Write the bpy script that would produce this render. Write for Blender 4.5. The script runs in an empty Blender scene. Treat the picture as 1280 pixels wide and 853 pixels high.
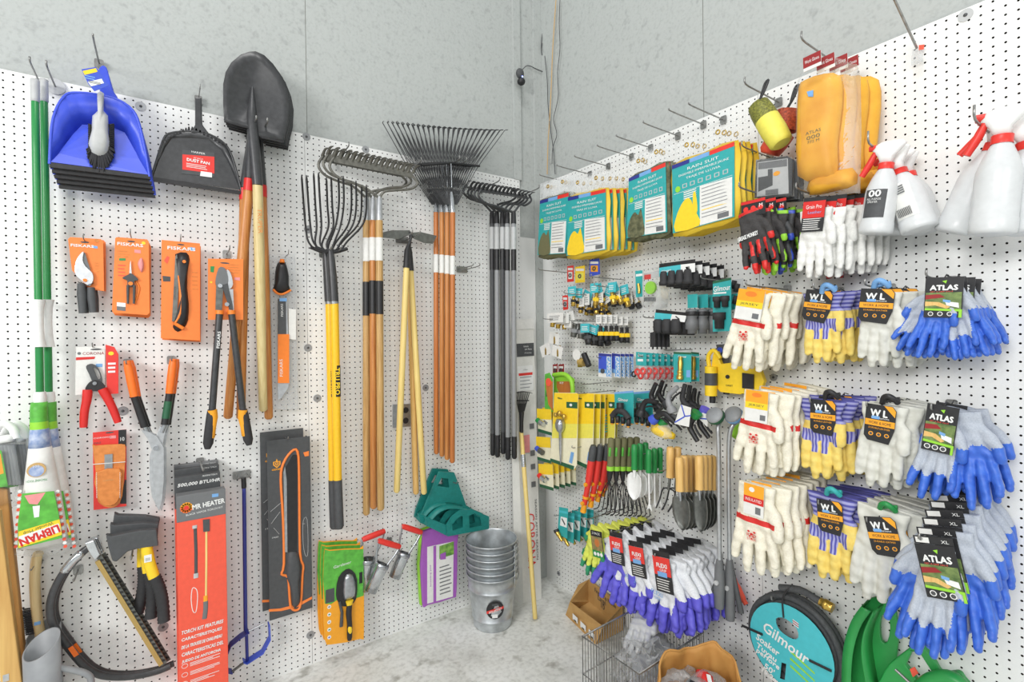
import bpy, math, random
import numpy as np
from mathutils import Vector, Matrix
from mathutils.geometry import tessellate_polygon
random.seed(7)
PI = math.pi
SC = bpy.context.scene
COL = SC.collection
F = 616.4376
CAM = Vector((-1.92417, -2.39051, 1.49353))
YAW, PIT, ROL = 0.9560922, -0.0066862, -0.0125056
FW = Vector((math.cos(PIT) * math.cos(YAW), math.cos(PIT) * math.sin(YAW), math.sin(PIT)))
_r = FW.cross(Vector((0, 0, 1))).normalized()
_u = _r.cross(FW)
CR = _r * math.cos(ROL) + _u * math.sin(ROL)
CU = -_r * math.sin(ROL) + _u * math.cos(ROL)
cd = bpy.data.cameras.new('camera')
cam = bpy.data.objects.new('camera', cd)
COL.objects.link(cam)
cam.matrix_world = Matrix(((CR.x, CU.x, -FW.x, CAM.x), (CR.y, CU.y, -FW.y, CAM.y), (CR.z, CU.z, -FW.z, CAM.z), (0, 0, 0, 1)))
cd.sensor_width = 36
cd.lens = F / 1280 * 36
cd.clip_start = 0.02
SC.camera = cam
def Q(w, px, py, off=0.0):
 """where a spot of the photograph lies on the plane at distance off from the left wall, the right wall or the floor"""
 d = FW + CR * ((px - 640) / F) - CU * ((py - 426.5) / F)
 if w == 'F':
  t = (off - CAM.z) / d.z
 else:
  a = 1 if w == 'L' else 0
  t = (-off - CAM[a]) / d[a]
 return CAM + d * t
def lin(c):
 c = c / 255
 return c / 12.92 if c <= 0.04045 else ((c + 0.055) / 1.055) ** 2.4
MATS = {}
def mat(name, rgb, rough=0.5, metal=0.0, var=0.08, scale=60.0, bump=0.0, spec=0.5, stretch=None, rgb2=None, **kw):
 m = bpy.data.materials.new(name)
 m.use_nodes = True
 nt = m.node_tree
 b = nt.nodes['Principled BSDF']
 b.inputs['Roughness'].default_value = rough
 b.inputs['Metallic'].default_value = metal
 b.inputs['Specular IOR Level'].default_value = spec
 c = [lin(x) for x in rgb]
 tc = nt.nodes.new('ShaderNodeTexCoord')
 mp = nt.nodes.new('ShaderNodeMapping')
 nt.links.new(tc.outputs['Object'], mp.inputs['Vector'])
 if stretch:
  mp.inputs['Scale'].default_value = stretch
 nz = nt.nodes.new('ShaderNodeTexNoise')
 nz.inputs['Scale'].default_value = scale
 nz.inputs['Detail'].default_value = 4
 nt.links.new(mp.outputs['Vector'], nz.inputs['Vector'])
 cr = nt.nodes.new('ShaderNodeValToRGB')
 lo = [x * (1 - var) for x in c]
 hi = [min(1, x * (1 + var)) for x in c]
 if rgb2:
  lo = [lin(x) for x in rgb2]
  hi = c
 cr.color_ramp.elements[0].position = 0.32
 cr.color_ramp.elements[1].position = 0.68
 cr.color_ramp.elements[0].color = (*lo, 1)
 cr.color_ramp.elements[1].color = (*hi, 1)
 nt.links.new(nz.outputs['Fac'], cr.inputs['Fac'])
 nt.links.new(cr.outputs['Color'], b.inputs['Base Color'])
 if bump:
  bp = nt.nodes.new('ShaderNodeBump')
  bp.inputs['Strength'].default_value = bump
  bp.inputs['Distance'].default_value = 0.002
  nt.links.new(nz.outputs['Fac'], bp.inputs['Height'])
  nt.links.new(bp.outputs['Normal'], b.inputs['Normal'])
 for k, v in kw.items():
  b.inputs[k].default_value = v
 MATS[name] = m
 return m
def clear(name, rgb, amount, rough=0.15, bump=0.6, scale=35.0):
 """clear film: mostly see-through, with a glossy wrinkled skin"""
 m = bpy.data.materials.new(name)
 m.use_nodes = True
 nt = m.node_tree
 nt.nodes.remove(nt.nodes['Principled BSDF'])
 out = nt.nodes['Material Output']
 tr = nt.nodes.new('ShaderNodeBsdfTransparent')
 pr = nt.nodes.new('ShaderNodeBsdfPrincipled')
 pr.inputs['Base Color'].default_value = (*[lin(x) for x in rgb], 1)
 pr.inputs['Roughness'].default_value = rough
 mx = nt.nodes.new('ShaderNodeMixShader')
 fr = nt.nodes.new('ShaderNodeFresnel')
 fr.inputs['IOR'].default_value = 1.35
 ad = nt.nodes.new('ShaderNodeMath')
 ad.operation = 'ADD'
 ad.use_clamp = True
 ad.inputs[1].default_value = amount
 ml = nt.nodes.new('ShaderNodeMath')
 ml.operation = 'MULTIPLY'
 ml.inputs[1].default_value = 0.45
 nz = nt.nodes.new('ShaderNodeTexNoise')
 nz.inputs['Scale'].default_value = scale
 tc = nt.nodes.new('ShaderNodeTexCoord')
 nt.links.new(tc.outputs['Object'], nz.inputs['Vector'])
 bp = nt.nodes.new('ShaderNodeBump')
 bp.inputs['Strength'].default_value = bump
 bp.inputs['Distance'].default_value = 0.01
 nt.links.new(nz.outputs['Fac'], bp.inputs['Height'])
 nt.links.new(bp.outputs['Normal'], pr.inputs['Normal'])
 nt.links.new(bp.outputs['Normal'], fr.inputs['Normal'])
 nt.links.new(fr.outputs['Fac'], ml.inputs[0])
 nt.links.new(ml.outputs[0], ad.inputs[0])
 nt.links.new(ad.outputs[0], mx.inputs['Fac'])
 nt.links.new(tr.outputs['BSDF'], mx.inputs[1])
 nt.links.new(pr.outputs['BSDF'], mx.inputs[2])
 nt.links.new(mx.outputs['Shader'], out.inputs['Surface'])
 MATS[name] = m
 return m
def flat(name, r, g, b, rough=0.5, **k):
 return mat(name, (r, g, b), rough, var=k.pop('var', 0.04), **k)
flat('white', 236, 237, 235)
flat('paper', 230, 230, 226, 0.7)
flat('black', 38, 38, 40, 0.45, var=0.15)
flat('blackmetal', 58, 59, 61, 0.38, var=0.2, spec=0.6)
flat('blackrubber', 50, 50, 52, 0.7, var=0.15)
flat('charcoal', 76, 78, 80, 0.6, var=0.1)
flat('grey', 150, 152, 154, 0.5)
flat('midgrey', 112, 114, 116, 0.5)
flat('lightgrey', 190, 192, 192, 0.5)
flat('red', 214, 44, 40, 0.42)
flat('darkred', 150, 36, 38, 0.5)
flat('brightred', 226, 58, 50, 0.4)
flat('coral', 240, 92, 68, 0.5)
flat('orange', 244, 132, 44, 0.45)
flat('orangecard', 246, 134, 60, 0.5)
flat('orangebright', 250, 120, 40, 0.4)
flat('amber', 246, 168, 40, 0.45)
flat('yellow', 250, 212, 46, 0.45)
flat('lemon', 238, 228, 96, 0.5)
flat('fiberyellow', 250, 196, 40, 0.35)
flat('lime', 150, 214, 60, 0.5)
flat('green', 44, 140, 74, 0.35)
flat('leafgreen', 92, 178, 66, 0.5, var=0.2, scale=40)
flat('kelly', 36, 140, 70, 0.4)
flat('deepgreen', 40, 96, 66, 0.5)
flat('teal', 52, 168, 168, 0.45)
flat('darkteal', 30, 128, 122, 0.4, var=0.1)
flat('cyan', 76, 190, 200, 0.45)
flat('blue', 62, 88, 200, 0.4)
flat('panblue', 62, 86, 214, 0.38)
flat('navy', 50, 58, 140, 0.4)
flat('cobalt', 70, 118, 214, 0.5)
flat('skyblue', 120, 170, 222, 0.5)
flat('purple', 164, 92, 184, 0.6)
flat('violet', 106, 98, 214, 0.6)
flat('pink', 232, 150, 150, 0.5)
flat('olive', 112, 110, 76, 0.7)
flat('camo', 120, 120, 88, 0.7, rgb2=(70, 74, 50), scale=50)
flat('tan', 200, 164, 108, 0.6)
flat('gold', 176, 148, 84, 0.4)
mat('brass', (206, 172, 84), 0.3, 0.85)
mat('steel', (176, 180, 184), 0.3, 0.85, var=0.15)
mat('satin', (196, 199, 202), 0.4, 0.7, var=0.1)
mat('chrome', (200, 204, 208), 0.2, 0.9)
mat('hookzinc', (150, 150, 148), 0.35, 0.75, var=0.2)
mat('galv', (196, 201, 204), 0.34, 0.75, var=0.2, scale=22, bump=0.15)
mat('darksteel', (112, 114, 110), 0.4, 0.6, var=0.2)
mat('rakesteel', (120, 119, 112), 0.45, 0.55, var=0.2)
mat('ash', (222, 204, 150), 0.45, rgb2=(206, 184, 128), scale=26, stretch=(6, 6, 0.35))
mat('ashgold', (234, 194, 122), 0.45, rgb2=(218, 172, 98), scale=26, stretch=(6, 6, 0.35))
mat('oak', (210, 172, 112), 0.45, rgb2=(176, 134, 78), scale=30, stretch=(6, 6, 0.25))
mat('brownwood', (206, 142, 78), 0.4, rgb2=(182, 112, 54), scale=26, stretch=(6, 6, 0.3))
mat('redwood', (202, 126, 64), 0.4, rgb2=(184, 106, 50), scale=26, stretch=(6, 6, 0.3))
mat('palewood', (228, 206, 158), 0.5, rgb2=(214, 188, 136), scale=26, stretch=(6, 6, 0.3))
mat('paleyellow', (240, 216, 140), 0.45, rgb2=(230, 202, 122), scale=26, stretch=(6, 6, 0.3))
mat('pine', (224, 184, 112), 0.5, rgb2=(196, 148, 82), scale=9, stretch=(5, 5, 0.35))
mat('pinedark', (196, 148, 84), 0.5, rgb2=(164, 112, 56), scale=9, stretch=(5, 5, 0.35))
mat('kraft', (198, 158, 98), 0.75, rgb2=(184, 142, 84), scale=14)
mat('kraftbag', (204, 152, 82), 0.7, rgb2=(184, 128, 62), scale=9, bump=0.4)
mat('boxwhite', (224, 224, 218), 0.7, var=0.03)
mat('leather', (226, 142, 72), 0.6, rgb2=(206, 122, 56), scale=60, bump=0.1)
mat('cotton', (240, 236, 220), 0.9, rgb2=(228, 222, 202), scale=220, bump=0.25, spec=0.1)
mat('cottonwhite', (234, 234, 230), 0.9, rgb2=(222, 222, 218), scale=200, bump=0.2, spec=0.1)
mat('greyleather', (222, 222, 214), 0.8, rgb2=(206, 206, 196), scale=50, bump=0.25, spec=0.2)
mat('suede', (240, 218, 128), 0.85, rgb2=(230, 200, 104), scale=60, bump=0.2, spec=0.15)
mat('knitgrey', (190, 196, 206), 0.9, rgb2=(172, 180, 192), scale=260, bump=0.25, spec=0.1)
mat('knitwhite', (232, 234, 236), 0.9, rgb2=(214, 216, 222), scale=260, bump=0.25, spec=0.1)
mat('knitlime', (224, 232, 110), 0.9, rgb2=(210, 218, 92), scale=260, bump=0.2, spec=0.1)
mat('dipblue', (68, 116, 214), 0.45, rgb2=(56, 98, 196), scale=60)
mat('dippurple', (104, 98, 216), 0.5, rgb2=(92, 86, 200), scale=60)
mat('dipgreen', (48, 150, 104), 0.5, var=0.1)
def striped(name, axis, a, b, sc):
 m = bpy.data.materials.new(name)
 m.use_nodes = True
 nt = m.node_tree
 pr = nt.nodes['Principled BSDF']
 pr.inputs['Roughness'].default_value = .9
 tc = nt.nodes.new('ShaderNodeTexCoord')
 wv = nt.nodes.new('ShaderNodeTexWave')
 wv.bands_direction = axis
 wv.inputs['Scale'].default_value = sc
 wv.inputs['Distortion'].default_value = .3
 nt.links.new(tc.outputs['Object'], wv.inputs['Vector'])
 cr = nt.nodes.new('ShaderNodeValToRGB')
 for e, p, c in zip(cr.color_ramp.elements, (.25, .7), (a, b)):
  e.position = p
  e.color = (*[lin(x) for x in c], 1)
 nt.links.new(wv.outputs['Fac'], cr.inputs['Fac'])
 nt.links.new(cr.outputs['Color'], pr.inputs['Base Color'])
 MATS[name] = m
striped('stripeblue', 'X', (84, 84, 168), (168, 168, 214), 34)
striped('stripecuff', 'Z', (84, 84, 160), (160, 160, 208), 24)
mat('grassphoto', (132, 152, 88), 0.5, rgb2=(72, 98, 50), scale=60)
flat('cream', 238, 233, 204, .6)
mat('pvcyellow', (242, 184, 56), 0.55, rgb2=(226, 160, 40), scale=16, bump=1.0)
mat('spandex', (62, 60, 60), 0.8, var=0.2, scale=200)
mat('bristle', (44, 44, 48), 0.8, var=0.3, scale=400)
mat('translucent', (229, 232, 233), 0.32, var=0.03, spec=0.5, **{'Transmission Weight': 0.15})
mat('hosegrey', (74, 76, 78), 0.75, var=0.2, scale=120, bump=0.2)
mat('sprucegreen', (44, 150, 74), 0.4, var=0.12, scale=8)
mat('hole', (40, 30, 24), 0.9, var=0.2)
mat('plasticgrey', (146, 149, 152), 0.45, var=0.08, scale=20)
mat('photo', (176, 140, 96), 0.5, rgb2=(96, 112, 62), scale=38)
mat('photogreen', (150, 196, 92), 0.5, rgb2=(70, 128, 52), scale=40)
mat('photoblue', (196, 206, 226), 0.5, rgb2=(120, 146, 196), scale=50)
mat('photofloral', (222, 214, 206), 0.5, rgb2=(128, 170, 92), scale=34)
mat('meshred', (196, 84, 48), 0.6, rgb2=(120, 44, 26), scale=160)
mat('meshgreen', (150, 150, 62), 0.6, rgb2=(84, 88, 36), scale=160)
mat('camoyellow', (240, 206, 60), 0.55, rgb2=(228, 186, 40), scale=12)
clear('film', (240, 242, 242), 0.03, rough=0.08, bump=0.5)
clear('filmthick', (214, 217, 219), 0.25, rough=0.12)
clear('filmbag', (232, 234, 234), 0.14, rough=0.1, bump=0.9)
class MB:
 def __init__(s):
  s.v, s.f, s.m, s.sm, s.k = [], [], [], [], []
 def _mi(s, key):
  if key not in s.k:
   s.k.append(key)
  return s.k.index(key)
 def add(s, vs, fs, key, smooth=False, M=None):
  o = len(s.v)
  s.v += [tuple(M @ Vector(v)) for v in vs] if M else [tuple(v) for v in vs]
  i = s._mi(key)
  for f in fs:
   s.f.append([o + a for a in f])
   s.m.append(i)
   s.sm.append(smooth)
  return s
 def box(s, x0, x1, y0, y1, z0, z1, key, M=None):
  v = [(x, y, z) for x in (x0, x1) for y in (y0, y1) for z in (z0, z1)]
  return s.add(v, [(0, 1, 3, 2), (4, 6, 7, 5), (0, 4, 5, 1), (2, 3, 7, 6), (0, 2, 6, 4), (1, 5, 7, 3)], key, False, M)
 def prism(s, pts, y0, y1, key, holes=(), M=None, side=None, back=None):
  """outline in x-z, from depth y0 (front) to y1 (back)"""
  loops = [list(pts)] + [list(h) for h in holes]
  polys = [[Vector((p[0], p[1], 0)) for p in lp] for lp in loops]
  fl = [p for lp in loops for p in lp]
  n = len(fl)
  tris = tessellate_polygon(polys)
  V = [(p[0], y0, p[1]) for p in fl] + [(p[0], y1, p[1]) for p in fl]
  fr, bk = [], []
  for a, b, c in tris:
   ar = (fl[b][0] - fl[a][0]) * (fl[c][1] - fl[a][1]) - (fl[b][1] - fl[a][1]) * (fl[c][0] - fl[a][0])
   if ar < 0:
    b, c = c, b
   fr.append((a, b, c))
   bk.append((n + a, n + c, n + b))
  sd = []
  o = 0
  for lp in loops:
   k = len(lp)
   ar = sum(lp[i][0] * lp[(i + 1) % k][1] - lp[(i + 1) % k][0] * lp[i][1] for i in range(k))
   for i in range(k):
    a, b = o + i, o + (i + 1) % k
    if (ar > 0) == (o == 0):
     sd.append((b, a, n + a, n + b))
    else:
     sd.append((a, b, n + b, n + a))
   o += k
  s.add(V, fr, key, False, M)
  base = len(s.v) - 2 * n
  for fs, kk in ((bk, back or key), (sd, side or key)):
   i = s._mi(kk)
   for f in fs:
    s.f.append([base + a for a in f])
    s.m.append(i)
    s.sm.append(False)
  return s
 def face(s, pts, y, key, M=None):
  """flat printed patch, seen from the front"""
  polys = [[Vector((p[0], p[1], 0)) for p in pts]]
  fs = []
  for a, b, c in tessellate_polygon(polys):
   ar = (pts[b][0] - pts[a][0]) * (pts[c][1] - pts[a][1]) - (pts[b][1] - pts[a][1]) * (pts[c][0] - pts[a][0])
   fs.append((a, b, c) if ar > 0 else (a, c, b))
  return s.add([(p[0], y, p[1]) for p in pts], fs, key, False, M)
 def tube(s, pts, r, key, n=10, cap=True, flat=None, M=None, closed=False):
  P = [Vector(p) for p in pts]
  k = len(P)
  rs = r if isinstance(r, (list, tuple)) else [r] * k
  T = []
  for i in range(k):
   if closed:
    t = P[(i + 1) % k] - P[i - 1]
   else:
    t = P[min(i + 1, k - 1)] - P[max(i - 1, 0)]
   T.append(t.normalized() if t.length > 1e-9 else Vector((0, 0, 1)))
  up = Vector((0, 1, 0)) if abs(T[0].y) < 0.9 else Vector((1, 0, 0))
  V, Fs = [], []
  for i in range(k):
   a = up - T[i] * up.dot(T[i])
   if a.length < 1e-6:
    a = T[i].orthogonal()
   a.normalize()
   b = T[i].cross(a)
   up = a
   for j in range(n):
    q = 2 * PI * j / n
    V.append(P[i] + (a * math.cos(q) * (flat or 1) + b * math.sin(q)) * rs[i])
  m = k if closed else k - 1
  for i in range(m):
   i2 = (i + 1) % k
   for j in range(n):
    Fs.append((i * n + j, i * n + (j + 1) % n, i2 * n + (j + 1) % n, i2 * n + j))
  s.add(V, Fs, key, True, M)
  if cap and not closed:
   s.add([V[j] for j in range(n)], [tuple(reversed(range(n)))], key, False, M)
   s.add([V[(k - 1) * n + j] for j in range(n)], [tuple(range(n))], key, False, M)
  return s
 def lathe(s, prof, key, n=24, M=None, keys=None, smooth=True):
  """(radius, z) profile turned round z"""
  V = [(r * math.cos(2 * PI * j / n), r * math.sin(2 * PI * j / n), z) for r, z in prof for j in range(n)]
  for i in range(len(prof) - 1):
   fs = [(i * n + j, i * n + (j + 1) % n, (i + 1) * n + (j + 1) % n, (i + 1) * n + j) for j in range(n)]
   if i == 0:
    s.add(V, fs, keys[i] if keys else key, smooth, M)
    base = len(s.v) - len(V)
   else:
    q = s._mi(keys[i] if keys else key)
    for f in fs:
     s.f.append([base + a for a in f])
     s.m.append(q)
     s.sm.append(smooth)
  return s
 def loft(s, rows, keys, n=20, pw=2.0, M=None, cap=True):
  """rows (cx, cy, z, rx, ry): superelliptic sections joined upwards or downwards; keys: one per span"""
  V = []
  for cx, cy, z, rx, ry in rows:
   for j in range(n):
    q = 2 * PI * j / n
    c, d = math.cos(q), math.sin(q)
    e = 2 / pw
    V.append((cx + rx * math.copysign(abs(c) ** e, c), cy + ry * math.copysign(abs(d) ** e, d), z))
  o = len(s.v)
  s.v += [tuple(M @ Vector(v)) for v in V] if M else V
  rev = rows[-1][2] < rows[0][2]
  for i in range(len(rows) - 1):
   q = s._mi(keys if isinstance(keys, str) else keys[min(i, len(keys) - 1)])
   for j in range(n):
    f = [o + i * n + j, o + i * n + (j + 1) % n, o + (i + 1) * n + (j + 1) % n, o + (i + 1) * n + j]
    s.f.append(f[::-1] if rev else f)
    s.m.append(q)
    s.sm.append(True)
  if cap:
   for i in (0, len(rows) - 1):
    q = s._mi(keys if isinstance(keys, str) else keys[min(i, len(keys) - 1)])
    f = [o + i * n + j for j in range(n)]
    s.f.append(f if (i != 0) != rev else f[::-1])
    s.m.append(q)
    s.sm.append(False)
  return s
 def ell(s, c, r, key, n=14, M=None):
  prof = [(math.sin(PI * i / 8), -math.cos(PI * i / 8)) for i in range(9)]
  m = Matrix.Translation(Vector(c)) @ Matrix.Diagonal((r[0], r[1], r[2], 1))
  if M:
   m = M @ m
  return s.lathe([(max(a, 1e-4), b) for a, b in prof], key, n, m)
 def puff(s, pts, y0, depth, key, rings=5, back=0.002, M=None):
  """a pillow: the outline at y0 swells towards the viewer by depth"""
  n = len(pts)
  cx = sum(p[0] for p in pts) / n
  cz = sum(p[1] for p in pts) / n
  V = [(p[0], y0 + back, p[1]) for p in pts]
  ks = [1 - (i / rings) for i in range(rings)]
  for k in ks:
   q = (1 - k ** 3) ** 0.5
   V += [(cx + (p[0] - cx) * k, y0 - depth * q, cz + (p[1] - cz) * k) for p in pts]
  V.append((cx, y0 - depth, cz))
  ar = sum(pts[i][0] * pts[(i + 1) % n][1] - pts[(i + 1) % n][0] * pts[i][1] for i in range(n))
  fs = []
  for r in range(len(ks)):
   for j in range(n):
    f = (r * n + j, r * n + (j + 1) % n, (r + 1) * n + (j + 1) % n, (r + 1) * n + j)
    fs.append(f if ar > 0 else f[::-1])
  L = len(ks) * n
  for j in range(n):
   f = (L + j, L + (j + 1) % n, len(V) - 1)
   fs.append(f if ar > 0 else f[::-1])
  fs.append(tuple(range(n))[::-1] if ar > 0 else tuple(range(n)))
  return s.add(V, fs, key, True, M)
 def build(s, name, parent=None, label=None, bevel=0, seg=2, kind=None):
  me = bpy.data.meshes.new(name)
  me.from_pydata(s.v, [], s.f)
  for k in s.k:
   me.materials.append(MATS[k])
  me.polygons.foreach_set('material_index', s.m)
  me.polygons.foreach_set('use_smooth', s.sm)
  me.update()
  o = bpy.data.objects.new(name, me)
  COL.objects.link(o)
  if parent is not None:
   o.parent = getattr(parent, 'e', parent)
  if label:
   o['label'] = label
  if kind:
   o['kind'] = kind
  if bevel:
   b = o.modifiers.new('bevel', 'BEVEL')
   b.width = bevel
   b.segments = seg
   b.limit_method = 'ANGLE'
   b.angle_limit = 0.6
  return o
class T:
 """a thing on the left wall (L), the right wall (R) or the floor (F): an Empty at its base; x to the right, y into the wall, z up"""
 def __init__(s, name, label, cat, w, px, py, off=0.0, group=None):
  s.w, s.off = w, off
  s.o = Q(w, px, py, off)
  s.e = bpy.data.objects.new(name, None)
  s.e.empty_display_size = 0.05
  COL.objects.link(s.e)
  s.e.location = s.o
  s.rot = -PI / 2 if w == 'R' else 0
  s.e.rotation_euler = (0, 0, s.rot)
  tag(s.e, label, cat, group)
 def __call__(s, px, py, off=None):
  p = Q(s.w, px, py, s.off if off is None else off) - s.o
  return Vector((-p.y, p.x, p.z)) if s.w == 'R' else p
 def xz(s, pts, off=None):
  return [(q.x, q.z) for q in (s(a, b, off) for a, b in pts)]
def tag(o, label, cat, group=None):
 o['label'] = label
 o['category'] = cat
 if group:
  o['group'] = group
def copy_tree(o, parent=None):
 c = o.copy()
 COL.objects.link(c)
 if parent is not None:
  c.parent = parent
 for ch in list(KIDS.get(o.name, ())):
  copy_tree(ch, c)
 return c
KIDS = {}
def dup(t, labels, step, jit=0.0, rotj=0.0, group=None):
 """more of the same thing, hung one behind the other; step = shift of each in the thing's own axes"""
 root = t.e
 KIDS.clear()
 for o in COL.objects:
  if o.parent is not None:
   KIDS.setdefault(o.parent.name, []).append(o)
 R = Matrix.Rotation(t.rot, 4, 'Z')
 out = []
 for k, lb in enumerate(labels):
  c = copy_tree(root)
  d = Vector(step) * (k + 1) + Vector((random.uniform(-1, 1), 0, random.uniform(-1, 1))) * jit
  c.location = root.location + R @ d
  e = root.rotation_euler
  c.rotation_euler = (e[0], e[1] + random.uniform(-1, 1) * rotj, e[2])
  c['label'] = lb
  if group:
   c['group'] = group
  out.append(c)
 return out
ORD = ['frontmost', 'second from the front', 'third from the front', 'fourth from the front', 'fifth from the front', 'sixth from the front', 'seventh from the front', 'eighth from the front']
def ords(base, n):
 """labels of those behind the frontmost"""
 out = []
 for k in range(1, n):
  out.append(base + ', ' + ('rearmost' if k == n - 1 else ORD[k]))
 return out
FC = {}
def glyphs(s):
 if s not in FC:
  cu = bpy.data.curves.new('lettering', 'FONT')
  cu.body = s
  cu.resolution_u = 2
  ob = bpy.data.objects.new('lettering', cu)
  me = bpy.data.meshes.new_from_object(ob)
  vs = [tuple(v.co) for v in me.vertices]
  fs = [tuple(p.vertices) for p in me.polygons]
  bpy.data.objects.remove(ob)
  bpy.data.curves.remove(cu)
  bpy.data.meshes.remove(me)
  if vs:
   x0 = min(v[0] for v in vs)
   x1 = max(v[0] for v in vs)
   y0 = min(v[1] for v in vs)
   y1 = max(v[1] for v in vs)
  else:
   x0 = x1 = y0 = y1 = 0
  FC[s] = (vs, fs, x0, x1, y0, y1)
 return FC[s]
def word(mb, s, cx, cz, h, key, y, w=None, rot=0.0, shear=0.0, bold=0.0, M=None):
 """flat print, centred on (cx, cz), h tall and w wide"""
 vs, fs, x0, x1, y0, y1 = glyphs(s)
 if not vs:
  return
 k = h / max(y1 - y0, 1e-6)
 kx = (w / max(x1 - x0, 1e-6)) if w else k
 c, d = math.cos(rot), math.sin(rot)
 for n, (bx, bz) in enumerate(((0, 0),) if not bold else ((-bold, 0), (bold, 0), (0, bold), (0, -bold))):
  V = []
  for v in vs:
   z = (v[1] - (y0 + y1) / 2) * k + bz
   x = (v[0] - (x0 + x1) / 2) * kx + shear * z + bx
   V.append((cx + x * c - z * d, y - n * .00018, cz + x * d + z * c))
  mb.add(V, fs, key, False, M)
def lettering(parent, items, y, name='lettering', M=None):
 mb = MB()
 for it in items:
  s, cx, cz, h, key = it[:5]
  kw = it[5] if len(it) > 5 else {}
  word(mb, s, cx, cz, h, key, y, M=M, **kw)
 return mb.build(name, parent)
def lines(mb, x0, x1, z0, z1, n, key, y, frac=0.45, ragged=0.25):
 """small print too fine to read"""
 dz = (z1 - z0) / n
 for i in range(n):
  a = z0 + dz * i
  e = x1 - (x1 - x0) * random.uniform(0, ragged)
  mb.face([(x0, a), (e, a), (e, a + dz * frac), (x0, a + dz * frac)], y, key)
def circ(cx, cz, r, n=16, a0=0, a1=2 * PI, rz=None):
 full = abs(a1 - a0 - 2 * PI) < 1e-6
 k = n if full else n + 1
 return [(cx + r * math.cos(a0 + (a1 - a0) * i / n), cz + (rz or r) * math.sin(a0 + (a1 - a0) * i / n)) for i in range(k)]
def rrect(x0, x1, z0, z1, r, n=4):
 out = []
 for cx, cz, a in ((x1 - r, z1 - r, 0), (x0 + r, z1 - r, PI / 2), (x0 + r, z0 + r, PI), (x1 - r, z0 + r, 1.5 * PI)):
  out += [(cx + r * math.cos(a + PI / 2 * i / n), cz + r * math.sin(a + PI / 2 * i / n)) for i in range(n + 1)]
 return out
def rect(x0, x1, z0, z1):
 return [(x0, z0), (x1, z0), (x1, z1), (x0, z1)]
def smooth_pts(pts, k=4, closed=False):
 """Catmull-Rom through the points"""
 P = [Vector(p) for p in pts]
 n = len(P)
 out = []
 for i in range(n if closed else n - 1):
  if closed:
   a, b, c, d = P[i - 1], P[i], P[(i + 1) % n], P[(i + 2) % n]
  else:
   a, b, c, d = P[max(i - 1, 0)], P[i], P[i + 1], P[min(i + 2, n - 1)]
  for j in range(k):
   t = j / k
   out.append(0.5 * ((2 * b) + (c - a) * t + (2 * a - 5 * b + 4 * c - d) * t * t + (3 * b - 3 * c + d - a) * t ** 3))
 if not closed:
  out.append(P[-1])
 return out
def sm2(pts, k=3):
 return [(p.x, p.y) for p in smooth_pts([(a, b, 0) for a, b in pts], k, True)]
def hook(w, px, py, ln, label, tip=0.02, r=0.0025, pair=False, back=True, group=None):
 """a wire peg hook leaving the pegboard at a spot of the photograph"""
 t = T('peg_hook', label, 'hook', w, px, py, 0.0, group)
 mb = MB()
 for dx in ((-0.02, 0.02) if pair else (0,)):
  mb.tube(smooth_pts([(dx, -0.004, 0), (dx, -ln * 0.6, 0.0), (dx, -ln + 0.006, 0.002), (dx, -ln, 0.006 + tip)], 3), r, 'hookzinc', 8)
 mb.build('prong', t)
 if back:
  pl = MB().prism(rrect(-0.014 - (0.02 if pair else 0), 0.014 + (0.02 if pair else 0), -0.018, 0.016, 0.006), -0.006, -0.0035, 'hookzinc')
  pl.build('back_plate', t)
 return t
def structure(o, label=None):
 o['kind'] = 'structure'
 return o
def node_mat(name):
 m = bpy.data.materials.new(name)
 m.use_nodes = True
 MATS[name] = m
 return m, m.node_tree, m.node_tree.nodes['Principled BSDF']
def tex(nt, typ, sc, det=4, vec=None, **k):
 n = nt.nodes.new(typ)
 n.inputs['Scale'].default_value = sc
 if 'Detail' in n.inputs:
  n.inputs['Detail'].default_value = det
 if vec is not None:
  nt.links.new(vec, n.inputs['Vector'])
 return n
def ramp(nt, src, stops):
 r = nt.nodes.new('ShaderNodeValToRGB')
 e = r.color_ramp.elements
 while len(e) < len(stops):
  e.new(0.5)
 for a, (p, c) in zip(e, stops):
  a.position = p
  a.color = (*c, 1) if len(c) == 3 else c
 nt.links.new(src, r.inputs['Fac'])
 return r
m, nt, b = node_mat('painted_board')
tc = nt.nodes.new('ShaderNodeTexCoord')
n1 = tex(nt, 'ShaderNodeTexNoise', 70, 6, tc.outputs['Object'])
n2 = tex(nt, 'ShaderNodeTexVoronoi', 38, vec=tc.outputs['Object'])
n3 = tex(nt, 'ShaderNodeTexNoise', 30, 8, tc.outputs['Object'])
r1 = ramp(nt, n3.outputs['Fac'], [(0.0, (0.28, 0.29, 0.28)), (0.32, (0.40, 0.42, 0.41)), (0.41, (0.455, 0.48, 0.465)), (1.0, (0.475, 0.50, 0.485))])
r2 = ramp(nt, n1.outputs['Fac'], [(0.3, (0.88, 0.88, 0.88)), (0.5, (1, 1, 1)), (1.0, (1, 1, 1))])
mx = nt.nodes.new('ShaderNodeMixRGB')
mx.blend_type = 'MULTIPLY'
mx.inputs['Fac'].default_value = 1
nt.links.new(r1.outputs['Color'], mx.inputs[1])
nt.links.new(r2.outputs['Color'], mx.inputs[2])
nt.links.new(mx.outputs['Color'], b.inputs['Base Color'])
b.inputs['Roughness'].default_value = 0.75
bp = nt.nodes.new('ShaderNodeBump')
bp.inputs['Strength'].default_value = 0.22
bp.inputs['Distance'].default_value = 0.003
ad = nt.nodes.new('ShaderNodeMath')
ad.operation = 'ADD'
nt.links.new(n1.outputs['Fac'], ad.inputs[0])
nt.links.new(n2.outputs['Distance'], ad.inputs[1])
nt.links.new(ad.outputs[0], bp.inputs['Height'])
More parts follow.
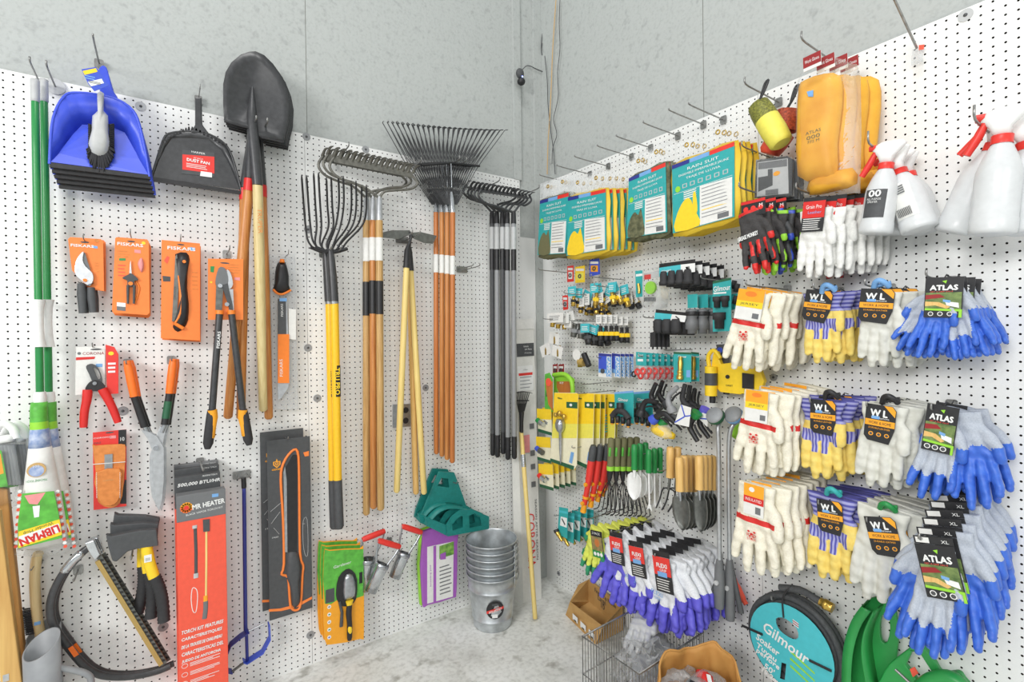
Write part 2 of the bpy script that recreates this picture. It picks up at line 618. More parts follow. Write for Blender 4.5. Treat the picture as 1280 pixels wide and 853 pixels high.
nt.links.new(bp.outputs['Normal'], b.inputs['Normal'])
m, nt, b = node_mat('concrete')
tc = nt.nodes.new('ShaderNodeTexCoord')
n1 = tex(nt, 'ShaderNodeTexNoise', 3.2, 8, tc.outputs['Object'])
n2 = tex(nt, 'ShaderNodeTexNoise', 46, 6, tc.outputs['Object'])
n3 = tex(nt, 'ShaderNodeTexNoise', 11, 10, tc.outputs['Object'])
r1 = ramp(nt, n1.outputs['Fac'], [(0.25, (0.52, 0.52, 0.49)), (0.45, (0.76, 0.77, 0.74)), (0.6, (0.84, 0.85, 0.83)), (0.8, (0.88, 0.88, 0.87))])
r2 = ramp(nt, n3.outputs['Fac'], [(0.28, (0.5, 0.49, 0.46)), (0.42, (0.95, 0.95, 0.94)), (1, (1, 1, 1))])
r3 = ramp(nt, n2.outputs['Fac'], [(0.3, (0.78, 0.78, 0.77)), (0.55, (1, 1, 1)), (1, (1, 1, 1))])
m1 = nt.nodes.new('ShaderNodeMixRGB')
m1.blend_type = 'MULTIPLY'
m1.inputs['Fac'].default_value = 1
m2 = nt.nodes.new('ShaderNodeMixRGB')
m2.blend_type = 'MULTIPLY'
m2.inputs['Fac'].default_value = 1
nt.links.new(r1.outputs['Color'], m1.inputs[1])
nt.links.new(r2.outputs['Color'], m1.inputs[2])
nt.links.new(m1.outputs['Color'], m2.inputs[1])
nt.links.new(r3.outputs['Color'], m2.inputs[2])
nt.links.new(m2.outputs['Color'], b.inputs['Base Color'])
b.inputs['Roughness'].default_value = 0.6
bp = nt.nodes.new('ShaderNodeBump')
bp.inputs['Strength'].default_value = 0.25
bp.inputs['Distance'].default_value = 0.004
nt.links.new(n2.outputs['Fac'], bp.inputs['Height'])
nt.links.new(bp.outputs['Normal'], b.inputs['Normal'])
mat('pegwhite', (236, 237, 235), 0.5, var=0.02, scale=300, bump=0.08)
structure(MB().box(-5.0, 0.14, 0.012, 0.14, 0, 4.6, 'painted_board').build('wall_left'))
structure(MB().box(0.012, 0.14, -5.0, 0.012, 0, 4.6, 'painted_board').build('wall_right'))
structure(MB().box(-5.0, 0.14, -5.0, 0.14, -0.1, 0, 'concrete').build('floor'))
def pegboard(name, w, a0, nx, z0, nz, dz=0.0):
 """a sheet of drilled hardboard: every hole a real pit; a0 = left edge along the wall"""
 P = 0.0254
 R = 0.0032
 D = 0.0108
 g = 0.0006
 ang = (np.arange(8) + 0.5) * PI / 4
 ox, oz = R * np.cos(ang), R * np.sin(ang)
 i, j = np.meshgrid(np.arange(nx), np.arange(nz), indexing='ij')
 i, j = i.ravel(), j.ravel()
 cx, cz = (i + 0.5) * P, (j + 0.5) * P
 n = len(i)
 V = np.zeros((n, 20, 3))
 h = P / 2
 for k, (sx, sz) in enumerate(((1, 1), (-1, 1), (-1, -1), (1, -1))):
  V[:, k, 0] = cx + sx * h
  V[:, k, 2] = cz + sz * h
 V[:, 0, 0] -= np.where(i == nx - 1, g, 0)
 V[:, 3, 0] -= np.where(i == nx - 1, g, 0)
 V[:, 1, 0] += np.where(i == 0, g, 0)
 V[:, 2, 0] += np.where(i == 0, g, 0)
 for k in range(8):
  V[:, 4 + k, 0] = cx + ox[k]
  V[:, 4 + k, 2] = cz + oz[k]
  V[:, 12 + k, 0] = V[:, 4 + k, 0]
  V[:, 12 + k, 2] = V[:, 4 + k, 2]
  V[:, 12 + k, 1] = D
 quads = [(0, 1, 6, 5), (1, 2, 8, 7), (2, 3, 10, 9), (3, 0, 4, 11)]
 tris = [(0, 5, 4), (1, 7, 6), (2, 9, 8), (3, 11, 10)]
 walls = [(4 + k, 4 + (k + 1) % 8, 12 + (k + 1) % 8, 12 + k) for k in range(8)]
 base = (np.arange(n) * 20)[:, None]
 L, S, MI = [], [], []
 for f in quads:
  L.append(base + np.array(f)); S.append(np.full(n, 4)); MI.append(np.zeros(n, int))
 for f in tris:
  L.append(base + np.array(f)); S.append(np.full(n, 3)); MI.append(np.zeros(n, int))
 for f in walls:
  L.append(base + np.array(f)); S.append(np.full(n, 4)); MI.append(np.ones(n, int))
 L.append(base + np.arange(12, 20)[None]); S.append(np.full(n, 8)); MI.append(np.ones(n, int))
 loops = np.concatenate([x.ravel() for x in L])
 size = np.concatenate(S)
 start = np.concatenate([[0], np.cumsum(size)[:-1]])
 co = V.reshape(-1, 3)
 W_, H_ = nx * P, nz * P
 ex = np.array([(g, 0, 0), (W_ - g, 0, 0), (W_ - g, 0, H_), (g, 0, H_), (g, 0.011, 0), (W_ - g, 0.011, 0), (W_ - g, 0.011, H_), (g, 0.011, H_)])
 b0 = len(co)
 co = np.concatenate([co, ex])
 xl = np.array([(0, 4, 5, 1), (1, 5, 6, 2), (2, 6, 7, 3), (3, 7, 4, 0)]) + b0
 start = np.concatenate([start, len(loops) + np.arange(4) * 4])
 size = np.concatenate([size, np.full(4, 4)])
 loops = np.concatenate([loops, xl.ravel()])
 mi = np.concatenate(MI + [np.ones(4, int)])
 me = bpy.data.meshes.new(name)
 me.vertices.add(len(co))
 me.vertices.foreach_set('co', co.ravel())
 me.loops.add(len(loops))
 me.loops.foreach_set('vertex_index', loops.astype(np.int32))
 me.polygons.add(len(size))
 me.polygons.foreach_set('loop_start', start.astype(np.int32))
 me.polygons.foreach_set('material_index', mi.astype(np.int32))
 me.polygons.foreach_set('use_smooth', np.zeros(len(size), dtype=bool))
 me.materials.append(MATS['pegwhite'])
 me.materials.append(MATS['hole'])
 me.update(calc_edges=True)
 me.validate()
 o = bpy.data.objects.new(name, me)
 COL.objects.link(o)
 if w == 'L':
  o.location = (a0, 0, z0)
 else:
  o.location = (0, a0, z0)
  o.rotation_euler = (0, 0, -PI / 2)
 return structure(o)
P1 = 0.0254
pegboard('trim_1', 'L', -1.385, 48, 0.0, 96)
pegboard('trim_2', 'L', -1.385 - 48 * P1, 48, 0.0, 96)
pegboard('trim_3', 'R', -0.095, 50, 0.0, 96)
pegboard('trim_4', 'R', -0.095 - 50 * P1, 48, 0.0, 79)
pegboard('trim_5', 'R', -0.095 - 50 * P1, 48, 79 * P1, 17)
structure(MB().box(-0.205, -0.15, -0.004, 0.013, 2.4384, 4.6, 'painted_board').build('trim_6', bevel=0.002))
structure(MB().box(-0.05, 0.0125, -0.002, 0.013, 0.0, 4.6, 'painted_board').build('trim_7', bevel=0.002))
flat('jointdark', 120, 122, 116, 0.8)
structure(MB().box(.006, .0118, -.0945, -.001, 0, 2.1, 'pegwhite').build('trim_10'))
structure(MB().box(-.164, -.051, .004, .0118, 0, 2.1, 'pegwhite').build('trim_11'))
structure(MB().box(-1.372, -1.3695, 0.0115, 0.013, 2.44, 4.6, 'jointdark').build('trim_8'))
structure(MB().box(0.0115, 0.013, -1.1205, -1.1175, 2.44, 4.6, 'jointdark').build('trim_9'))
w = bpy.data.worlds.new('room_light')
SC.world = w
w.use_nodes = True
w.node_tree.nodes['Background'].inputs['Color'].default_value = (0.95, 0.985, 1.0, 1)
w.node_tree.nodes['Background'].inputs['Strength'].default_value = 0.55
def lamp(x, y, z, sx, sy, power, aim):
 l = bpy.data.lights.new('ceiling_or_fill_light', 'AREA')  # shared by the overhead lamp and the two added fills
 l.shape = 'RECTANGLE'
 l.size, l.size_y = sx, sy
 l.energy = power
 l.color = (1.0, 0.99, 0.975)
 o = bpy.data.objects.new('ceiling_or_fill_light', l)
 COL.objects.link(o)
 o.location = (x, y, z)
 d = Vector(aim) - Vector((x, y, z))
 o.rotation_euler = d.to_track_quat('-Z', 'Y').to_euler()
lamp(-2.1, -2.0, 5.6, 1.4, 0.4, 70, (-1.3, -.9, 0))
lamp(-4.6, -2.7, 2.7, 1.5, 1.0, 120, (0, -1.2, .8))  # added low fill lamp brightening the right wall, no fixture of the room
lamp(-2.4, -4.9, 2.7, 1.5, 1.0, 44, (-1.0, 0, .8))  # added low fill evening out the left wall, not a ceiling fixture
SC.view_settings.view_transform = 'Standard'
SC.view_settings.look = 'None'
SC.view_settings.gamma = 1
SC.view_settings.use_curve_mapping = False
SC.view_settings.exposure = -0.2
SC.cycles.use_denoising = True
SC.cycles.max_bounces = 8
SC.cycles.transparent_max_bounces = 24
SC.cycles.sample_clamp_indirect = 4
def hung(name, label, cat, px, py, off, group=None, w='L'):
 return T(name, label, cat, w, px, py, off, group)
def pole(t, a, b, r, key, name='handle', n=12, off=None, r2=None, ao=None, bo=None, parent=None):
 p, q = t(*a, ao if ao is not None else off), t(*b, bo if bo is not None else off)
 k = 6
 pts = [p.lerp(q, i / k) for i in range(k + 1)]
 rr = [r + ((r2 or r) - r) * i / k for i in range(k + 1)]
 d = (q - p).normalized()
 return MB().tube([p - d * 0.002] + pts + [q + d * 0.004], [rr[0] * 0.85] + rr + [rr[-1] * 0.6], key, n).build(name, parent or t)
def mop(label, dx, off, front):
 t = hung('wet_mop', label, 'mop', 48 + dx, 300, off, 'green handled mops')
 P = lambda x, y: (x + dx, y)
 pole(t, P(44, 126), P(50, 494), 0.0108, 'green')
 pole(t, P(43.6, 100), P(44, 127), 0.0122, 'lightgrey', 'hanging_cap')
 a, b = t(*P(47, 375)), t(*P(48.5, 434))
 MB().tube([a.lerp(b, i / 6) for i in range(7)], [0.021, 0.016, 0.0145, 0.014, 0.0145, 0.016, 0.02], 'white', 14).build('twist_grip', t)
 c0, c1 = t(*P(50, 490)), t(*P(50, 505))
 MB().tube([c0, c0.lerp(c1, .5), c1], [0.015, 0.018, 0.016], 'white', 12).build('wringer_collar', t)
 rows = []
 for y, xl, xr, d in ((503, 38, 60, .02), (512, 37, 60, .024), (527, 37, 60.5, .026), (536, 37, 61.5, .028), (548, 36, 63, .03), (560, 35, 65, .03)):
  p, q = t(*P(xl, y)), t(*P(xr, y))
  rows.append(((p.x + q.x) / 2, 0, (p.z + q.z) / 2, (q.x - p.x) / 2, d))
 MB().loft(rows, ['leafgreen', 'leafgreen', 'lime', 'photoblue', 'photoblue'], 22).build('sleeve_label', t)
 rows2 = []
 for y, xl, xr, d in ((559, 35, 65, .03), (575, 33, 68, .034), (600, 30, 73, .037), (620, 28, 77, .037), (645, 25, 81, .036), (665, 23, 84, .032), (682, 22, 85, .016)):
  p, q = t(*P(xl, y)), t(*P(xr, y))
  rows2.append(((p.x + q.x) / 2, 0, (p.z + q.z) / 2, (q.x - p.x) / 2, d))
 head = MB().loft(rows2, 'paper', 22).build('mop_head', t)
 yy = -0.038
 mb = MB()
 L = t.xz([P(31, 614), P(70, 611), P(76, 640), P(80, 668), P(26, 681), P(26, 650)])
 mb.prism(L, yy - 0.003, yy + 0.004, 'leafgreen')
 y1 = yy - 0.0045
 mb.prism(t.xz([P(27, 660), P(77, 645), P(79, 656), P(80, 664), P(27, 680)]), y1, y1 + 0.001, 'yellow')
 mb.prism(t.xz([P(27, 666), P(76, 650), P(79, 660), P(28, 677)]), y1 - 0.001, y1, 'white')
 mb.face(t.xz([P(34, 616), P(60, 612), P(50, 627), P(40, 626)]), yy - 0.0035, 'pink')
 mb.face(t.xz([P(44, 629), P(53, 628), P(52, 642), P(46, 643)]), yy - 0.0036, 'white')
 for i in range(16):
  u = i / 15
  for xa, xb in ((29 - 5 * u, 25.5 - 5 * u), (72 + 10 * u, 75.5 + 9 * u)):
   x, z = t.xz([P((xa + xb) / 2, 612 + 68 * u)])[0]
   mb.prism(circ(x, z, 0.0055, 6), yy + 0.009, yy + 0.012, 'coral' if i % 2 else 'white')
 wr = mb.build('printed_wrapper', head)
 m2 = MB()
 q, s = t(*P(28.5, 674)), t(*P(77, 655.5))
 an = math.atan2(s.z - q.z, s.x - q.x)
 word(m2, 'LIBMAN', (q.x + s.x) / 2, (q.z + s.z) / 2, 0.026, 'red', y1 - 0.0015, w=0.098, rot=an + PI, bold=0.0012)
 q, s = t(*P(32, 663)), t(*P(70, 648))
 word(m2, 'Wonder Mop', (q.x + s.x) / 2, (q.z + s.z) / 2, 0.013, 'deepgreen', y1 - 0.0005, w=0.075, rot=an + PI)
 x, z = t.xz([P(48.5, 585)])[0]
 yb = -0.0385
 m2.prism(circ(x, z, 0.024, 20), yb, yb + 0.004, 'tan')
 m2.face(circ(x, z - 0.003, 0.019, 16), yb - 0.0005, 'photoblue')
 word(m2, '100', x, z + 0.013, 0.008, 'white', yb - 0.001)
 word(m2, 'MACHINE WASH', x, z - 0.035, 0.008, 'green', yb, w=0.05, rot=PI)
 m2.build('lettering', head)
 bag = MB()
 L = t.xz([P(22, 684), P(85, 668), P(88, 680), P(70, 692), P(40, 697), P(18, 694)])
 bag.puff(L, 0.0, 0.012, 'film', 3).build('plastic_bag', t)
 return t
mop('green handled string mop hung upside down, front one beside the left frame edge', 0, 0.10, True)
mop('green handled string mop half hidden behind the front mop', 11, 0.055, False)
h = hook('L', 60, 107, 0.17, 'double prong hook carrying the two green mops', 0.01, 0.003, True)
MB().prism(circ(0.02, 0, 0.028, 18), -0.0075, -0.006, 'lightgrey').build('washer', h)
t = hung('scrub_brush', 'white handled scrub brush in a clear bag at the left frame edge', 'brush', 14, 570, 0.09, 'bagged scrub brushes')
def scrub(t, dx):
 P = lambda x, y: (x + dx, y)
 pts = [t(*P(*a)) for a in ((-8, 545), (-2, 533), (6, 530), (16, 536), (20, 548))]
 MB().tube(smooth_pts(pts, 4), [0.012] * 17, 'white', 10).build('handle', t)
 MB().puff(t.xz([P(-12, 556), P(16, 553), P(20, 548), P(18, 543), P(-10, 546)]), 0.01, 0.03, 'white').build('brush_block', t)
 mb = MB()
 for i in range(7):
  a, b = t(*P(-10 + i * 4.2, 556)), t(*P(-10 + i * 5.6, 606))
  mb.tube([a, b], 0.008, 'plasticgrey', 6)
 mb.build('bristle', t)
 mb = MB()
 mb.prism(t.xz([P(-12, 562), P(4, 562), P(12, 606), P(-12, 610)]), -0.022, -0.02, 'leafgreen')
 mb.face(t.xz([P(-10, 566), P(3, 566), P(7, 590), P(-10, 596)]), -0.0225, 'amber')
 mb.build('label_card', t)
 MB().puff(t.xz([P(-14, 550), P(18, 545), P(27, 600), P(28, 625), P(-14, 642)]), 0.012, 0.045, 'film').build('plastic_bag', t)
scrub(t, 0)
t = hung('scrub_brush', 'white handled scrub brush in a clear bag, tucked behind another beside the mops', 'brush', 25, 570, 0.05, 'bagged scrub brushes')
scrub(t, 13)
for (lb, pa, off, key, th) in (('pale sanded timber stake, nearer one at the lower left frame edge', [(-14, 640), (-1, 640), (27, 853), (30, 880), (2, 880)], 0.16, 'pine', 0.035),
       ('brown knotty timber stake behind the pale stake at the left frame edge', [(-4, 610), (9, 612), (34, 853), (37, 880), (8, 880)], 0.09, 'pinedark', 0.035)):
 t = hung('timber_stake', lb, 'stake', 5, 760, off, 'timber stakes')
 MB().prism(t.xz(pa), 0, th, key).build('shaft', t, bevel=0.003)
 if key == 'pine':
  mb = MB()
  x, z = t.xz([(8, 848)])[0]
  mb.prism(rect(x - 0.008, x + 0.006, z - 0.01, z + 0.012), -0.001, 0, 'satin')
  mb.build('staple', t)
 else:
  mb = MB()
  for a in ((11, 735), (12, 752)):
   x, z = t.xz([a])[0]
   mb.prism(circ(x, z, 0.009, 12, rz=0.006), -0.0006, 0, 'leather')
  mb.build('knot', t)
  mb = MB()
  mb.prism(t.xz([(-2, 650), (2, 650), (6, 680), (1, 681)]), -0.001, 0, 'purple')
  mb.build('price_sticker', t)
t = hung('wire_brush', 'pale wooden wire brush with curved handle hung above the grey scoops', 'brush', 45, 740, 0.05)
pts = smooth_pts([t(49, 690), t(45.5, 700), t(43.5, 720), t(44, 745), t(47, 775), t(52, 800)], 4)
MB().tube(pts, [0.011] + [0.0145] * 19 + [0.013], 'palewood', 12, flat=1.2).build('handle', t)
mb = MB()
for i in range(14):
 for j in range(2):
  a = t(41 + i * 0.35, 762 + i * 2.2)
  mb.tube([a + Vector((0.004, -0.008 + j * 0.016, 0)), a + Vector((-0.026, -0.008 + j * 0.016, 0.004))], 0.0028, 'bristle', 5)
mb.build('bristle', t)
mb = MB()
x, z = t.xz([(47.5, 777)])[0]
mb.prism(rect(x - 0.007, x + 0.009, z - 0.005, z + 0.006), -0.0185, -0.0165, 'skyblue')
mb.build('price_sticker', t)
hook('L', 47, 700, 0.11, 'slim wire hook holding the wire brush', 0.002, 0.0018)
def scoop(label, cx, ytop, off, hl):
 t = hung('feed_scoop', label, 'scoop', cx, 840, off, 'grey feed scoops')
 a, b = t(cx, ytop), t(cx + 4, 900)
 d = (a - b).normalized()
 r = 0.047
 n = 28
 mb = MB()
 V, Fs = [], []
 for ring, (rr, top) in enumerate(((r, 0), (r, 1), (r - 0.004, 1), (r - 0.004, 0.0))):
  for j in range(n):
   q = 2 * PI * j / n
   x, y = rr * math.cos(q), rr * math.sin(q)
   zt = a.z + x * 0.42 + y * 0.5 if top else b.z
   V.append((b.x + (a.x - b.x) * ((zt - b.z) / (a.z - b.z)) + x, y, zt))
 for ring in range(3):
  for j in range(n):
   Fs.append((ring * n + j, ring * n + (j + 1) % n, (ring + 1) * n + (j + 1) % n, (ring + 1) * n + j))
 mb.add(V, Fs, 'plasticgrey', True)
 mb.build('cup', t)
 if hl:
  pts = [t(cx + 18, 834), t(cx + 40, 838), t(cx + 56, 843), t(cx + 62, 852), t(cx + 60, 880)]
  MB().tube(smooth_pts(pts, 4), 0.010, 'plasticgrey', 12).build('handle', t)
scoop('grey plastic scoop with slanted open mouth, nearer of the two', 52, 806, 0.16, True)
scoop('grey plastic scoop standing behind the nearer grey scoop', 54, 791, 0.055, False)
def bow_saw(label, d, off):
 t = hung('bow_saw', label, 'saw', 120, 780, off, 'black bow saws')
 dx, dy = d
 P = lambda x, y: t(x + dx, y + dy)
 pts = [P(117, 681), P(104, 690), P(88, 706), P(76, 722), P(66, 743), P(63, 763), P(67, 782), P(80, 802), P(100, 827), P(116, 840), P(135, 846), P(165, 846), P(195, 840), P(213, 833)]
 MB().tube(smooth_pts(pts, 4), 0.0125, 'blackmetal', 12, flat=0.75).build('frame', t)
 pts = [P(104, 689.5), P(90, 702), P(78, 717)]
 MB().tube(smooth_pts(pts, 4), [0.008] + [0.014] * 7 + [0.006], 'chrome', 10, flat=1.1).build('tension_lever', t)
 MB().prism([(q.x, q.z) for q in (P(106, 678), P(118, 674), P(126, 692), P(119, 700), P(112, 690))], -0.012, 0.012, 'chrome').build('blade_clamp', t, bevel=0.003)
 bl = [(q.x, q.z) for q in (P(121, 698), P(127, 694), P(209, 828), P(202, 833))]
 MB().prism(bl, -0.002, 0.002, 'darksteel').build('blade', t)
 g = MB().prism([(q.x, q.z) for q in (P(119, 703), P(124.5, 699.5), P(204, 829), P(199, 833))], -0.006, 0.006, 'gold')
 g.build('blade_guard', t)
 mb = MB()
 for i in range(26):
  u = i / 26
  p = P(125.5 + 80 * u, 699.5 + 130 * u)
  q = P(125.5 + 80 * (u + .018), 699.5 + 130 * (u + .018))
  o = P(129.5 + 80 * (u + .009), 698.5 + 130 * (u + .009))
  mb.prism([(p.x, p.z), (q.x, q.z), (o.x, o.z)], -0.0065, -0.002, 'black')
 mb.build('tooth', t)
 mb = MB()
 a, b = P(88, 806), P(97, 819)
 an = math.atan2(b.z - a.z, b.x - a.x)
 M = Matrix.Translation(((a.x + b.x) / 2, -0.0128, (a.z + b.z) / 2)) @ Matrix.Rotation(-an, 4, 'Y')
 mb.box(-0.02, 0.02, -0.0006, 0.0004, -0.007, 0.007, 'orangebright', M)
 mb.build('sticker', t)
 return t
bow_saw('black bow saw with yellow blade guard, nearer of the two nested saws', (0, 0), 0.085)
bow_saw('black bow saw nested behind the nearer bow saw, its frame showing inside', (4.5, -3.5), 0.045)
hook('L', 98, 712, 0.12, 'wire hook carrying the bow saws', 0.006, 0.003)
t = hung('hatchet', 'dark steel hatchet with yellow and black grip, nearest of three', 'hatchet', 180, 700, 0.135, 'hatchets')
hd = t.xz([(133, 668), (140, 669), (160, 665), (176, 662), (196, 661), (198, 681), (175, 684), (160, 688), (146, 701), (141, 700), (136, 684)])
MB().prism(hd, -0.016, 0.016, 'charcoal').build('head', t, bevel=0.004)
P_ = lambda x, y: t(x, y)
MB().tube([P_(183, 681), P_(184, 690), P_(187, 705), P_(193, 723)], [0.018, 0.0185, 0.0185, 0.018], 'yellow', 12, flat=0.8).build('shaft', t)
a = [P_(193, 721), P_(199, 735), P_(203, 752), P_(205, 777)]
pts = smooth_pts(a, 9)
MB().tube(pts, [0.0185 + (0.0022 if i % 2 else 0) for i in range(len(pts))], 'blackrubber', 12, flat=0.8).build('grip', t)
mb = MB()
x, z = t.xz([(185, 697)])[0]
mb.prism(rect(x - 0.011, x + 0.011, z - 0.012, z + 0.014), -0.0165, -0.0145, 'white')
mb.face(rect(x - 0.007, x + 0.007, z - 0.007, z + 0.004), -0.0168, 'lightgrey')
mb.build('price_sticker', t)
for k, c in enumerate(dup(t, ['dark steel hatchet with black grip, middle one of three', 'dark steel hatchet with black grip, rearmost of three'], (-0.008, 0.04, 0.014))):
 c.rotation_euler[1] = .13 * (k + 1)
hook('L', 167, 680, 0.18, 'wire hook carrying the three hatchets', 0.01, 0.003)
t = hung('torch_kit_box', 'tall red and grey torch kit box, frontmost below the loppers', 'box', 265, 720, 0.17, 'torch kit boxes')
x0 = t(222, 720).x
x1 = t(283.5, 720).x
zt = t(265, 614).z
zm = t(265, 646).z
zb = t(265, 880).z
mb = MB()
mb.box(x0, x1, 0, 0.05, zb, zm, 'coral')
mb.build('carton', t, bevel=0.0015)
mb = MB()
mb.box(x0, x1, 0, 0.05, zm, zt, 'midgrey')
mb.build('header_panel', t, bevel=0.0015)
L = []
mb = MB()
sx, sz = t(233, 635).x, t(233, 635).z
for i in range(12):
 an = 2 * PI * i / 12
 mb.prism(circ(sx + 0.014 * math.cos(an), sz + 0.014 * math.sin(an), 0.0065, 8), -0.0008, 0, 'amber' if i < 6 else 'orangebright')
mb.prism(circ(sx, sz, 0.008, 12), -0.001, 0, 'brightred')
word(mb, 'MR HEATER', t(261, 632).x, t(261, 630).z, 0.018, 'white', -0.0014, w=0.105, bold=0.0008, rot=.06)
word(mb, 'BLACK VAPOR TORCH KIT', t(256, 640).x, t(256, 639).z, 0.007, 'white', -0.001, w=0.12, rot=.06)
mb.prism(t.xz([(265, 618), (273, 617), (273, 621), (265, 622)]), -0.001, 0, 'skyblue')
P = lambda x, y: t(x, y)
mb.tube([P(244, 660), P(245, 690), P(245, 722)], 0.0055, 'charcoal', 8, flat=0.2)
mb.tube([P(243.5, 657), P(243.5, 661)], 0.008, 'lightgrey', 8, flat=0.2)
mb.tube([P(245, 717), P(245, 723)], 0.008, 'lightgrey', 8, flat=0.2)
mb.prism(t.xz([(253.5, 650), (262, 649), (262, 664), (254, 665)]), -0.003, 0, 'charcoal')
mb.tube([P(258, 664), P(258, 700), P(257.5, 748)], 0.0035, 'paleyellow', 8, flat=0.3)
mb.tube([P(257, 745), P(257, 752)], 0.007, 'amber', 8, flat=0.2)
mb.tube(smooth_pts([P(257, 752), P(257, 762), P(255.5, 774)], 3), 0.008, 'midgrey', 8, flat=0.2)
pp = smooth_pts([P(242, 735), P(246, 738), P(247, 748), P(245, 765), P(241, 764), P(239, 750), P(240, 738)], 3, True)
mb.tube(pp, 0.0014, 'white', 5, flat=0.3, closed=True)
mb.build('lettering', t)
mb = MB()
for i, (s, w_, sz) in enumerate((('TORCH KIT FEATURES', .135, .013), ('CARACTERISTIQUES', .13, .013), ('DE LA TROUSSE DE CHALUMEAU', .13, .012), ('CARACTERISTICAS DEL', .135, .013), ('JUEGO DE ANTORCHA', .125, .013))):
 word(mb, s, t(227, 800).x + w_ / 2, t(250, 785 + i * 9).z, sz, 'white', -0.001, w=w_, shear=0.15, bold=0.0005)
for i in range(4):
 px = t(231, 833 + i * 11)
 mb.tube([(px.x + 0.0095 * math.cos(q), -0.0005, px.z + 0.008 * math.sin(q)) for q in [2 * PI * k / 14 for k in range(14)]], 0.0009, 'white', 4, closed=True)
 lines(mb, t(237, 800).x, t(237, 800).x + 0.1, px.z - 0.007, px.z + 0.009, 3, 'white', -0.001, 0.4, 0.5)
mb.build('lettering', t)
for k, (lb, dy, dz, ex, s) in enumerate((('grey topped torch kit box, second in the row behind the front box', .06, 0.055, '500,000 BTU/HR', 1), ('grey topped torch kit box, third in the row behind the front box', .105, .075, '600,000 BTU/HR', 1), ('grey topped torch kit box, rearmost against the pegboard', .14, .085, '', 0))):
 q = hung('torch_kit_box', lb, 'box', 265, 720, 0.17 - dy, 'torch kit boxes')
 sh = t.o - q.o
 a0, a1 = x0 + sh.x - .004, x1 + sh.x - .012
 MB().box(a0, a1, 0, 0.035, zb + sh.z, zm + sh.z + dz, 'coral').build('carton', q, bevel=0.0015)
 MB().box(a0, a1, -0.0005, 0.0355, zm + sh.z + dz - 0.02, zt + sh.z + dz, 'midgrey' if k == 2 else 'charcoal').build('header_panel', q, bevel=0.0015)
 mb = MB()
 if s:
  word(mb, ex, (a0 + a1) / 2 + 0.005, zt + sh.z + dz - 0.03, 0.014, 'white', -0.0012, w=0.14, shear=0.2, bold=0.0006)
 word(mb, 'PROPANE TORCH', a1 - 0.035, zt + sh.z + dz - 0.006, 0.006, 'white', -0.0012, w=0.05, shear=0.2)
 mb.build('lettering', q)
hook('L', 250, 577, 0.2, 'peg hook carrying the torch kit boxes', 0.01, 0.003)
t = hung('weed_cutter', 'blue steel weed cutter hung blade end down beside the red torch boxes', 'weed cutter', 307, 700, 0.06)
pole(t, (305, 606), (307, 788), 0.0075, 'navy', 'shaft')
pole(t, (304.5, 598), (305, 610), 0.0095, 'black', 'end_cap')
P = lambda x, y, o=None: t(x, y, o)
def strap(t, pts, w_, th, key, name):
 """flat bar following points, standing edge-on to the wall (width along y)"""
 mb = MB()
 V, Fs = [], []
 n = len(pts)
 for i, p in enumerate(pts):
  d = (pts[min(i + 1, n - 1)] - pts[max(i - 1, 0)]).normalized()
  nr = Vector((-d.z, 0, d.x)) * th
  for s1, s2 in ((-1, -1), (1, -1), (1, 1), (-1, 1)):
   V.append(p + nr * s1 + Vector((0, w_ * s2, 0)))
 for i in range(n - 1):
  for j in range(4):
   Fs.append((i * 4 + j, i * 4 + (j + 1) % 4, i * 4 + 4 + (j + 1) % 4, i * 4 + 4 + j))
 Fs.append((3, 2, 1, 0))
 Fs.append(tuple((n - 1) * 4 + j for j in range(4)))
 mb.add(V, Fs, key)
 return mb.build(name, t)
strap(t, [P(311, 789), P(300, 796), P(288, 806), P(283, 818), P(282, 838), P(290, 840)], 0.02, 0.002, 'navy', 'frame')
strap(t, [P(336, 780), P(337, 798), P(328, 815), P(308, 828), P(304, 826)], 0.02, 0.002, 'blue', 'frame')
pole(t, (308, 788), (309, 826), 0.006, 'navy', 'shaft_foot')
MB().tube([P(310, 790), P(330, 780)], 0.004, 'satin', 6).build('blade', t)
MB().tube([P(290, 840), P(306, 828)], 0.005, 'darksteel', 6).build('blade', t)
mb = MB().box(t(302, 590).x - .02, t(302, 590).x + .02, 0.03, 0.033, t(304, 592).z - 0.02, t(304, 592).z + .016, 'film')
mb.build('price_tag', t)
hook('L', 302, 593, 0.09, 'small peg hook with a clear tag holding the weed cutter', 0.004, 0.002, True)
t = hung('carded_saw', 'orange handled saw on a black pack, front one right of the blue weed cutter', 'saw', 365, 640, 0.055, 'black saw packs')
x0, x1 = t(335, 650).x, t(389, 650).x
zt, zb = t(365, 548).z, t(365, 768).z
MB().prism(rect(x0, x1, zb, zt), 0, 0.004, 'charcoal').build('card', t, bevel=0.0008)
P = lambda x, y: t(x, y)
ol = [P(372, 565), P(374, 600), P(375, 690), P(379, 707), P(378, 720), P(376, 755), P(371, 763), P(364, 760), P(362, 745), P(360, 722), P(352, 718), P(355, 705), P(354, 650), P(351, 600), P(354, 580), P(364, 565)]
MB().tube(smooth_pts(ol, 3, True), 0.0055, 'orangecard', 8, closed=True).build('blade_cover', t)
MB().prism(t.xz([(357, 585), (366, 569), (371, 569), (371, 690), (357, 690)]), -0.004, 0.001, 'black').build('blade', t)
MB().prism(t.xz([(354, 590), (356, 583), (358, 600), (359, 690), (356, 690)]), -0.006, 0.001, 'steel').build('saw_edge', t)
MB().puff(sm2(t.xz([(361, 690), (372, 690), (376, 708), (374, 730), (375, 752), (370, 760), (365, 757), (362, 735), (357, 716)])), 0, 0.02, 'charcoal').build('handle', t)
mb = MB()
c = P(346, 580)
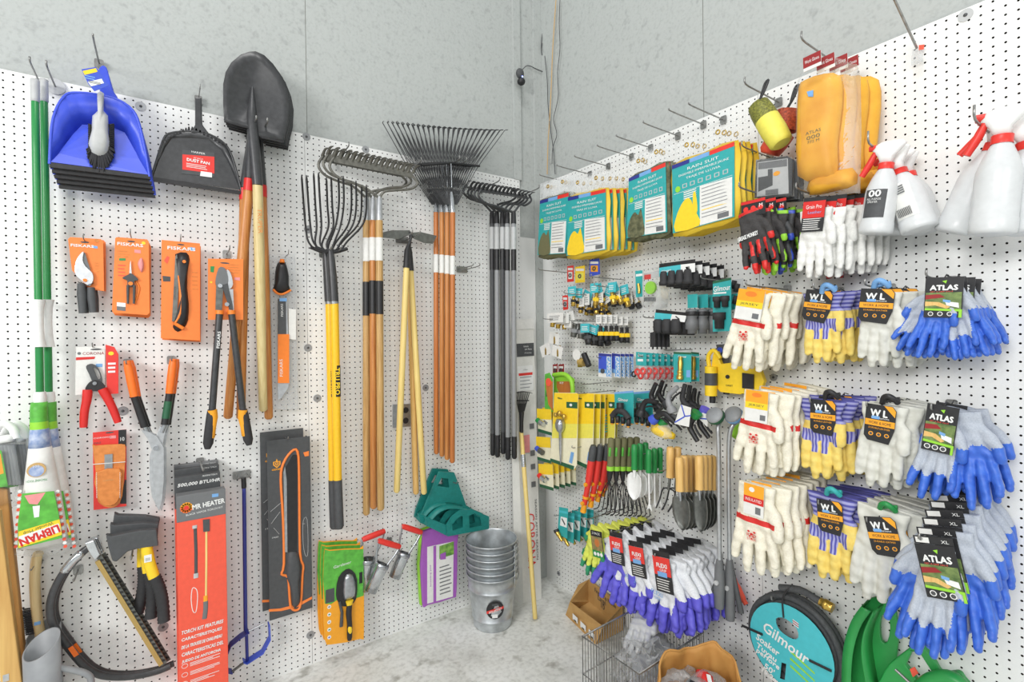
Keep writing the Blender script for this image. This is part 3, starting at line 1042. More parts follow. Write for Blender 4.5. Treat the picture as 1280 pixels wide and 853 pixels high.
for r_, k in ((0.017, 'amber'), (0.012, 'charcoal'), (0.008, 'amber'), (0.004, 'charcoal')):
 mb.prism([(c.x + r_ * a, c.z + r_ * b) for a, b in ((-.85, .6), (.85, .6), (.85, -.3), (0, -1.1), (-.85, -.3))], -0.0004 - 0.0004 * (0.02 - r_) * 50, 0, k)
mb.prism([(c.x - 0.004, c.z + 0.01), (c.x + .004, c.z + .01), (c.x, c.z + .022)], -0.001, 0, 'amber')
word(mb, 'GERBER', c.x + 0.001, c.z - 0.024, 0.007, 'amber', -0.001, w=0.042, bold=0.0003)
for (a, b) in (((338, 640), (352, 628)), ((339, 655), (350, 640)), ((342, 660), (349, 668)), ((378, 655), (381, 655))):
 mb.tube([P(*a) + Vector((0, -0.001, 0)), P(*b) + Vector((0, -0.001, 0))], 0.0009, 'lightgrey', 4)
pp = smooth_pts([P(379, 652), P(384, 650), P(385, 690), P(382, 695), P(379, 680)], 3, True)
mb.tube(pp, 0.0009, 'lightgrey', 4, closed=True)
word(mb, '10" BLADE', P(344, 672).x, P(344, 672).z, 0.006, 'white', -0.001, w=0.025)
mb.prism(t.xz([(336, 762), (350, 761), (370, 756), (390, 746), (390, 749), (372, 759), (352, 764), (336, 765)]), -0.0012, 0, 'orangecard')
mb.prism(t.xz([(379, 566), (386, 564), (386, 570), (381, 571)]), -0.001, 0, 'orangecard')
mb.build('lettering', t)
dup(t, ['orange handled saw on a black pack, hanging behind the front pack'], (-0.022, 0.028, 0.035), 0, 0)
hook('L', 355, 546, 0.09, 'peg hook holding the two black saw packs', 0.006, 0.0025)
def pan_mesh(t, key, lipkey):
 """open dustpan hung by its handle: floor, side walls, back and lip"""
 P = lambda x, y: t(x, y)
 outer = [(63, 196), (64, 150), (78, 122), (90, 116), (118, 117), (148, 124), (166, 138), (176, 160), (184, 196), (187, 222), (62, 204)]
 inner = [(70, 193), (84, 172), (97, 150), (112, 148), (140, 152), (156, 160), (168, 178), (180, 205)]
 O = [(q.x, 0.0, q.z) for q in (P(*a) for a in outer[:9])]
 I = [(q.x, 0.062, q.z) for q in (P(*a) for a in inner)]
 return O, I
t = hung('dustpan', 'blue plastic dustpan with black rubber lip, frontmost of the nested stack', 'dustpan', 125, 160, 0.15, 'blue dustpans')
P = lambda x, y: t(x, y)
rim = [P(62, 205), P(64, 165), P(69, 140), P(80, 121), (P(92, 116)), P(120, 118), P(148, 125), P(166, 138), P(174, 155), P(181, 185), P(187, 221)]
flo = [P(63, 203), P(72, 190), P(82, 174), P(92, 158), P(100, 149), P(120, 150), P(140, 153), P(155, 160), P(164, 176), P(174, 197), P(186, 219)]
n = len(rim)
th = 0.0035
V, Fs = [], []
dep = [0.0, 0.02, 0.04, 0.05, 0.052, 0.052, 0.052, 0.05, 0.04, 0.02, 0.0]
for i in range(n):
 V.append(rim[i] + Vector((0, 0.0, 0)))
for i in range(n):
 V.append(flo[i] + Vector((0, dep[i], 0)))
for i in range(n - 1):
 Fs.append((i, i + 1, n + i + 1, n + i))
m = MB()
m.add(V, Fs, 'panblue', True)
cf = n * 2
m.add([V[n + i] for i in range(n)], [tuple(range(n))], 'panblue')
body = m.build('pan', t)
s_ = body.modifiers.new('thickness', 'SOLIDIFY')
s_.thickness = 0.003
MB().tube(smooth_pts(rim, 3), 0.0045, 'panblue', 8).build('rim', t)
lip = t.xz([(62, 203), (125, 211), (187, 219), (188, 224), (62, 209)])
MB().prism(lip, -0.002, 0.014, 'blackrubber').build('rubber_lip', t)
hb = MB().prism(sm2(t.xz([(121, 84), (126, 77), (132, 79), (136, 92), (140, 108), (148, 122), (128, 121), (122, 100)]), 2), 0.03, 0.052, 'panblue')
hb.build('handle', t, bevel=0.003)
pans = dup(t, ['blue plastic dustpan, second of the nested stack, lip showing under the first', 'blue plastic dustpan, third of the nested stack below the brush', 'blue plastic dustpan, fourth of the nested stack below the brush', 'blue plastic dustpan, rearmost of the nested stack against the wall'], (0.0035, 0.016, -0.0125))
b = hung('hand_brush', 'grey handled hand brush with black bristles clipped in the blue dustpan', 'brush', 125, 165, 0.165)
P = lambda x, y: b(x, y)
oln = sm2(b.xz([(121, 115), (129.5, 115), (129, 137), (134.5, 143), (135, 165), (137, 178), (133, 191), (125, 194), (115, 191), (110, 178), (114, 162), (115, 143), (121.5, 137)]), 2)
MB().puff(oln, 0.012, 0.02, 'lightgrey', 4, 0.006).build('handle', b)
mb = MB()
rr = random.Random(3)
for i in range(46):
 q = PI + PI * i / 45
 c = (125 + 15 * math.cos(q) * 1.0, 186 - 20 * math.sin(q))
 base = P(124 + 9 * math.cos(q), 180 - 8 * math.sin(q))
 tipx = 125 + (17.5 + rr.uniform(-1, 1)) * math.cos(q)
 tipy = 182 - (30 + rr.uniform(-2, 2)) * math.sin(q) if math.sin(q) < -0.1 else 186
 e = P(tipx, tipy)
 for dy in (0.014, 0.024, 0.034):
  mb.tube([base + Vector((0, dy, 0)), e + Vector((0, dy - 0.006 + rr.uniform(0, .01), 0))], [0.004, 0.0022], 'bristle', 5)
for i in range(12):
 for s1 in (0, 1):
  a = P((113, 136)[s1], 155 + i * 2.2)
  e = P((109.5, 142)[s1], 153 + i * 2.6)
  for dy in (0.012, 0.022, .03):
   mb.tube([a + Vector((0, dy, 0)), e + Vector((0, dy + .004, 0))], [0.004, 0.002], 'bristle', 5)
mb.build('bristle', b)
mb = MB().prism(b.xz([(103, 91), (121, 88), (137, 111), (119, 118), (111, 108)]), -0.026, -0.0245, 'blue')
mb.face(b.xz([(104.5, 93), (121, 89.5), (123, 94), (107, 98)]), -0.0265, 'yellow')
mb.face(b.xz([(111, 106.5), (128, 102.5), (131, 108), (115, 112)]), -0.0265, 'white')
lb = mb.build('hang_tag', b)
mb = MB()
q = b(119.5, 107.5)
lines(mb, q.x - .016, q.x + .016, q.z - .004, q.z + .006, 3, 'midgrey', -0.0268, .5, .1)
lines(mb, b(112, 100).x - .01, b(112, 100).x + .02, b(115, 102).z - 0.004, b(115, 98).z, 2, 'skyblue', -0.0266, .4)
mb.build('lettering', lb)
hook('L', 124, 80, 0.2, 'peg hook carrying the blue dustpans', 0.004, 0.003)
t = hung('dustpan', 'black plastic dustpan with red paper label, hanging beside the shovels', 'dustpan', 246, 190, 0.1)
P = lambda x, y: t(x, y)
rim = [P(189, 223), P(196, 200), P(203, 178), P(211, 167), P(238, 164), P(262, 168), P(283, 182), P(293, 205), P(302, 240)]
flo = [P(190, 221), P(197, 203), P(206, 185), P(215, 172), P(238, 172), P(260, 174), P(277, 188), P(288, 208), P(300, 237)]
m = MB()
V = list(rim) + [f + Vector((0, d, 0)) for f, d in zip(flo, (.006, .006, .006, .006, .006, .006, .006, .006, .006))]
k = len(rim)
m.add(V, [(i, i + 1, k + i + 1, k + i) for i in range(k - 1)], 'blackmetal', True)
m.add(V[k:], [tuple(range(k))], 'blackmetal')
bd = m.build('pan', t)
bd.modifiers.new('thickness', 'SOLIDIFY').thickness = 0.003
MB().tube(smooth_pts(rim, 3), 0.004, 'blackmetal', 8).build('rim', t)
mb = MB()
for i in range(20):
 u = i / 19
 a = rim[2].lerp(rim[4], u * 2) if u < .5 else rim[4].lerp(rim[6], u * 2 - 1)
 bow = math.sin(u * PI) * 0.012
 mb.prism([(a.x - .0042, a.z + bow - 0.002), (a.x + .0042, a.z + bow - .002), (a.x + .002, a.z + bow + .007), (a.x - .002, a.z + bow + .007)], -0.004, 0.018, 'black')
mb.build('comb_tooth', t)
MB().prism(t.xz([(189, 221), (302, 239), (301, 243), (190, 226)]), -0.003, 0.012, 'black').build('lip', t)
MB().prism(t.xz([(244, 122), (252, 122), (253, 156), (262, 168), (238, 166), (244, 156)]), -0.004, 0.02, 'blackmetal').build('handle', t, bevel=0.004)
mb = MB().prism(t.xz([(228, 187), (268, 191), (268, 221), (227, 217)]), 0.001, 0.002, 'charcoal')
lab = mb.build('label', t)
mb = MB()
mb.face(t.xz([(228, 193), (268, 196), (268, 217), (228, 212)]), 0.0004, 'brightred')
mb.face(t.xz([(251, 214), (265, 216), (265, 222), (250, 220)]), 0.0, 'white')
q = t(248, 202)
word(mb, 'DUST PAN', q.x, q.z, 0.011, 'white', -0.0002, w=0.075, bold=0.0006, rot=-0.03)
word(mb, 'HARPER', t(248, 189).x, t(248, 191).z, 0.007, 'white', 0.0004, w=0.045)
word(mb, '12" INCH', q.x, q.z + 0.012, 0.006, 'white', -0.0002, w=0.03)
lines(mb, q.x - .04, q.x + .035, q.z - .028, q.z - .009, 3, 'paper', -0.0002, .35)
mb.build('lettering', lab)
hook('L', 248, 125, 0.11, 'slim hook holding the black dustpan', 0.012, 0.002)
def shovel(label, off, dx, dy, hpts, hk, collar, lab):
 t = hung('shovel', label, 'shovel', 320, 200, off, 'digging shovels')
 P = lambda x, y: t(x + dx, y + dy)
 pts = [(321, 64), (332, 69), (343, 80), (353, 94), (360, 112), (363, 128), (362, 150), (358, 166), (356, 178), (335, 172), (327, 171), (312, 158), (300, 156), (282, 152), (281, 130), (281, 105), (284, 90), (291, 78), (303, 68), (313, 64.5)]
 ol = [P(*a) for a in pts]
 c = P(320, 120)
 n = len(ol)
 V, Fs = [], []
 R = 5
 for r in range(R):
  k = 1 - r / R
  for q in ol:
   x, z = c.x + (q.x - c.x) * k, c.z + (q.z - c.z) * k
   y = 0.032 * (1 - k * k) - 0.0
   V.append((x, y, z))
 V.append((c.x, 0.034, c.z))
 for r in range(R - 1):
  for j in range(n):
   Fs.append((r * n + j, (r + 1) * n + j, (r + 1) * n + (j + 1) % n, r * n + (j + 1) % n))
 for j in range(n):
  Fs.append(((R - 1) * n + j, len(V) - 1, (R - 1) * n + (j + 1) % n))
 b = MB().add(V, Fs, 'blackmetal', True).build('blade', t)
 b.modifiers.new('thickness', 'SOLIDIFY').thickness = 0.003
 MB().tube([P(282, 152), P(300, 157), P(312, 160)], 0.004, 'black', 6).build('foot_step', t)
 MB().tube([P(328, 172), P(342, 175), P(356, 178)], 0.004, 'black', 6).build('foot_step', t)
 s0 = P(318, 106) + Vector((0, 0.024, 0))
 s1 = P(317, 150) + Vector((0, 0.012, 0))
 s2 = t(*hpts[0])
 MB().tube(smooth_pts([s0, s0.lerp(s1, .5), s1, s1.lerp(s2, .5), s2], 3), [0.004, 0.006, 0.010, .013, .016, .0185, .02, .021, .0215, .021, .0205, .02, .0195], 'blackmetal', 14).build('socket', t)
 h0, h1 = t(*hpts[0]), t(*hpts[1], .03 + off * .25)
 d = (h1 - h0).normalized()
 k = 10
 MB().tube([h0.lerp(h1, i / k) for i in range(k + 1)] + [h1 + d * 0.008], [0.0185 + 0.0015 * math.sin(i * .5) for i in range(k + 1)] + [0.010], hk, 14).build('handle', t)
 if collar:
  MB().tube([h0, h0.lerp(h1, 0.05)], 0.0205, 'red', 14).build('collar', t)
 if lab:
  mb = MB()
  a = h0.lerp(h1, 0.16)
  M = Matrix.Translation((a.x, -0.0212, a.z)) @ Matrix.Rotation(math.atan2(d.x, -d.z) * -1 + PI / 2, 4, 'Y')
  word(mb, lab, 0, 0, 0.016, 'leather', 0, w=0.1, M=M)
  mb.build('lettering', t)
 return t
shovel('black round point shovel hung blade up, frontmost, with pale ash handle', 0.17, -1.5, 0, ((322, 232), (329, 512)), 'ash', False, 'TRUPER')
shovel('black round point shovel, second behind the pale handled one, with red collar', 0.13, 0.5, 3, ((312, 224), (285, 521)), 'brownwood', True, None)
shovel('black round point shovel, third blade in the nest, handle leaning left', 0.09, 2, 6, ((306, 236), (301, 522)), 'brownwood', True, None)
shovel('black round point shovel, rearmost blade against the wall, handle right of the ash one', 0.055, 4, 9, ((327, 232), (336, 522)), 'brownwood', True, None)
hook('L', 318, 172, 0.2, 'sturdy double prong hook carrying the shovels', 0.008, 0.004, True)
def cardbase(t, pts, key, off=None, th=0.003, hole=None, name='card', r=None):
 o = t.xz(pts)
 return MB().prism(o, 0, th, key).build(name, t)
def hang_slot(mb, t, px, py, w_=0.012):
 q = t(px, py)
 mb.prism(circ(q.x, q.z, w_, 12, rz=0.003), -0.0006, 0.0, 'charcoal')
t = hung('carded_pruner', 'black handled bypass pruner on an orange card, frontmost of its pair', 'pruner', 108, 340, 0.07, 'orange carded bypass pruners')
cd_ = cardbase(t, [(85, 299), (88, 296.5), (126, 299), (129, 302), (130, 364), (112, 362), (90, 338)], 'orangecard')
mb = MB()
word(mb, 'FISKARS', t(103, 308).x, t(103, 307.5).z, 0.009, 'white', -0.0008, w=0.062, bold=0.0005)
mb.prism(t.xz([(115, 307), (122, 308), (122, 311), (115, 310)]), -0.001, 0, 'skyblue')
mb.prism(circ(t(121, 301).x, t(121, 301).z, 0.007, 12), -0.001, 0, 'leather')
lines(mb, t(119, 325).x, t(124, 325).x, t(119, 340).z, t(119, 326).z, 4, 'leather', -0.0008, .3)
hang_slot(mb, t, 106, 303)
mb.build('lettering', t)
MB().prism(sm2(t.xz([(105, 315), (98, 322), (94, 333), (95, 344), (103, 352), (112, 358), (117, 351), (116, 342), (108, 334), (104, 326)])), -0.012, -0.003, 'satin').build('blade', t, bevel=0.001)
MB().prism(sm2(t.xz([(106, 316), (103, 324), (106, 335), (113, 338), (110, 328)])), -0.008, -0.002, 'midgrey').build('hook_blade', t)
MB().prism(circ(t(107, 351).x, t(107, 351).z, 0.006, 14), -0.017, -0.01, 'orange').build('pivot', t)
for a, b_ in (((102, 355), (104, 392)), ((114, 360), (117, 391))):
 p, q = t(*a), t(*b_)
 MB().tube([p + Vector((0, -0.01, 0)), p.lerp(q, .4) + Vector((0, -0.012, 0)), q + Vector((0, -0.011, 0))], [0.011, 0.0135, 0.011], 'charcoal', 12, flat=0.8).build('handle', t)
MB().tube([t(98, 353) + Vector((0, -.013, 0)), t(108, 358) + Vector((0, -.016, 0)), t(118, 354) + Vector((0, -.01, 0))], 0.0013, 'black', 5).build('cable_tie', t)
dup(t, ['black handled bypass pruner on an orange card, behind the frontmost one'], (0.004, 0.03, 0.002), 0, 0.01)
hook('L', 109, 305, 0.11, 'peg hook holding the bypass pruners', 0.012, 0.002, back=False)
t = hung('carded_snips', 'micro tip pruning snips on an orange card, frontmost of three', 'snips', 163, 345, 0.085, 'orange carded pruning snips')
cardbase(t, [(144, 298), (146, 296.5), (184, 299.5), (186, 302), (187, 391), (184, 394), (141, 391), (140, 388)], 'orangecard')
mb = MB()
q = t(163, 306)
word(mb, 'FISKARS', q.x, q.z, 0.011, 'white', -0.0008, w=0.075, bold=0.0005, rot=-.01)
lines(mb, t(147, 311).x, t(163, 311).x, t(147, 321).z, t(147, 311).z, 3, 'leather', -0.0008, .35)
mb.prism(t.xz([(149, 323), (157, 323), (157, 326), (149, 326)]), -0.001, 0, 'kelly')
mb.prism(t.xz([(168, 312), (176, 313), (176, 317), (168, 316)]), -0.001, 0, 'pink')
lines(mb, t(147, 311).x, t(157, 311).x, t(147, 345).z, t(147, 328).z, 4, 'coral', -0.0008, .3)
mb.prism(circ(t(179.5, 304).x, t(179.5, 304).z, 0.006, 14), -0.001, 0, 'yellow')
mb.face(t.xz([(146, 378), (157, 379), (157, 389), (146, 388)]), -0.0008, 'midgrey')
mb.face(t.xz([(146, 378), (157, 379), (157, 384), (146, 383)]), -0.001, 'white')
hang_slot(mb, t, 164, 302)
mb.build('lettering', t)
MB().puff(sm2(t.xz([(172, 330), (177, 322), (180, 332), (177, 341)])), 0, 0.01, 'pink').build('sheath', t)
MB().prism(t.xz([(161.5, 346), (162.5, 330), (163.5, 326), (165, 346)]), -0.008, -0.003, 'satin').build('blade', t)
MB().prism(sm2(t.xz([(153, 348), (160, 344), (163, 342), (167, 344), (173, 350), (168, 352), (167, 358), (160, 358), (159, 351)])), -0.01, -0.002, 'charcoal').build('thumb_rest', t, bevel=0.001)
MB().prism(circ(t(163.5, 355).x, t(163.5, 355).z, 0.007, 14), -0.014, -0.008, 'orange').build('pivot', t)
for a, b_ in (((160, 357), (160, 380)), ((168, 357), (167.5, 380))):
 MB().tube([t(*a) + Vector((0, -.008, 0)), t(*b_) + Vector((0, -.008, 0))], [.0045, .0035], 'charcoal', 8).build('handle', t)
MB().tube(smooth_pts([t(170, 352), t(174, 360), t(172, 370), t(168, 381)], 3), .0035, 'orange', 8).build('spring_handle', t)
dup(t, ['micro tip pruning snips on an orange card, second of three', 'micro tip pruning snips on an orange card, rearmost of three'], (0.002, 0.028, -0.004), 0, 0.02)
hook('L', 165, 300, 0.12, 'peg hook holding the pruning snips', 0.014, 0.002, back=False)
t = hung('carded_folding_saw', 'black and orange folding saw on a tall orange card, front one of the pair', 'saw', 226, 362, 0.07, 'orange carded folding saws')
cardbase(t, [(202, 300), (250, 304.5), (250, 426), (201, 423)], 'orangecard')
mb = MB()
q = t(227, 311)
word(mb, 'FISKARS', q.x, q.z, 0.012, 'white', -0.0008, w=0.09, bold=0.0006)
mb.prism(t.xz([(237, 309), (244, 310), (244, 314), (237, 313)]), -0.001, 0, 'skyblue')
lines(mb, t(240, 340).x, t(248, 340).x, t(240, 362).z, t(240, 336).z, 5, 'leather', -0.0008, .2)
mb.prism(t.xz([(203, 345), (213, 346), (213, 352), (204, 352)]), -0.001, 0, 'charcoal')
mb.prism(t.xz([(205, 326), (209, 320), (212, 322), (209, 330)]), -0.001, 0, 'coral')
hang_slot(mb, t, 226, 306)
mb.build('lettering', t)
MB().prism(t.xz([(219, 322), (221, 318), (224, 340), (221, 402), (215, 402)]), -0.008, -0.003, 'darksteel').build('blade', t)
hl = sm2(t.xz([(219, 318), (233, 316), (237, 325), (235, 335), (234, 360), (236, 380), (235, 400), (230, 410), (222, 415), (216, 409), (220, 402), (225, 395), (225, 375), (223, 350), (222, 332)]), 2)
MB().puff(hl, -0.002, 0.016, 'black', 4).build('handle', t)
MB().tube(smooth_pts([t(223, 345), t(226, 370), t(225, 392), t(219, 404)], 3), [.003, .004, .005, .006, .006, .006, .006, .005, .004, .004], 'orange', 8, M=Matrix.Translation((0, -.012, 0))).build('grip_inlay', t)
MB().tube([t(218, 404) + Vector((0, -.008, 0)), t(229, 411) + Vector((0, -.008, 0))], .007, 'orange', 8).build('end_cap', t)
mb = MB()
word(mb, 'Fiskars', t(218.5, 365).x, t(218.5, 365).z, .006, 'charcoal', -0.0084, w=.04, rot=PI / 2)
mb.build('lettering', t)
MB().prism(circ(t(230, 328).x, t(230, 328).z, 0.006, 14), -0.022, -0.016, 'orange').build('pivot', t)
dup(t, ['black and orange folding saw on a tall orange card, behind the front one'], (0.004, 0.03, -0.006), 0, 0.0)
hook('L', 225, 305, 0.11, 'peg hook holding the folding saws', 0.014, 0.002, back=False)
t = hung('loppers', 'long black handled loppers with orange grips on an orange card', 'loppers', 283, 440, 0.135)
cardbase(t, [(260, 323.5), (304, 324), (304, 400), (260, 400)], 'orangecard', th=.003)
mb = MB()
lines(mb, t(285, 328).x, t(301, 328).x, t(285, 341).z, t(285, 328).z, 4, 'leather', -0.0008, .3)
mb.prism(t.xz([(263, 333), (268, 333), (267, 341), (263, 340)]), -0.001, 0, 'kelly')
mb.prism(t.xz([(293, 347), (300, 347), (300, 351), (293, 350)]), -0.001, 0, 'pink')
mb.prism(circ(t(264, 353).x, t(264, 353).z, .004, 10), -0.001, 0, 'yellow')
hang_slot(mb, t, 281, 329, .016)
mb.build('lettering', t)
MB().prism(sm2(t.xz([(273, 336), (279, 335), (283, 340), (285, 352), (281, 361), (272, 360), (269, 352)])), -0.014, -0.004, 'midgrey').build('blade', t, bevel=.001)
MB().prism(sm2(t.xz([(283, 338), (288, 342), (291, 356), (286, 362), (284, 352)])), -0.012, -0.004, 'satin').build('hook_blade', t, bevel=.001)
MB().prism(t.xz([(270, 358), (279, 357), (277, 388), (269, 388)]), -0.012, -0.005, 'darksteel').build('arm', t)
MB().prism(t.xz([(277, 357), (284, 355), (290, 380), (291, 388), (286, 387)]), -0.018, -0.012, 'charcoal').build('gear_link', t, bevel=.001)
MB().prism(t.xz([(283, 362), (291, 362), (292, 388), (286, 388)]), -0.012, -0.005, 'satin').build('arm', t)
for a in ((274.5, 358), (283, 381)):
 MB().prism(circ(t(*a).x, t(*a).z, .008, 14), -0.022, -0.012, 'chrome').build('bolt', t)
for (a, b_, c) in (((274, 392), (265, 512), (259, 561)), ((289, 392), (303, 512), (311, 556))):
 p, q, e = t(*a), t(*b_), t(*c)
 MB().tube([p + Vector((0, -.012, 0)), q + Vector((0, -.012, 0))], .0125, 'blackmetal', 14).build('handle', t)
 p0 = p.lerp(q, -0.03)
 MB().tube([p0 + Vector((0, -.012, 0)), p.lerp(q, .01) + Vector((0, -.012, 0))], .0145, 'orange', 14).build('ferrule', t)
 d = Vector((0, -.012, 0))
 MB().tube([q + d, q.lerp(e, .15) + d, q.lerp(e, .5) + d, q.lerp(e, .85) + d, e + d], [.016, .018, .0185, .018, .010], 'blackrubber', 14, flat=.85).build('grip', t)
 sx = 1 if a[0] < 280 else -1
 o = Vector((sx * .006, -.012, 0))
 MB().tube([q + d + Vector((0, -.003, 0)), q.lerp(e, .2) + o, q.lerp(e, .45) + o * 1.2, q.lerp(e, .7) + o, q.lerp(e, .78) + o * .5], [.0165, .0165, .013, .015, .006], 'amber', 12, flat=.9).build('grip_inlay', t)
mb = MB()
a = t(272.5, 425)
word(mb, 'FISKARS', a.x, a.z, .010, 'white', -0.0253, w=.065, rot=PI / 2 - .08 + .0, bold=.0004)
mb.build('lettering', t)
hook('L', 283, 318, 0.13, 'bent peg hook holding the loppers card', 0.012, 0.0025)
t = hung('carded_pruner', 'red handled hand pruner on a white and red card below the orange cards', 'pruner', 122, 480, 0.05)
cardbase(t, [(95, 434), (131, 433), (131, 492), (94, 494)], 'paper', th=.002)
MB().prism(t.xz([(132, 431), (143, 434), (148, 443), (148, 492), (134, 493)]), -0.006, .004, 'brightred').build('card_flap', t)
mb = MB()
q = t(116, 442)
word(mb, 'CORONA', q.x + .002, q.z, .010, 'darkred', -.0008, w=.06)
mb.prism(circ(t(99, 442).x, t(99, 442).z, .005, 12), -.001, 0, 'midgrey')
mb.prism(t.xz([(95, 447), (119, 446), (118, 449), (95, 450.5)]), -.001, 0, 'red')
mb.prism(t.xz([(120, 455), (128, 455), (128, 459), (120, 459)]), -.001, 0, 'skyblue')
lines(mb, t(135, 450).x, t(145, 450).x, t(140, 466).z, t(140, 451).z, 3, 'white', -.0068, .5, .1)
mb.prism(circ(t(139, 442).x, t(139, 442).z, .008, 14, rz=.007), -.0072, -.006, 'yellow')
hang_slot(mb, t, 120, 437, .016)
mb.build('lettering', t)
MB().prism(sm2(t.xz([(108, 458), (116, 455), (124, 462), (128, 474), (126, 480), (117, 478), (112, 468)])), -.012, -.004, 'charcoal', holes=[sm2(t.xz([(117, 459), (123, 463), (126, 472), (123, 474), (119, 466)]), 2)[::-1]]).build('blade', t)
MB().prism(sm2(t.xz([(112, 478), (120, 475), (128, 478), (132, 485), (127, 489), (112, 488), (107, 486)])), -.016, -.004, 'black').build('pivot_plate', t, bevel=.001)
MB().prism(circ(t(119, 479).x, t(119, 479).z, .006, 14), -.02, -.014, 'steel').build('bolt', t)
for pts in (((110, 487), (109, 500), (106, 515), (105, 534)), ((128, 486), (135, 498), (142, 512), (148, 528))):
 pp = smooth_pts([t(*a) + Vector((0, -.012, 0)) for a in pts], 3)
 MB().tube(pp, [.014, .0145, .0145, .014, .0135, .013, .013, .0125, .012, .011], 'red', 12, flat=.8).build('handle', t)
hook('L', 119, 434, .09, 'slim hook holding the red handled pruner', .01, .002, back=False)
t = hung('tool_sheath', 'tan leather tool sheath with belt clip on a red card', 'sheath', 137, 590, 0.04)
cardbase(t, [(116, 541), (158, 537), (158, 633), (117, 638)], 'brightred', th=.002)
mb = MB()
mb.prism(t.xz([(148, 538), (158, 537), (158, 558), (148, 559)]), -.0006, 0, 'black')
mb.prism(t.xz([(150, 630), (158, 630), (158, 600), (156, 600)]), -.0006, 0, 'black')
word(mb, 'MAZ', t(122, 553).x, t(122, 554).z, .006, 'charcoal', -.001, w=.02)
word(mb, 'CORONA', t(128, 547).x, t(130, 547).z, .005, 'white', -.001, w=.05)
mb.prism(t.xz([(137, 545), (145, 544.5), (145, 548), (137, 548.5)]), -.001, 0, 'pink')
word(mb, '10', t(153, 549).x, t(153, 549).z, .014, 'white', -.001, w=.012)
hang_slot(mb, t, 137, 541, .012)
mb.build('lettering', t)
MB().prism(sm2(t.xz([(116, 558), (120, 557), (152, 555), (157, 560), (156, 585), (153, 620), (146, 632), (136, 634), (126, 630), (121, 620), (120, 590)]), 2), -.008, -.002, 'leather').build('back_strap', t)
MB().prism(sm2(t.xz([(120, 590), (150, 585), (152, 600), (150, 620), (144, 629), (135, 631), (127, 628), (122, 616)]), 2), -.02, -.008, 'leather').build('pouch', t, bevel=.003)
MB().prism(t.xz([(131, 568), (141, 567), (141, 586), (131, 587)]), -.012, -.008, 'steel').build('belt_clip', t)
MB().tube([t(116, 580) + Vector((0, -.013, 0)), t(157, 577) + Vector((0, -.01, 0))], .0015, 'paper', 5).build('elastic_band', t)
mb = MB()
for i in range(18):
 for sx in (0, 1):
  q = t((121.5, 150.5)[sx] + (0.02 * i if sx == 0 else 0), 590 + i * 1.8)
  mb.ell((q.x, -.0205, q.z), (.0012, .0012, .0018), 'white', 6)
word(mb, 'CORONA', t(136, 599).x, t(136, 599).z, .005, 'tan', -.0212, w=.03)
mb.build('stitching', t)
def shears(label, off, dx):
 t = hung('hedge_shears', label, 'shears', 190, 540, off, 'orange handled hedge shears')
 P = lambda x, y: t(x + dx, y)
 for pts, y0 in (([(186, 540), (197, 546), (205, 560), (205, 600), (203, 625), (199, 639), (195, 632), (192, 600), (191, 565), (184, 548), (176, 537)], -.004), ([(200, 533), (208, 536), (205, 548), (203, 562), (200, 600), (198, 638), (190, 622), (187, 600), (187, 570), (193, 552)], .002)):
  MB().prism([(P(*a).x, P(*a).z) for a in pts], y0, y0 + .005, 'satin').build('blade', t, bevel=.0008)
 MB().prism(circ(P(195, 560).x, P(195, 560).z, .009, 14), -.012, -.002, 'chrome').build('pivot_bolt', t)
 for pts in (((159, 451), (168, 496), (181, 534)), ((217, 449), (212, 492), (206, 531))):
  a, m_, e = [P(*q) for q in pts]
  MB().tube([a, a.lerp(m_, .2), a.lerp(m_, .6), m_], [.011, .0145, .0145, .0135], 'orangebright', 12).build('grip', t)
  MB().tube([m_, m_.lerp(e, .5), e], [.0125, .0125, .013], 'black', 12).build('handle', t)
  if pts[0][0] > 200 and dx == 0:
   mb = MB().tube([m_.lerp(e, .25), m_.lerp(e, .8)], .0132, 'deepgreen', 12)
   mb.build('label_sleeve', t)
  k = P(195, 560)
  q = e.lerp(k, .35)
  MB().tube([e, q], [.008, .006], 'steel', 8, flat=.6).build('tang', t)
 return t
shears('orange gripped hedge shears, front pair, blades pointing down', .09, 0)
shears('orange gripped hedge shears, hanging behind the front pair', .045, 3)
hook('L', 160, 454, .12, 'hook under the left grip of the hedge shears', .008, .0025)
hook('L', 214, 450, .12, 'hook under the right grip of the hedge shears', .012, .0025)
t = hung('pruning_saw', 'pruning saw with black grip in a clear plastic sleeve beside the ash shovel handle', 'saw', 355, 420, 0.05)
MB().prism(t.xz([(337, 318), (369, 318), (373, 512), (342, 512)]), .004, .010, 'filmthick').build('plastic_sleeve', t)
gl = sm2(t.xz([(347, 329), (352, 327), (357, 329), (361, 345), (361, 358), (363, 364), (352, 367), (341, 364), (343, 355), (344, 340)]), 2)
MB().puff(gl, -.002, .024, 'black', 4).build('grip', t)
MB().tube(smooth_pts([t(341, 362), t(346, 367), t(353, 368), t(363, 363)], 3), .005, 'orange', 8, M=Matrix.Translation((0, -.01, 0))).build('guard', t)
MB().tube([t(352, 325) + Vector((0, -.012, 0)), t(352, 329) + Vector((0, -.014, 0))], [.009, .011], 'orange', 10).build('end_cap', t)
MB().prism(t.xz([(349, 374), (358, 374), (362, 470), (360, 485), (352, 497), (348, 500), (347, 490), (347, 420)]), -.004, 0, 'satin').build('blade', t)
mb = MB()
mb.prism(t.xz([(347, 374), (357, 374), (357.5, 418), (347, 418)]), -.0075, -.004, 'charcoal')
mb.prism(t.xz([(347, 418), (361, 418), (361, 479), (347, 479)]), -.0085, -.004, 'orange')
cb = mb.build('card_cover', t)
mb = MB()
word(mb, 'FISKARS', t(352, 388).x, t(352, 388).z, .009, 'white', -.008, w=.055, rot=PI / 2)
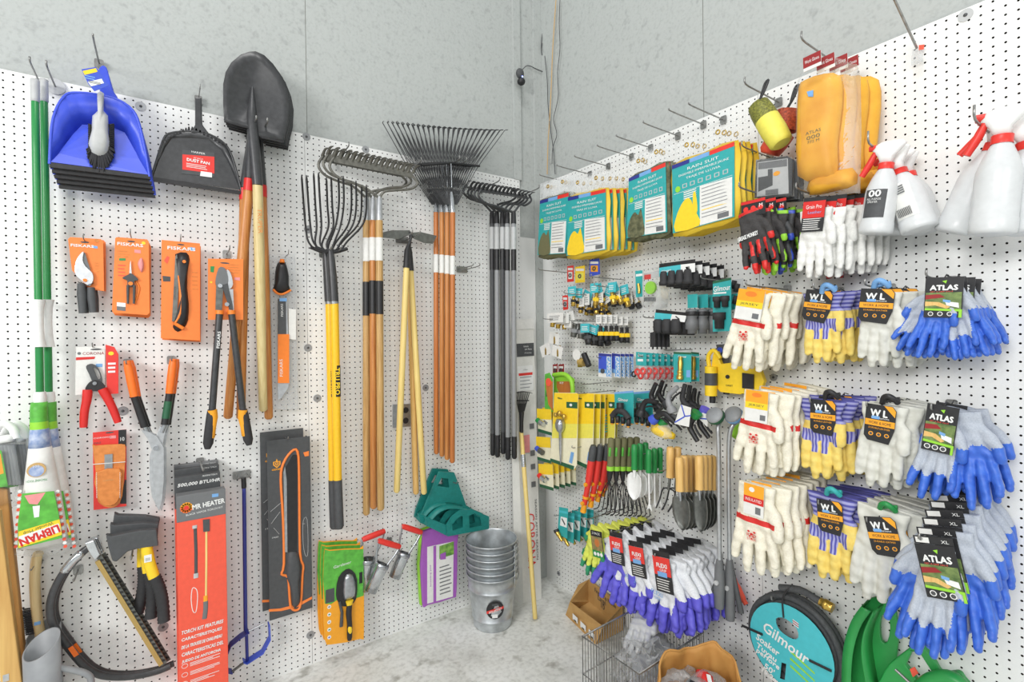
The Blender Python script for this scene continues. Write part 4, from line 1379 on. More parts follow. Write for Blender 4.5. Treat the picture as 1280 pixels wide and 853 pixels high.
word(mb, 'FISKARS', t(351, 460).x, t(351, 460).z, .012, 'white', -.009, w=.075, rot=PI / 2)
mb.prism(t.xz([(349, 373), (358, 373), (358, 377), (349, 377)]), -.009, -.007, 'skyblue')
mb.build('lettering', cb)
MB().prism(t.xz([(361, 386), (370, 387), (370, 425), (361, 424)]), -.001, 0, 'paper').build('paper_insert', t)
hook('L', 355, 322, .1, 'slim hook holding the sleeved pruning saw', .014, .0018, back=False)
def fork(label, dx, off):
 t = hung('garden_fork', label, 'fork', 412, 400, off, 'yellow handled garden forks')
 P = lambda x, y, o=None: t(x + dx, y, o)
 tops = [(377, 219), (392, 216), (408, 222), (423, 220), (439, 226), (452, 231)]
 for i, (tx, ty) in enumerate(tops):
  u = (i - 2.5) / 2.5
  bx = 407 + u * 13
  mid = (tx + (2 if i < 3 else -3) + u * -4, 290 - abs(u) * 2 + 4)
  pts = [P(tx, ty, off + .09), P(tx + 1 - u * 1.5, ty + 35, off + .03), P(mid[0] + u * 1, 283, off), P(407 + u * 22, 303 + (1 - abs(u)) * 4 - 2, off), P(407 + u * 14, 312, off)]
  sp = smooth_pts(pts, 5)
  MB().tube(sp, [.0022] + [.0045] * (len(sp) - 2) + [.006], 'black', 8).build('tine', t)
 MB().tube(smooth_pts([P(388, 309), P(400, 314), P(407, 315), P(415, 315), P(428, 311)], 3), .008, 'black', 10).build('crosshead', t)
 MB().tube([P(407, 313), P(408, 325), P(410, 350), P(411.5, 377)], [.012, .017, .0195, .02], 'blackmetal', 14).build('socket', t)
 MB().tube([P(411.5, 376), P(412, 380)], .0195, 'steel', 14).build('collar', t)
 MB().tube([P(412, 379), P(414, 480), P(416, 601)], .0185, 'fiberyellow', 16).build('handle', t)
 MB().tube([P(416, 600), P(417, 630), P(418, 658), P(418, 661)], [.0195, .02, .0205, .015], 'charcoal', 16).build('grip', t)
 mb = MB()
 a, b_ = P(414, 457), P(414.6, 496)
 mb.tube([a, b_], .0188, 'black', 16)
 q = a.lerp(b_, .5)
 word(mb, 'TRU PRO', q.x, q.z, .02, 'yellow', -.0195, w=.12, rot=-PI / 2, bold=.0008)
 mb.build('handle_label', t)
 return t
fork('yellow handled garden fork hung tines up, nearer of the two, handle at right', 6, .12)
fork('yellow handled garden fork hung tines up, farther one with handle at left', 0, .065)
hook('L', 408, 318, .16, 'double prong hook carrying the garden forks', .012, .0035, True)
def bow_rake(name, label, cat, group, off, tine_y, xl, xr, ly, ry, arms, socket, hpts, headkey, ntine, tl, segs, flatbar, rh=.0165):
 """head bar with teeth, two curved arms into a socket, handle below; segs: (from, to, material, name) along the handle"""
 t = hung(name, label, cat, socket[0], socket[1], off, group)
 P = lambda x, y, o=None: t(x, y, o)
 A, B = P(xl, ly), P(xr, ry)
 mb = MB()
 d = (B - A)
 up = .014 if flatbar else .005
 nrm = Vector((0, 0, 1))
 mb.add([A + nrm * -up + Vector((0, -.003, 0)), B + nrm * -up + Vector((0, -.003, 0)), B + nrm * up + Vector((0, -.003, 0)), A + nrm * up + Vector((0, -.003, 0)), A + nrm * -up + Vector((0, .003, 0)), B + nrm * -up + Vector((0, .003, 0)), B + nrm * up + Vector((0, .003, 0)), A + nrm * up + Vector((0, .003, 0))], [(0, 1, 2, 3), (5, 4, 7, 6), (3, 2, 6, 7), (1, 0, 4, 5), (0, 3, 7, 4), (2, 1, 5, 6)], headkey)
 mb.build('head_bar', t, bevel=.001)
 for i in range(ntine):
  u = i / (ntine - 1)
  p = A + d * u + nrm * up * .6
  tip = p + Vector((tl * .25, -tl * .9, tl * .42))
  mid = p.lerp(tip, .5) + Vector((-.002, 0, .012))
  mb = MB()
  mb.tube(smooth_pts([p, mid, tip], 3), [.0085 if flatbar else .0045, .008 if flatbar else .0045, .0065 if flatbar else .004, .006 if flatbar else .004, .005, .003, .0015], headkey, 6, flat=.5)
  mb.build('tine', t)
 for pts in arms:
  MB().tube(smooth_pts([P(*a) for a in pts], 4), .0062, headkey, 8).build('arm', t)
 s0, s1 = P(*socket), P(*hpts[0])
 MB().tube([s0, s0.lerp(s1, .15), s1], [.008, .013, .015], 'satin' if flatbar else 'black', 14).build('socket', t)
 h0, h1 = P(*hpts[0]), P(*hpts[1])
 for a, b_, key, nm in segs:
  rr = rh + (.0012 if nm not in ('handle',) else 0)
  e = [h0.lerp(h1, a), h0.lerp(h1, (a + b_) / 2), h0.lerp(h1, b_)]
  rs = [rr, rr, rr]
  if b_ == 1:
   e.append(h1 + (h1 - h0).normalized() * .008)
   rs.append(rr * .55)
  MB().tube(e, rs, key, 14).build(nm, t)
 return t
seg = lambda y0, y1: [(0, 1, 'oak', 'handle'), (.06, .155, 'paper', 'paper_label'), (.335, .46, 'black', 'label_sleeve')]
for k, (lb, dx, dy, hx, off, wood, yb) in enumerate((('long toothed garden rake with oak handle, right one of three', 8, 3, 474, .15, 'oak', 636), ('long toothed garden rake with oak handle, middle one of three', 0, 0, 466, .1, 'brownwood', 634), ('long toothed garden rake with oak handle, left one of three, lowest end', -6, 2, 458, .065, 'oak', 642))):
 x0_, x1_ = 409 + dx, 508 + dx
 arms = [[(x0_ + 2, 192 + dy), (x0_ - 5, 204 + dy), (x0_ + 2, 216 + dy), (x0_ + 18, 224 + dy), (x0_ + 38, 231 + dy), (hx - 1, 247)], [(x1_, 218 + dy), (x1_ + 6, 226 + dy), (x1_ - 2, 233 + dy), (x1_ - 22, 235 + dy), (hx + 6, 240), (hx, 249)]]
 sg = [(0, 1, wood, 'handle'), (.06, .14, 'paper', 'paper_label'), (.21, .325, 'black', 'label_sleeve')]
 bow_rake('garden_rake', lb, 'rake', 'oak handled garden rakes', off, 0, x0_, x1_, 196 + dy, 216 + dy, arms, (hx, 246), ((hx, 276), (hx + 2 - k, yb)), 'rakesteel', 15, .06, sg, True)
hook('L', 420, 200, .2, 'left hook under the oak handled garden rakes', .012, .003)
hook('L', 506, 216, .2, 'right hook under the oak handled garden rakes', .012, .003)
def leaf_rake(label, dx, off, hk, yb, k):
 t = hung('leaf_rake', label, 'rake', 555, 250, off, 'wire leaf rakes')
 P = lambda x, y, o=None: t(x + dx, y, o)
 c = P(555, 262)
 n = 22
 for i in range(n):
  u = i / (n - 1) * 2 - 1
  a = P(555 + u * 7, 256)
  bpt = P(553 + u * 36, 206 + abs(u) * 2)
  e = P(554 + u * 68, 158 + u * 5 + (1 - u * u) * 2)
  tip = e + Vector((.002 + u * .004, -.02, -.003))
  MB().tube(smooth_pts([a, a.lerp(bpt, .5), bpt, bpt.lerp(e, .6), e], 3) + [tip], .0021, 'blackmetal', 5).build('tine', t)
 MB().tube([P(517, 207) + Vector((0, -.004, 0)), P(553, 204) + Vector((0, -.004, 0)), P(590, 208) + Vector((0, -.004, 0))], .006, 'black', 8).build('brace_bar', t)
 MB().tube([P(554, 205) + Vector((0, -.006, 0)), P(555, 235) + Vector((0, -.006, 0))], .003, 'chrome', 6).build('coil_spring', t)
 s0, s1 = P(555, 240), P(555 + (k - 1.5) * 1.2, 266)
 MB().tube([s0, s0.lerp(s1, .3), s1], [.006, .012, .0145], 'chrome', 12).build('ferrule', t)
 h0, h1 = s1, t(555 + dx * .9 + (k - 1.5) * 1.5, yb)
 q = h0.lerp(h1, 1)
 MB().tube([h0, h0.lerp(h1, .5), h1, h1 + Vector((0, 0, -.008))], [.0135, .0135, .0135, .008], hk, 12).build('handle', t)
 MB().tube([h0.lerp(h1, .175), h0.lerp(h1, .25)], .0141, 'paper', 12).build('paper_label', t)
for k, (lb, dx, off, hk, yb) in enumerate((('wire leaf rake with brown handle, handle leftmost of the four', -8, .05, 'redwood', 566), ('wire leaf rake with brown handle, handle second in from the left', -2, .085, 'brownwood', 569), ('wire leaf rake with brown handle, handle third of the four', 3.5, .12, 'brownwood', 573), ('wire leaf rake with brown handle, handle rightmost and lowest of the four', 9, .155, 'redwood', 577))):
 leaf_rake(lb, dx, off, hk, yb, k)
hook('L', 556, 214, .2, 'double prong hook carrying the wire leaf rakes', .012, .0035, True)
def hoe(label, off, hp, blade, neck, tag_):
 t = hung('garden_hoe', label, 'hoe', 510, 320, off, 'garden hoes')
 P = lambda x, y, o=None: t(x, y, o)
 MB().prism(t.xz(blade), -.001, .0015, 'darksteel').build('blade', t)
 MB().tube(smooth_pts([P(*a) for a in neck], 4), .0065, 'blackmetal', 10).build('neck', t)
 h0, h1 = P(*hp[0]), P(*hp[1])
 MB().tube([P(*neck[-1]), h0.lerp(h1, .0), h0.lerp(h1, .075)], [.009, .014, .0165], 'black', 12).build('socket', t)
 MB().tube([h0.lerp(h1, .07), h0.lerp(h1, .5), h1, h1 + (h1 - h0).normalized() * .008], [.0145, .0152, .015, .009], tag_, 14).build('handle', t)
hoe('pale handled hoe with blade pointing left, handle slanting down to the left', .12, ((509, 313), (496, 614)), [(476, 291), (490, 288), (512, 288), (514, 292), (498, 299), (477, 297)], [(512, 290), (514, 296), (511, 306)], 'paleyellow')
hoe('pale handled hoe, middle handle of three, blade hidden behind the others', .06, ((511, 318), (520, 616)), [(478, 296), (500, 291), (513, 291), (500, 300)], [(512, 292), (513, 300), (511, 310)], 'ashgold')
hoe('pale handled hoe with square blade pointing right, handle rightmost of three', .09, ((512, 316), (530, 616)), [(515, 291), (525, 290), (546, 295), (541, 305), (530, 304), (514, 297)], [(515, 294), (513, 300), (512, 309)], 'paleyellow')
hook('L', 502, 300, .18, 'double prong hook carrying the garden hoes', .01, .003, True)
for k, (lb, dx, dy, hx, off, key, yb) in enumerate((('black garden rake with dark handle, handle leftmost of the corner group', -4, 0, 615, .05, 'charcoal', 568), ('black garden rake with grey handle, handle second in the corner group', 2, 2, 621, .085, 'grey', 570), ('black garden rake with dark handle, middle of the corner group', 6, 3, 628, .11, 'charcoal', 566), ('black garden rake with grey handle, fourth in the corner group', 10, 4, 634, .14, 'grey', 573), ('black garden rake with grey handle, rightmost by the corner', 15, 5, 642, .165, 'grey', 572))):
 x0_, x1_ = 586 + dx, 646 + dx
 arms = [[(x0_ + 1, 231 + dy), (x0_ - 3, 240 + dy), (x0_ + 6, 249 + dy), (x0_ + 20, 253 + dy), (hx, 266)], [(x1_, 238 + dy), (x1_ + 3, 246 + dy), (x1_ - 5, 252 + dy), (hx + 8, 256), (hx, 267)]]
 sg = [(0, 1, key, 'handle'), (.015, .11, 'lightgrey', 'paper_label'), (.11, .2, 'black', 'label_sleeve'), (.91, 1, 'black', 'end_cap')]
 bow_rake('garden_rake', lb, 'rake', 'black garden rakes in the corner', off, 0, x0_, x1_, 234 + dy, 243 + dy, arms, (hx, 264), ((hx, 280), (hx + 1, yb)), 'blackmetal', 13, .05, sg, False, .0135)
hook('L', 600, 238, .2, 'left hook under the corner garden rakes', .012, .003)
hook('L', 648, 246, .2, 'right hook under the corner garden rakes', .012, .003)
hook('L', 577, 337, .16, 'empty double prong hook between the leaf rakes and corner rakes', .006, .003, True)
t = hung('power_outlet', 'steel cover power outlet set in the pegboard behind the hoe handles', 'outlet', 503, 520, 0.004)
MB().prism(t.xz([(491, 506), (513, 505), (513, 533), (491, 535)]), -.003, .003, 'steel', holes=[circ(t(507, 513).x, t(507, 513).z, .016)[::-1], circ(t(507, 526).x, t(507, 526).z, .016)[::-1]]).build('cover_plate', t)
for y in (513, 526):
 MB().prism(circ(t(507, y).x, t(507, y).z, .0155), -.002, .002, 'black').build('socket', t)
def hose_hanger(label, off, dx, dy):
 t = hung('hose_hanger', label, 'hose hanger', 560, 625, off, 'teal hose hangers')
 X = lambda pts: t.xz([(a + dx, b + dy) for a, b in pts])
 back = X([(549, 590), (568, 591), (573, 604), (583, 632), (600, 642), (601, 656), (552, 664), (526, 651), (528, 641), (537, 618)])
 hole1 = X([(552, 598), (561, 599), (562, 610), (547, 608)])
 hole2 = X([(540, 637), (553, 629), (558, 632), (543, 642)])
 hole3 = X([(547, 645), (560, 638), (566, 638), (551, 648)])
 MB().prism(back, .0, .012, 'darkteal', holes=[hole1, hole2, hole3]).build('back_plate', t, bevel=.002)
 arc = [t(526 + dx, 650 + dy), t(540 + dx, 634 + dy), t(556 + dx, 628 + dy), t(578 + dx, 632 + dy), t(600 + dx, 645 + dy)]
 pts = smooth_pts(arc, 4)
 V, Fs = [], []
 for p in pts:
  V += [p + Vector((0, .004, 0)), p + Vector((0, -.07, -.012))]
 for i in range(len(pts) - 1):
  Fs.append((2 * i, 2 * i + 1, 2 * i + 3, 2 * i + 2))
 sh = MB().add(V, Fs, 'darkteal', True).build('hose_shelf', t)
 sh.modifiers.new('thickness', 'SOLIDIFY').thickness = .005
 MB().prism(X([(523, 641), (549, 651), (551, 665), (527, 653)]), -.07, -.064, 'darkteal').build('front_panel', t)
 MB().prism(X([(549, 651), (556, 640), (566, 633), (580, 632), (602, 641), (602, 656), (551, 665)]), -.078, -.072, 'darkteal', holes=[X([(556, 651), (562, 644), (567, 640), (570, 641), (570, 654), (557, 658)]), X([(577, 640), (584, 637), (591, 641), (593, 652), (578, 655)])]).build('front_panel', t)
 return t
hose_hanger('teal plastic hose hanger, front one above the purple kneeling pad', .06, 0, 0)
hose_hanger('teal plastic hose hanger, tucked behind the front one', .02, -8, -4)
hook('L', 560, 600, .1, 'short hook holding the teal hose hangers', .006, .003)
t = hung('kneeling_pad', 'purple and white foam kneeling pad with a printed sleeve', 'kneeling pad', 549, 705, .07)
ol = sm2(t.xz([(530, 665), (570, 663), (572, 680), (571, 740), (566, 748), (535, 757), (529, 752)]), 2)
MB().prism(ol, 0, .022, 'purple').build('foam_pad', t, bevel=.004)
MB().prism([(x - .006, z + .002) for x, z in ol], .022, .045, 'lime').build('foam_layer', t, bevel=.003)
MB().prism(t.xz([(534, 684), (567, 677), (566, 746), (534, 755)]), -.0015, 0, 'paper').build('printed_sleeve', t)
mb = MB()
mb.face(t.xz([(541.5, 683), (545, 682), (545, 752), (541.5, 753)]), -.0022, 'purple')
mb.face(t.xz([(549, 683), (567, 677), (567, 693), (549, 699)]), -.0022, 'photogreen')
mb.face(t.xz([(550, 693), (557, 690), (557, 699), (550, 700)]), -.0026, 'purple')
lines(mb, t(549, 700).x, t(564, 700).x, t(555, 742).z, t(555, 704).z, 8, 'midgrey', -.0024, .3)
word(mb, 'kneeling pad', t(538, 715).x, t(538, 720).z, .01, 'purple', -.0024, w=.11, rot=PI / 2)
mb.build('lettering', t)
t = hung('carded_trowel', 'hand trowel with black and yellow handle on a green and yellow card, frontmost of three', 'trowel', 430, 745, .085, 'carded trowels')
ol = sm2(t.xz([(405, 692), (412, 688), (450, 686), (454, 692), (455, 790), (450, 799), (415, 806), (406, 800), (404, 750)]), 2)
cb = MB().prism(ol, 0, .004, 'amber').build('card', t)
mb = MB()
top = sm2(t.xz([(405, 693), (412, 689), (450, 687), (454, 693), (454.5, 745), (425, 748), (406, 755)]), 2)
mb.face(top, -.0006, 'leafgreen')
mb.face(t.xz([(407, 738), (418, 735), (418, 752), (407, 755)]), -.001, 'charcoal')
word(mb, 'Gardener', t(428, 706).x, t(428, 706).z, .013, 'white', -.0012, w=.08, shear=.2, rot=.05)
for i in range(5):
 q = t(411.5, 759 + i * 9.5)
 mb.prism(circ(q.x, q.z, .0085, 14), -.0012, 0, 'white')
 mb.face(circ(q.x, q.z, .005, 8, rz=.003), -.0016, ('midgrey', 'green', 'steel', 'green', 'blue')[i])
mb.prism(t.xz([(449, 716), (453, 715), (453, 729), (449, 730)]), -.0012, 0, 'black')
mb.build('lettering', cb)
MB().prism(sm2(t.xz([(420, 738), (423, 722), (432, 712), (440, 713), (446, 724), (445, 748), (438, 756), (428, 758), (421, 750)]), 2), -.004, -.001, 'black').build('blade_cover', t)
MB().puff(sm2(t.xz([(429, 728), (433, 718), (440, 718), (444, 728), (443, 746), (430, 750)]), 2), -.006, .012, 'steel').build('blade', t)
MB().tube([t(436, 750) + Vector((0, -.012, 0)), t(436, 756) + Vector((0, -.012, 0))], [.018, .012], 'yellow', 12, flat=.7).build('collar', t)
MB().tube(smooth_pts([t(436, 755), t(435, 765), t(436, 780), t(436, 799)], 4), [.012, .0125, .013, .0135, .0135, .013, .0125, .012, .012, .0125, .0125, .012, .009], 'black', 12, flat=.8, M=Matrix.Translation((0, -.012, 0))).build('handle', t)
MB().puff(sm2(t.xz([(434, 781), (438, 781), (438.5, 788), (436, 791), (433.5, 788)]), 2), -.018, .006, 'yellow').build('grip_inlay', t)
MB().tube([t(424, 752) + Vector((0, -.006, 0)), t(427, 765) + Vector((0, -.006, 0)), t(426, 783) + Vector((0, -.006, 0))], [.006, .007, .008], 'charcoal', 8, flat=.6).build('fork_handle', t)
dup(t, ['hand trowel on a green and yellow card, second of three', 'hand trowel on a green and yellow card, rearmost of three'], (-.006, .026, .012), 0, .015)
def bulb_planter(label, off, ring, axis, grip):
 t = hung('bulb_planter', label, 'bulb planter', ring[0], ring[1], off, 'red handled bulb planters')
 a, b_ = t(*ring), t(*axis)
 d = (b_ - a)
 z = d.normalized()
 M = Matrix.Translation(a) @ z.to_track_quat('Z', 'Y').to_matrix().to_4x4()
 L_ = d.length
 MB().lathe([(.031, 0), (.028, L_), (.0265, L_), (.0295, 0)], 'chrome', 22, M).build('cone', t)
 MB().lathe([(.032, -.004), (.034, 0), (.034, .012), (.032, .016)], 'steel', 22, M).build('rim_band', t)
 g0, g1 = t(*grip[0]), t(*grip[1])
 MB().tube([g0, g0.lerp(g1, .1), g0.lerp(g1, .5), g0.lerp(g1, .9), g1], [.011, .0135, .0145, .0135, .011], 'brightred', 12).build('grip', t)
 x = (M @ Vector((1, 0, 0)) - a)
 for s1, g in ((-1, g0), (1, g1)):
  e = a + Vector((s1 * .03, 0, -.005))
  MB().tube(smooth_pts([g, g.lerp(e, .5) + Vector((s1 * .004, 0, 0)), e, e + d * .25], 3), .005, 'steel', 6, flat=.5).build('arm', t)
bulb_planter('chrome bulb planter with red grip, front one hanging lower in the middle', .13, (478, 706), (463, 740), ((473, 676), (500, 684)))
bulb_planter('chrome bulb planter with red grip, behind on the left by the trowel cards', .07, (460, 700), (458, 738), ((453, 675), (481, 664)))
bulb_planter('chrome bulb planter with red grip, right one beside the purple kneeling pad', .09, (505, 692), (493, 722), ((503, 658), (527, 666)))
hook('L', 486, 676, .16, 'hook behind the red gripped bulb planters', .008, .0025)
for k, (w_, px, py, lb) in enumerate((('L', 176, 133, 'pale washer and screw between the two dustpans'), ('L', 383, 171, 'grey washer and screw at the top of the board joint'), ('L', 457, 187, 'grey washer and screw above the oak handled rakes'), ('L', 385, 287, 'grey washer and screw left of the garden fork tines'), ('L', 385, 435, 'grey washer and screw on the board joint beside the sleeved saw'), ('L', 396.5, 498, 'grey washer and screw left of the yellow fork handles'), ('L', 388, 794, 'grey washer and screw low on the board joint'), ('L', 153.5, 514, 'grey washer and screw between the red pruner and hedge shears'), ('L', 204, 784, 'grey washer and screw below the hatchet grips'), ('L', 532, 485, 'dark washer and screw right of the hoe handles'), ('R', 967, 472, 'grey washer and screw right of the yellow hose splitter'), ('R', 698.5, 717, 'small dark washer low on the right wall by the corner'), ('R', 1216, 622, 'grey washer behind the blue dipped glove fingers'), ('R', 1207, 19, 'pale washer near the top edge of the right wall board'), ('R', 1232, 548, 'clear washer right of the grey and blue gloves'))):
 t = T('washer_screw', lb, 'washer', w_, px, py, 0)
 MB().prism(circ(0, 0, .0175 if k not in (10, 11) else .014, 20), -.0022, -.0005, 'lightgrey' if k in (0, 13, 14) else 'grey').build('washer', t)
 MB().lathe([(.0055, -.0005), (.0045, .002), (.0001, .0025)], 'charcoal', 10, Matrix.Translation((0, -.0022, 0)) @ Matrix.Rotation(PI / 2, 4, 'X')).build('screw_head', t)
R_ = lambda name, label, cat, px, py, off, group=None: T(name, label, cat, 'R', px, py, off, group)
def glove_mesh(name, zone, fr=.0118, palm=1.0, cuff=.047, flare=0.0, spread=1.0, curl=0.0, flat=1.0, thumb=True, cufflen=0.0):
 mb = MB()
 mb.loft([(0, 0, cufflen, cuff + flare, .015), (0, 0, -.03, cuff + flare * .4, .016), (0, 0, -.055, .046 * palm, .0175), (0, 0, -.085, .052 * palm, .0185), (0, 0, -.108, .0525 * palm, .0165), (0, 0, -.122, .05 * palm, .012)], 'white', 20, 2.4)
 for bx, tx, tz in ((-.0405, -.049, -.205), (-.0135, -.0165, -.232), (.0138, .018, -.226), (.0405, .0505, -.196)):
  bx *= palm
  tx *= spread * palm
  m = (bx * .45 + tx * .55, -.004 - curl * .012, -.16)
  mb.tube([(bx, 0, -.10), (bx, -.002, -.125), m, (tx, -.004 - curl * .03, tz + .012), (tx, -.004 - curl * .036, tz)], [fr * .98, fr * 1.0, fr * .98, fr * .92, fr * .55], 'white', 12)
  mb.ell((tx, -.004 - curl * .036, tz + .002), (fr * .8, fr * .8, fr * .8), 'white', 10)
 if thumb:
  mb.tube([(.030 * palm, 0, -.045), (.050 * palm, -.006, -.068), (.059 * palm * spread, -.011, -.095), (.061 * palm * spread, -.013, -.122), (.060 * palm * spread, -.013, -.13)], [fr * 1.1, fr * 1.3, fr * 1.15, fr * .98, fr * .55], 'white', 12)
 me = bpy.data.meshes.new('g')
 me.from_pydata(mb.v, [], mb.f)
 o = bpy.data.objects.new('g', me)
 COL.objects.link(o)
 a = o.modifiers.new('r', 'REMESH')
 a.mode = 'VOXEL'
 a.voxel_size = .0036
 b = o.modifiers.new('s', 'SMOOTH')
 b.iterations = 4
 b.factor = .5
 dg = bpy.context.evaluated_depsgraph_get()
 r = bpy.data.meshes.new_from_object(o.evaluated_get(dg))
 bpy.data.objects.remove(o)
 out = []
 n = len(r.vertices)
 co = np.zeros(n * 3)
 r.vertices.foreach_get('co', co)
 co = co.reshape(-1, 3)
 x, y, z = co[:, 0].copy(), co[:, 1].copy(), co[:, 2].copy()
 co[:, 1] += .0016 * np.sin(x * 130 + z * 60) + .0012 * np.sin(z * 210 + x * 40)
 co[:, 0] += .0004 * np.sin(z * 95 + 1.3)
 co[:, 1] *= flat
 for sgn in (1, -1):
  m = r.copy() if sgn < 0 else r
  c2 = co.copy()
  c2[:, 0] *= sgn
  m.vertices.foreach_set('co', c2.ravel())
  if sgn < 0:
   m.flip_normals()
  m.name = name
  m.materials.clear()
  keys = []
  idx = []
  for p in m.polygons:
   c = p.center
   k = zone(c.x * sgn, c.y, c.z, sgn)
   if k not in keys:
    keys.append(k)
   idx.append(keys.index(k))
  for k in keys:
   m.materials.append(MATS[k])
  m.polygons.foreach_set('material_index', idx)
  m.polygons.foreach_set('use_smooth', [True] * len(idx))
  m.update()
  out.append(m)
 return out
wob = lambda x: .006 * math.sin(x * 90) + .003 * math.sin(x * 210 + 1)
GM = {}
GM['jersey'] = glove_mesh('glove', lambda x, y, z, s: 'red' if (-.099 < z < -.083 and y < .004 and abs(x) < .06) else 'cotton', .0136, 1.0, .046, .004, 1.05)
GM['jerseyplain'] = glove_mesh('glove', lambda x, y, z, s: 'cotton', .0136, 1.0, .046, .004, 1.0)
def z_stripe(x, y, z, s):
 if z > -.062:
  return 'stripecuff'
 if x > .05:
  return 'suede'
 if z > -.088:
  return 'suede'
 if z > -.124 + wob(x) and y < .006:
  return 'stripeblue'
 if z > -.158 and y < .004 and (abs(x + .0135) < .009 or abs(x - .014) < .009):
  return 'stripeblue'
 return 'suede'
GM['stripe'] = glove_mesh('glove', z_stripe, .0144, 1.0, .05, .016, .9)
GM['leather'] = glove_mesh('glove', lambda x, y, z, s: 'greyleather', .0142, 1.0, .05, .006, .92)
GM['white'] = glove_mesh('glove', lambda x, y, z, s: 'cottonwhite', .0134, 1.0, .048, .006, .95)
dip = lambda a, b, back, palmz: (lambda x, y, z, s: (b if (z < back + wob(x) or (x > .05 and z < -.09)) else a) if y < .002 else (b if z < palmz else a))
GM['atlas'] = glove_mesh('glove', dip('knitgrey', 'dipblue', -.17, -.07), .0146, .98, .042, -.002, 1.12, 1.0)
GM['atlaspalm'] = glove_mesh('glove', dip('knitgrey', 'dipblue', -.088, -.088), .0148, .98, .042, -.002, 1.15, 1.2)
GM['flexi'] = glove_mesh('glove', dip('knitwhite', 'dippurple', -.15, -.08), .0134, 1.0, .04, -.002, 1.2, .4)
GM['flexipalm'] = glove_mesh('glove', dip('knitwhite', 'dippurple', -.085, -.085), .0134, 1.0, .04, -.002, 1.2, .6)
GM['limeglove'] = glove_mesh('glove', dip('knitlime', 'dipgreen', -.178, -.09), .013, .95, .04, -.002, 1.15, .3)
def z_mech(base, acc):
 def f(x, y, z, s):
  if z > -.012:
   return acc
  if y < .0 and -.17 < z < -.118 and (abs(x + .0135) < .006 or abs(x - .014) < .006 or abs(x - .039) < .006):
   return acc
  if z < -.2 or (x > .058 and z < -.105):
   return acc
  return base
 return f
GM['mechred'] = glove_mesh('glove', z_mech('spandex', 'red'), .0122, 1.0, .044, .002, 1.05)
GM['mechlime'] = glove_mesh('glove', z_mech('spandex', 'lime'), .0122, 1.0, .044, .002, 1.05)
GM['mechblue'] = glove_mesh('glove', z_mech('charcoal', 'blue'), .0122, 1.0, .044, .002, 1.05)
def glove(t, kind, top, bot, y, mir=False, rot=0.0, dx=0.0, wide=1.0, yr=0.0, parent=None):
 """top / bot: pixel of the cuff centre and of the longest fingertip"""
 a, b = t(*top), t(*bot)
 L = (a - b).length
 s = L / .235
 o = bpy.data.objects.new('glove', GM[kind][1 if mir else 0])
 COL.objects.link(o)
 o.parent = parent or t.e
 o.location = (a.x + dx, y, a.z)
 o.rotation_euler = (0, rot + math.atan2(-(b.x - a.x), -(b.z - a.z)) * -1 * -1, yr)
 o.scale = (s * wide, s * .95, s)
 return o, s
def frame(t, tl, tr, bl, off=None):
 """metric frame of a card given by three pixel corners: centre-top origin, x along the top, z up"""
 a, b, c = t(*tl, off), t(*tr, off), t(*bl, off)
 w_ = math.hypot(b.x - a.x, b.z - a.z)
 h_ = math.hypot(c.x - a.x, c.z - a.z)
 an = math.atan2(b.z - a.z, b.x - a.x)
 M = Matrix.Translation(((a.x + b.x) / 2, a.y, (a.z + b.z) / 2)) @ Matrix.Rotation(-an, 4, 'Y')
 return M, w_, h_
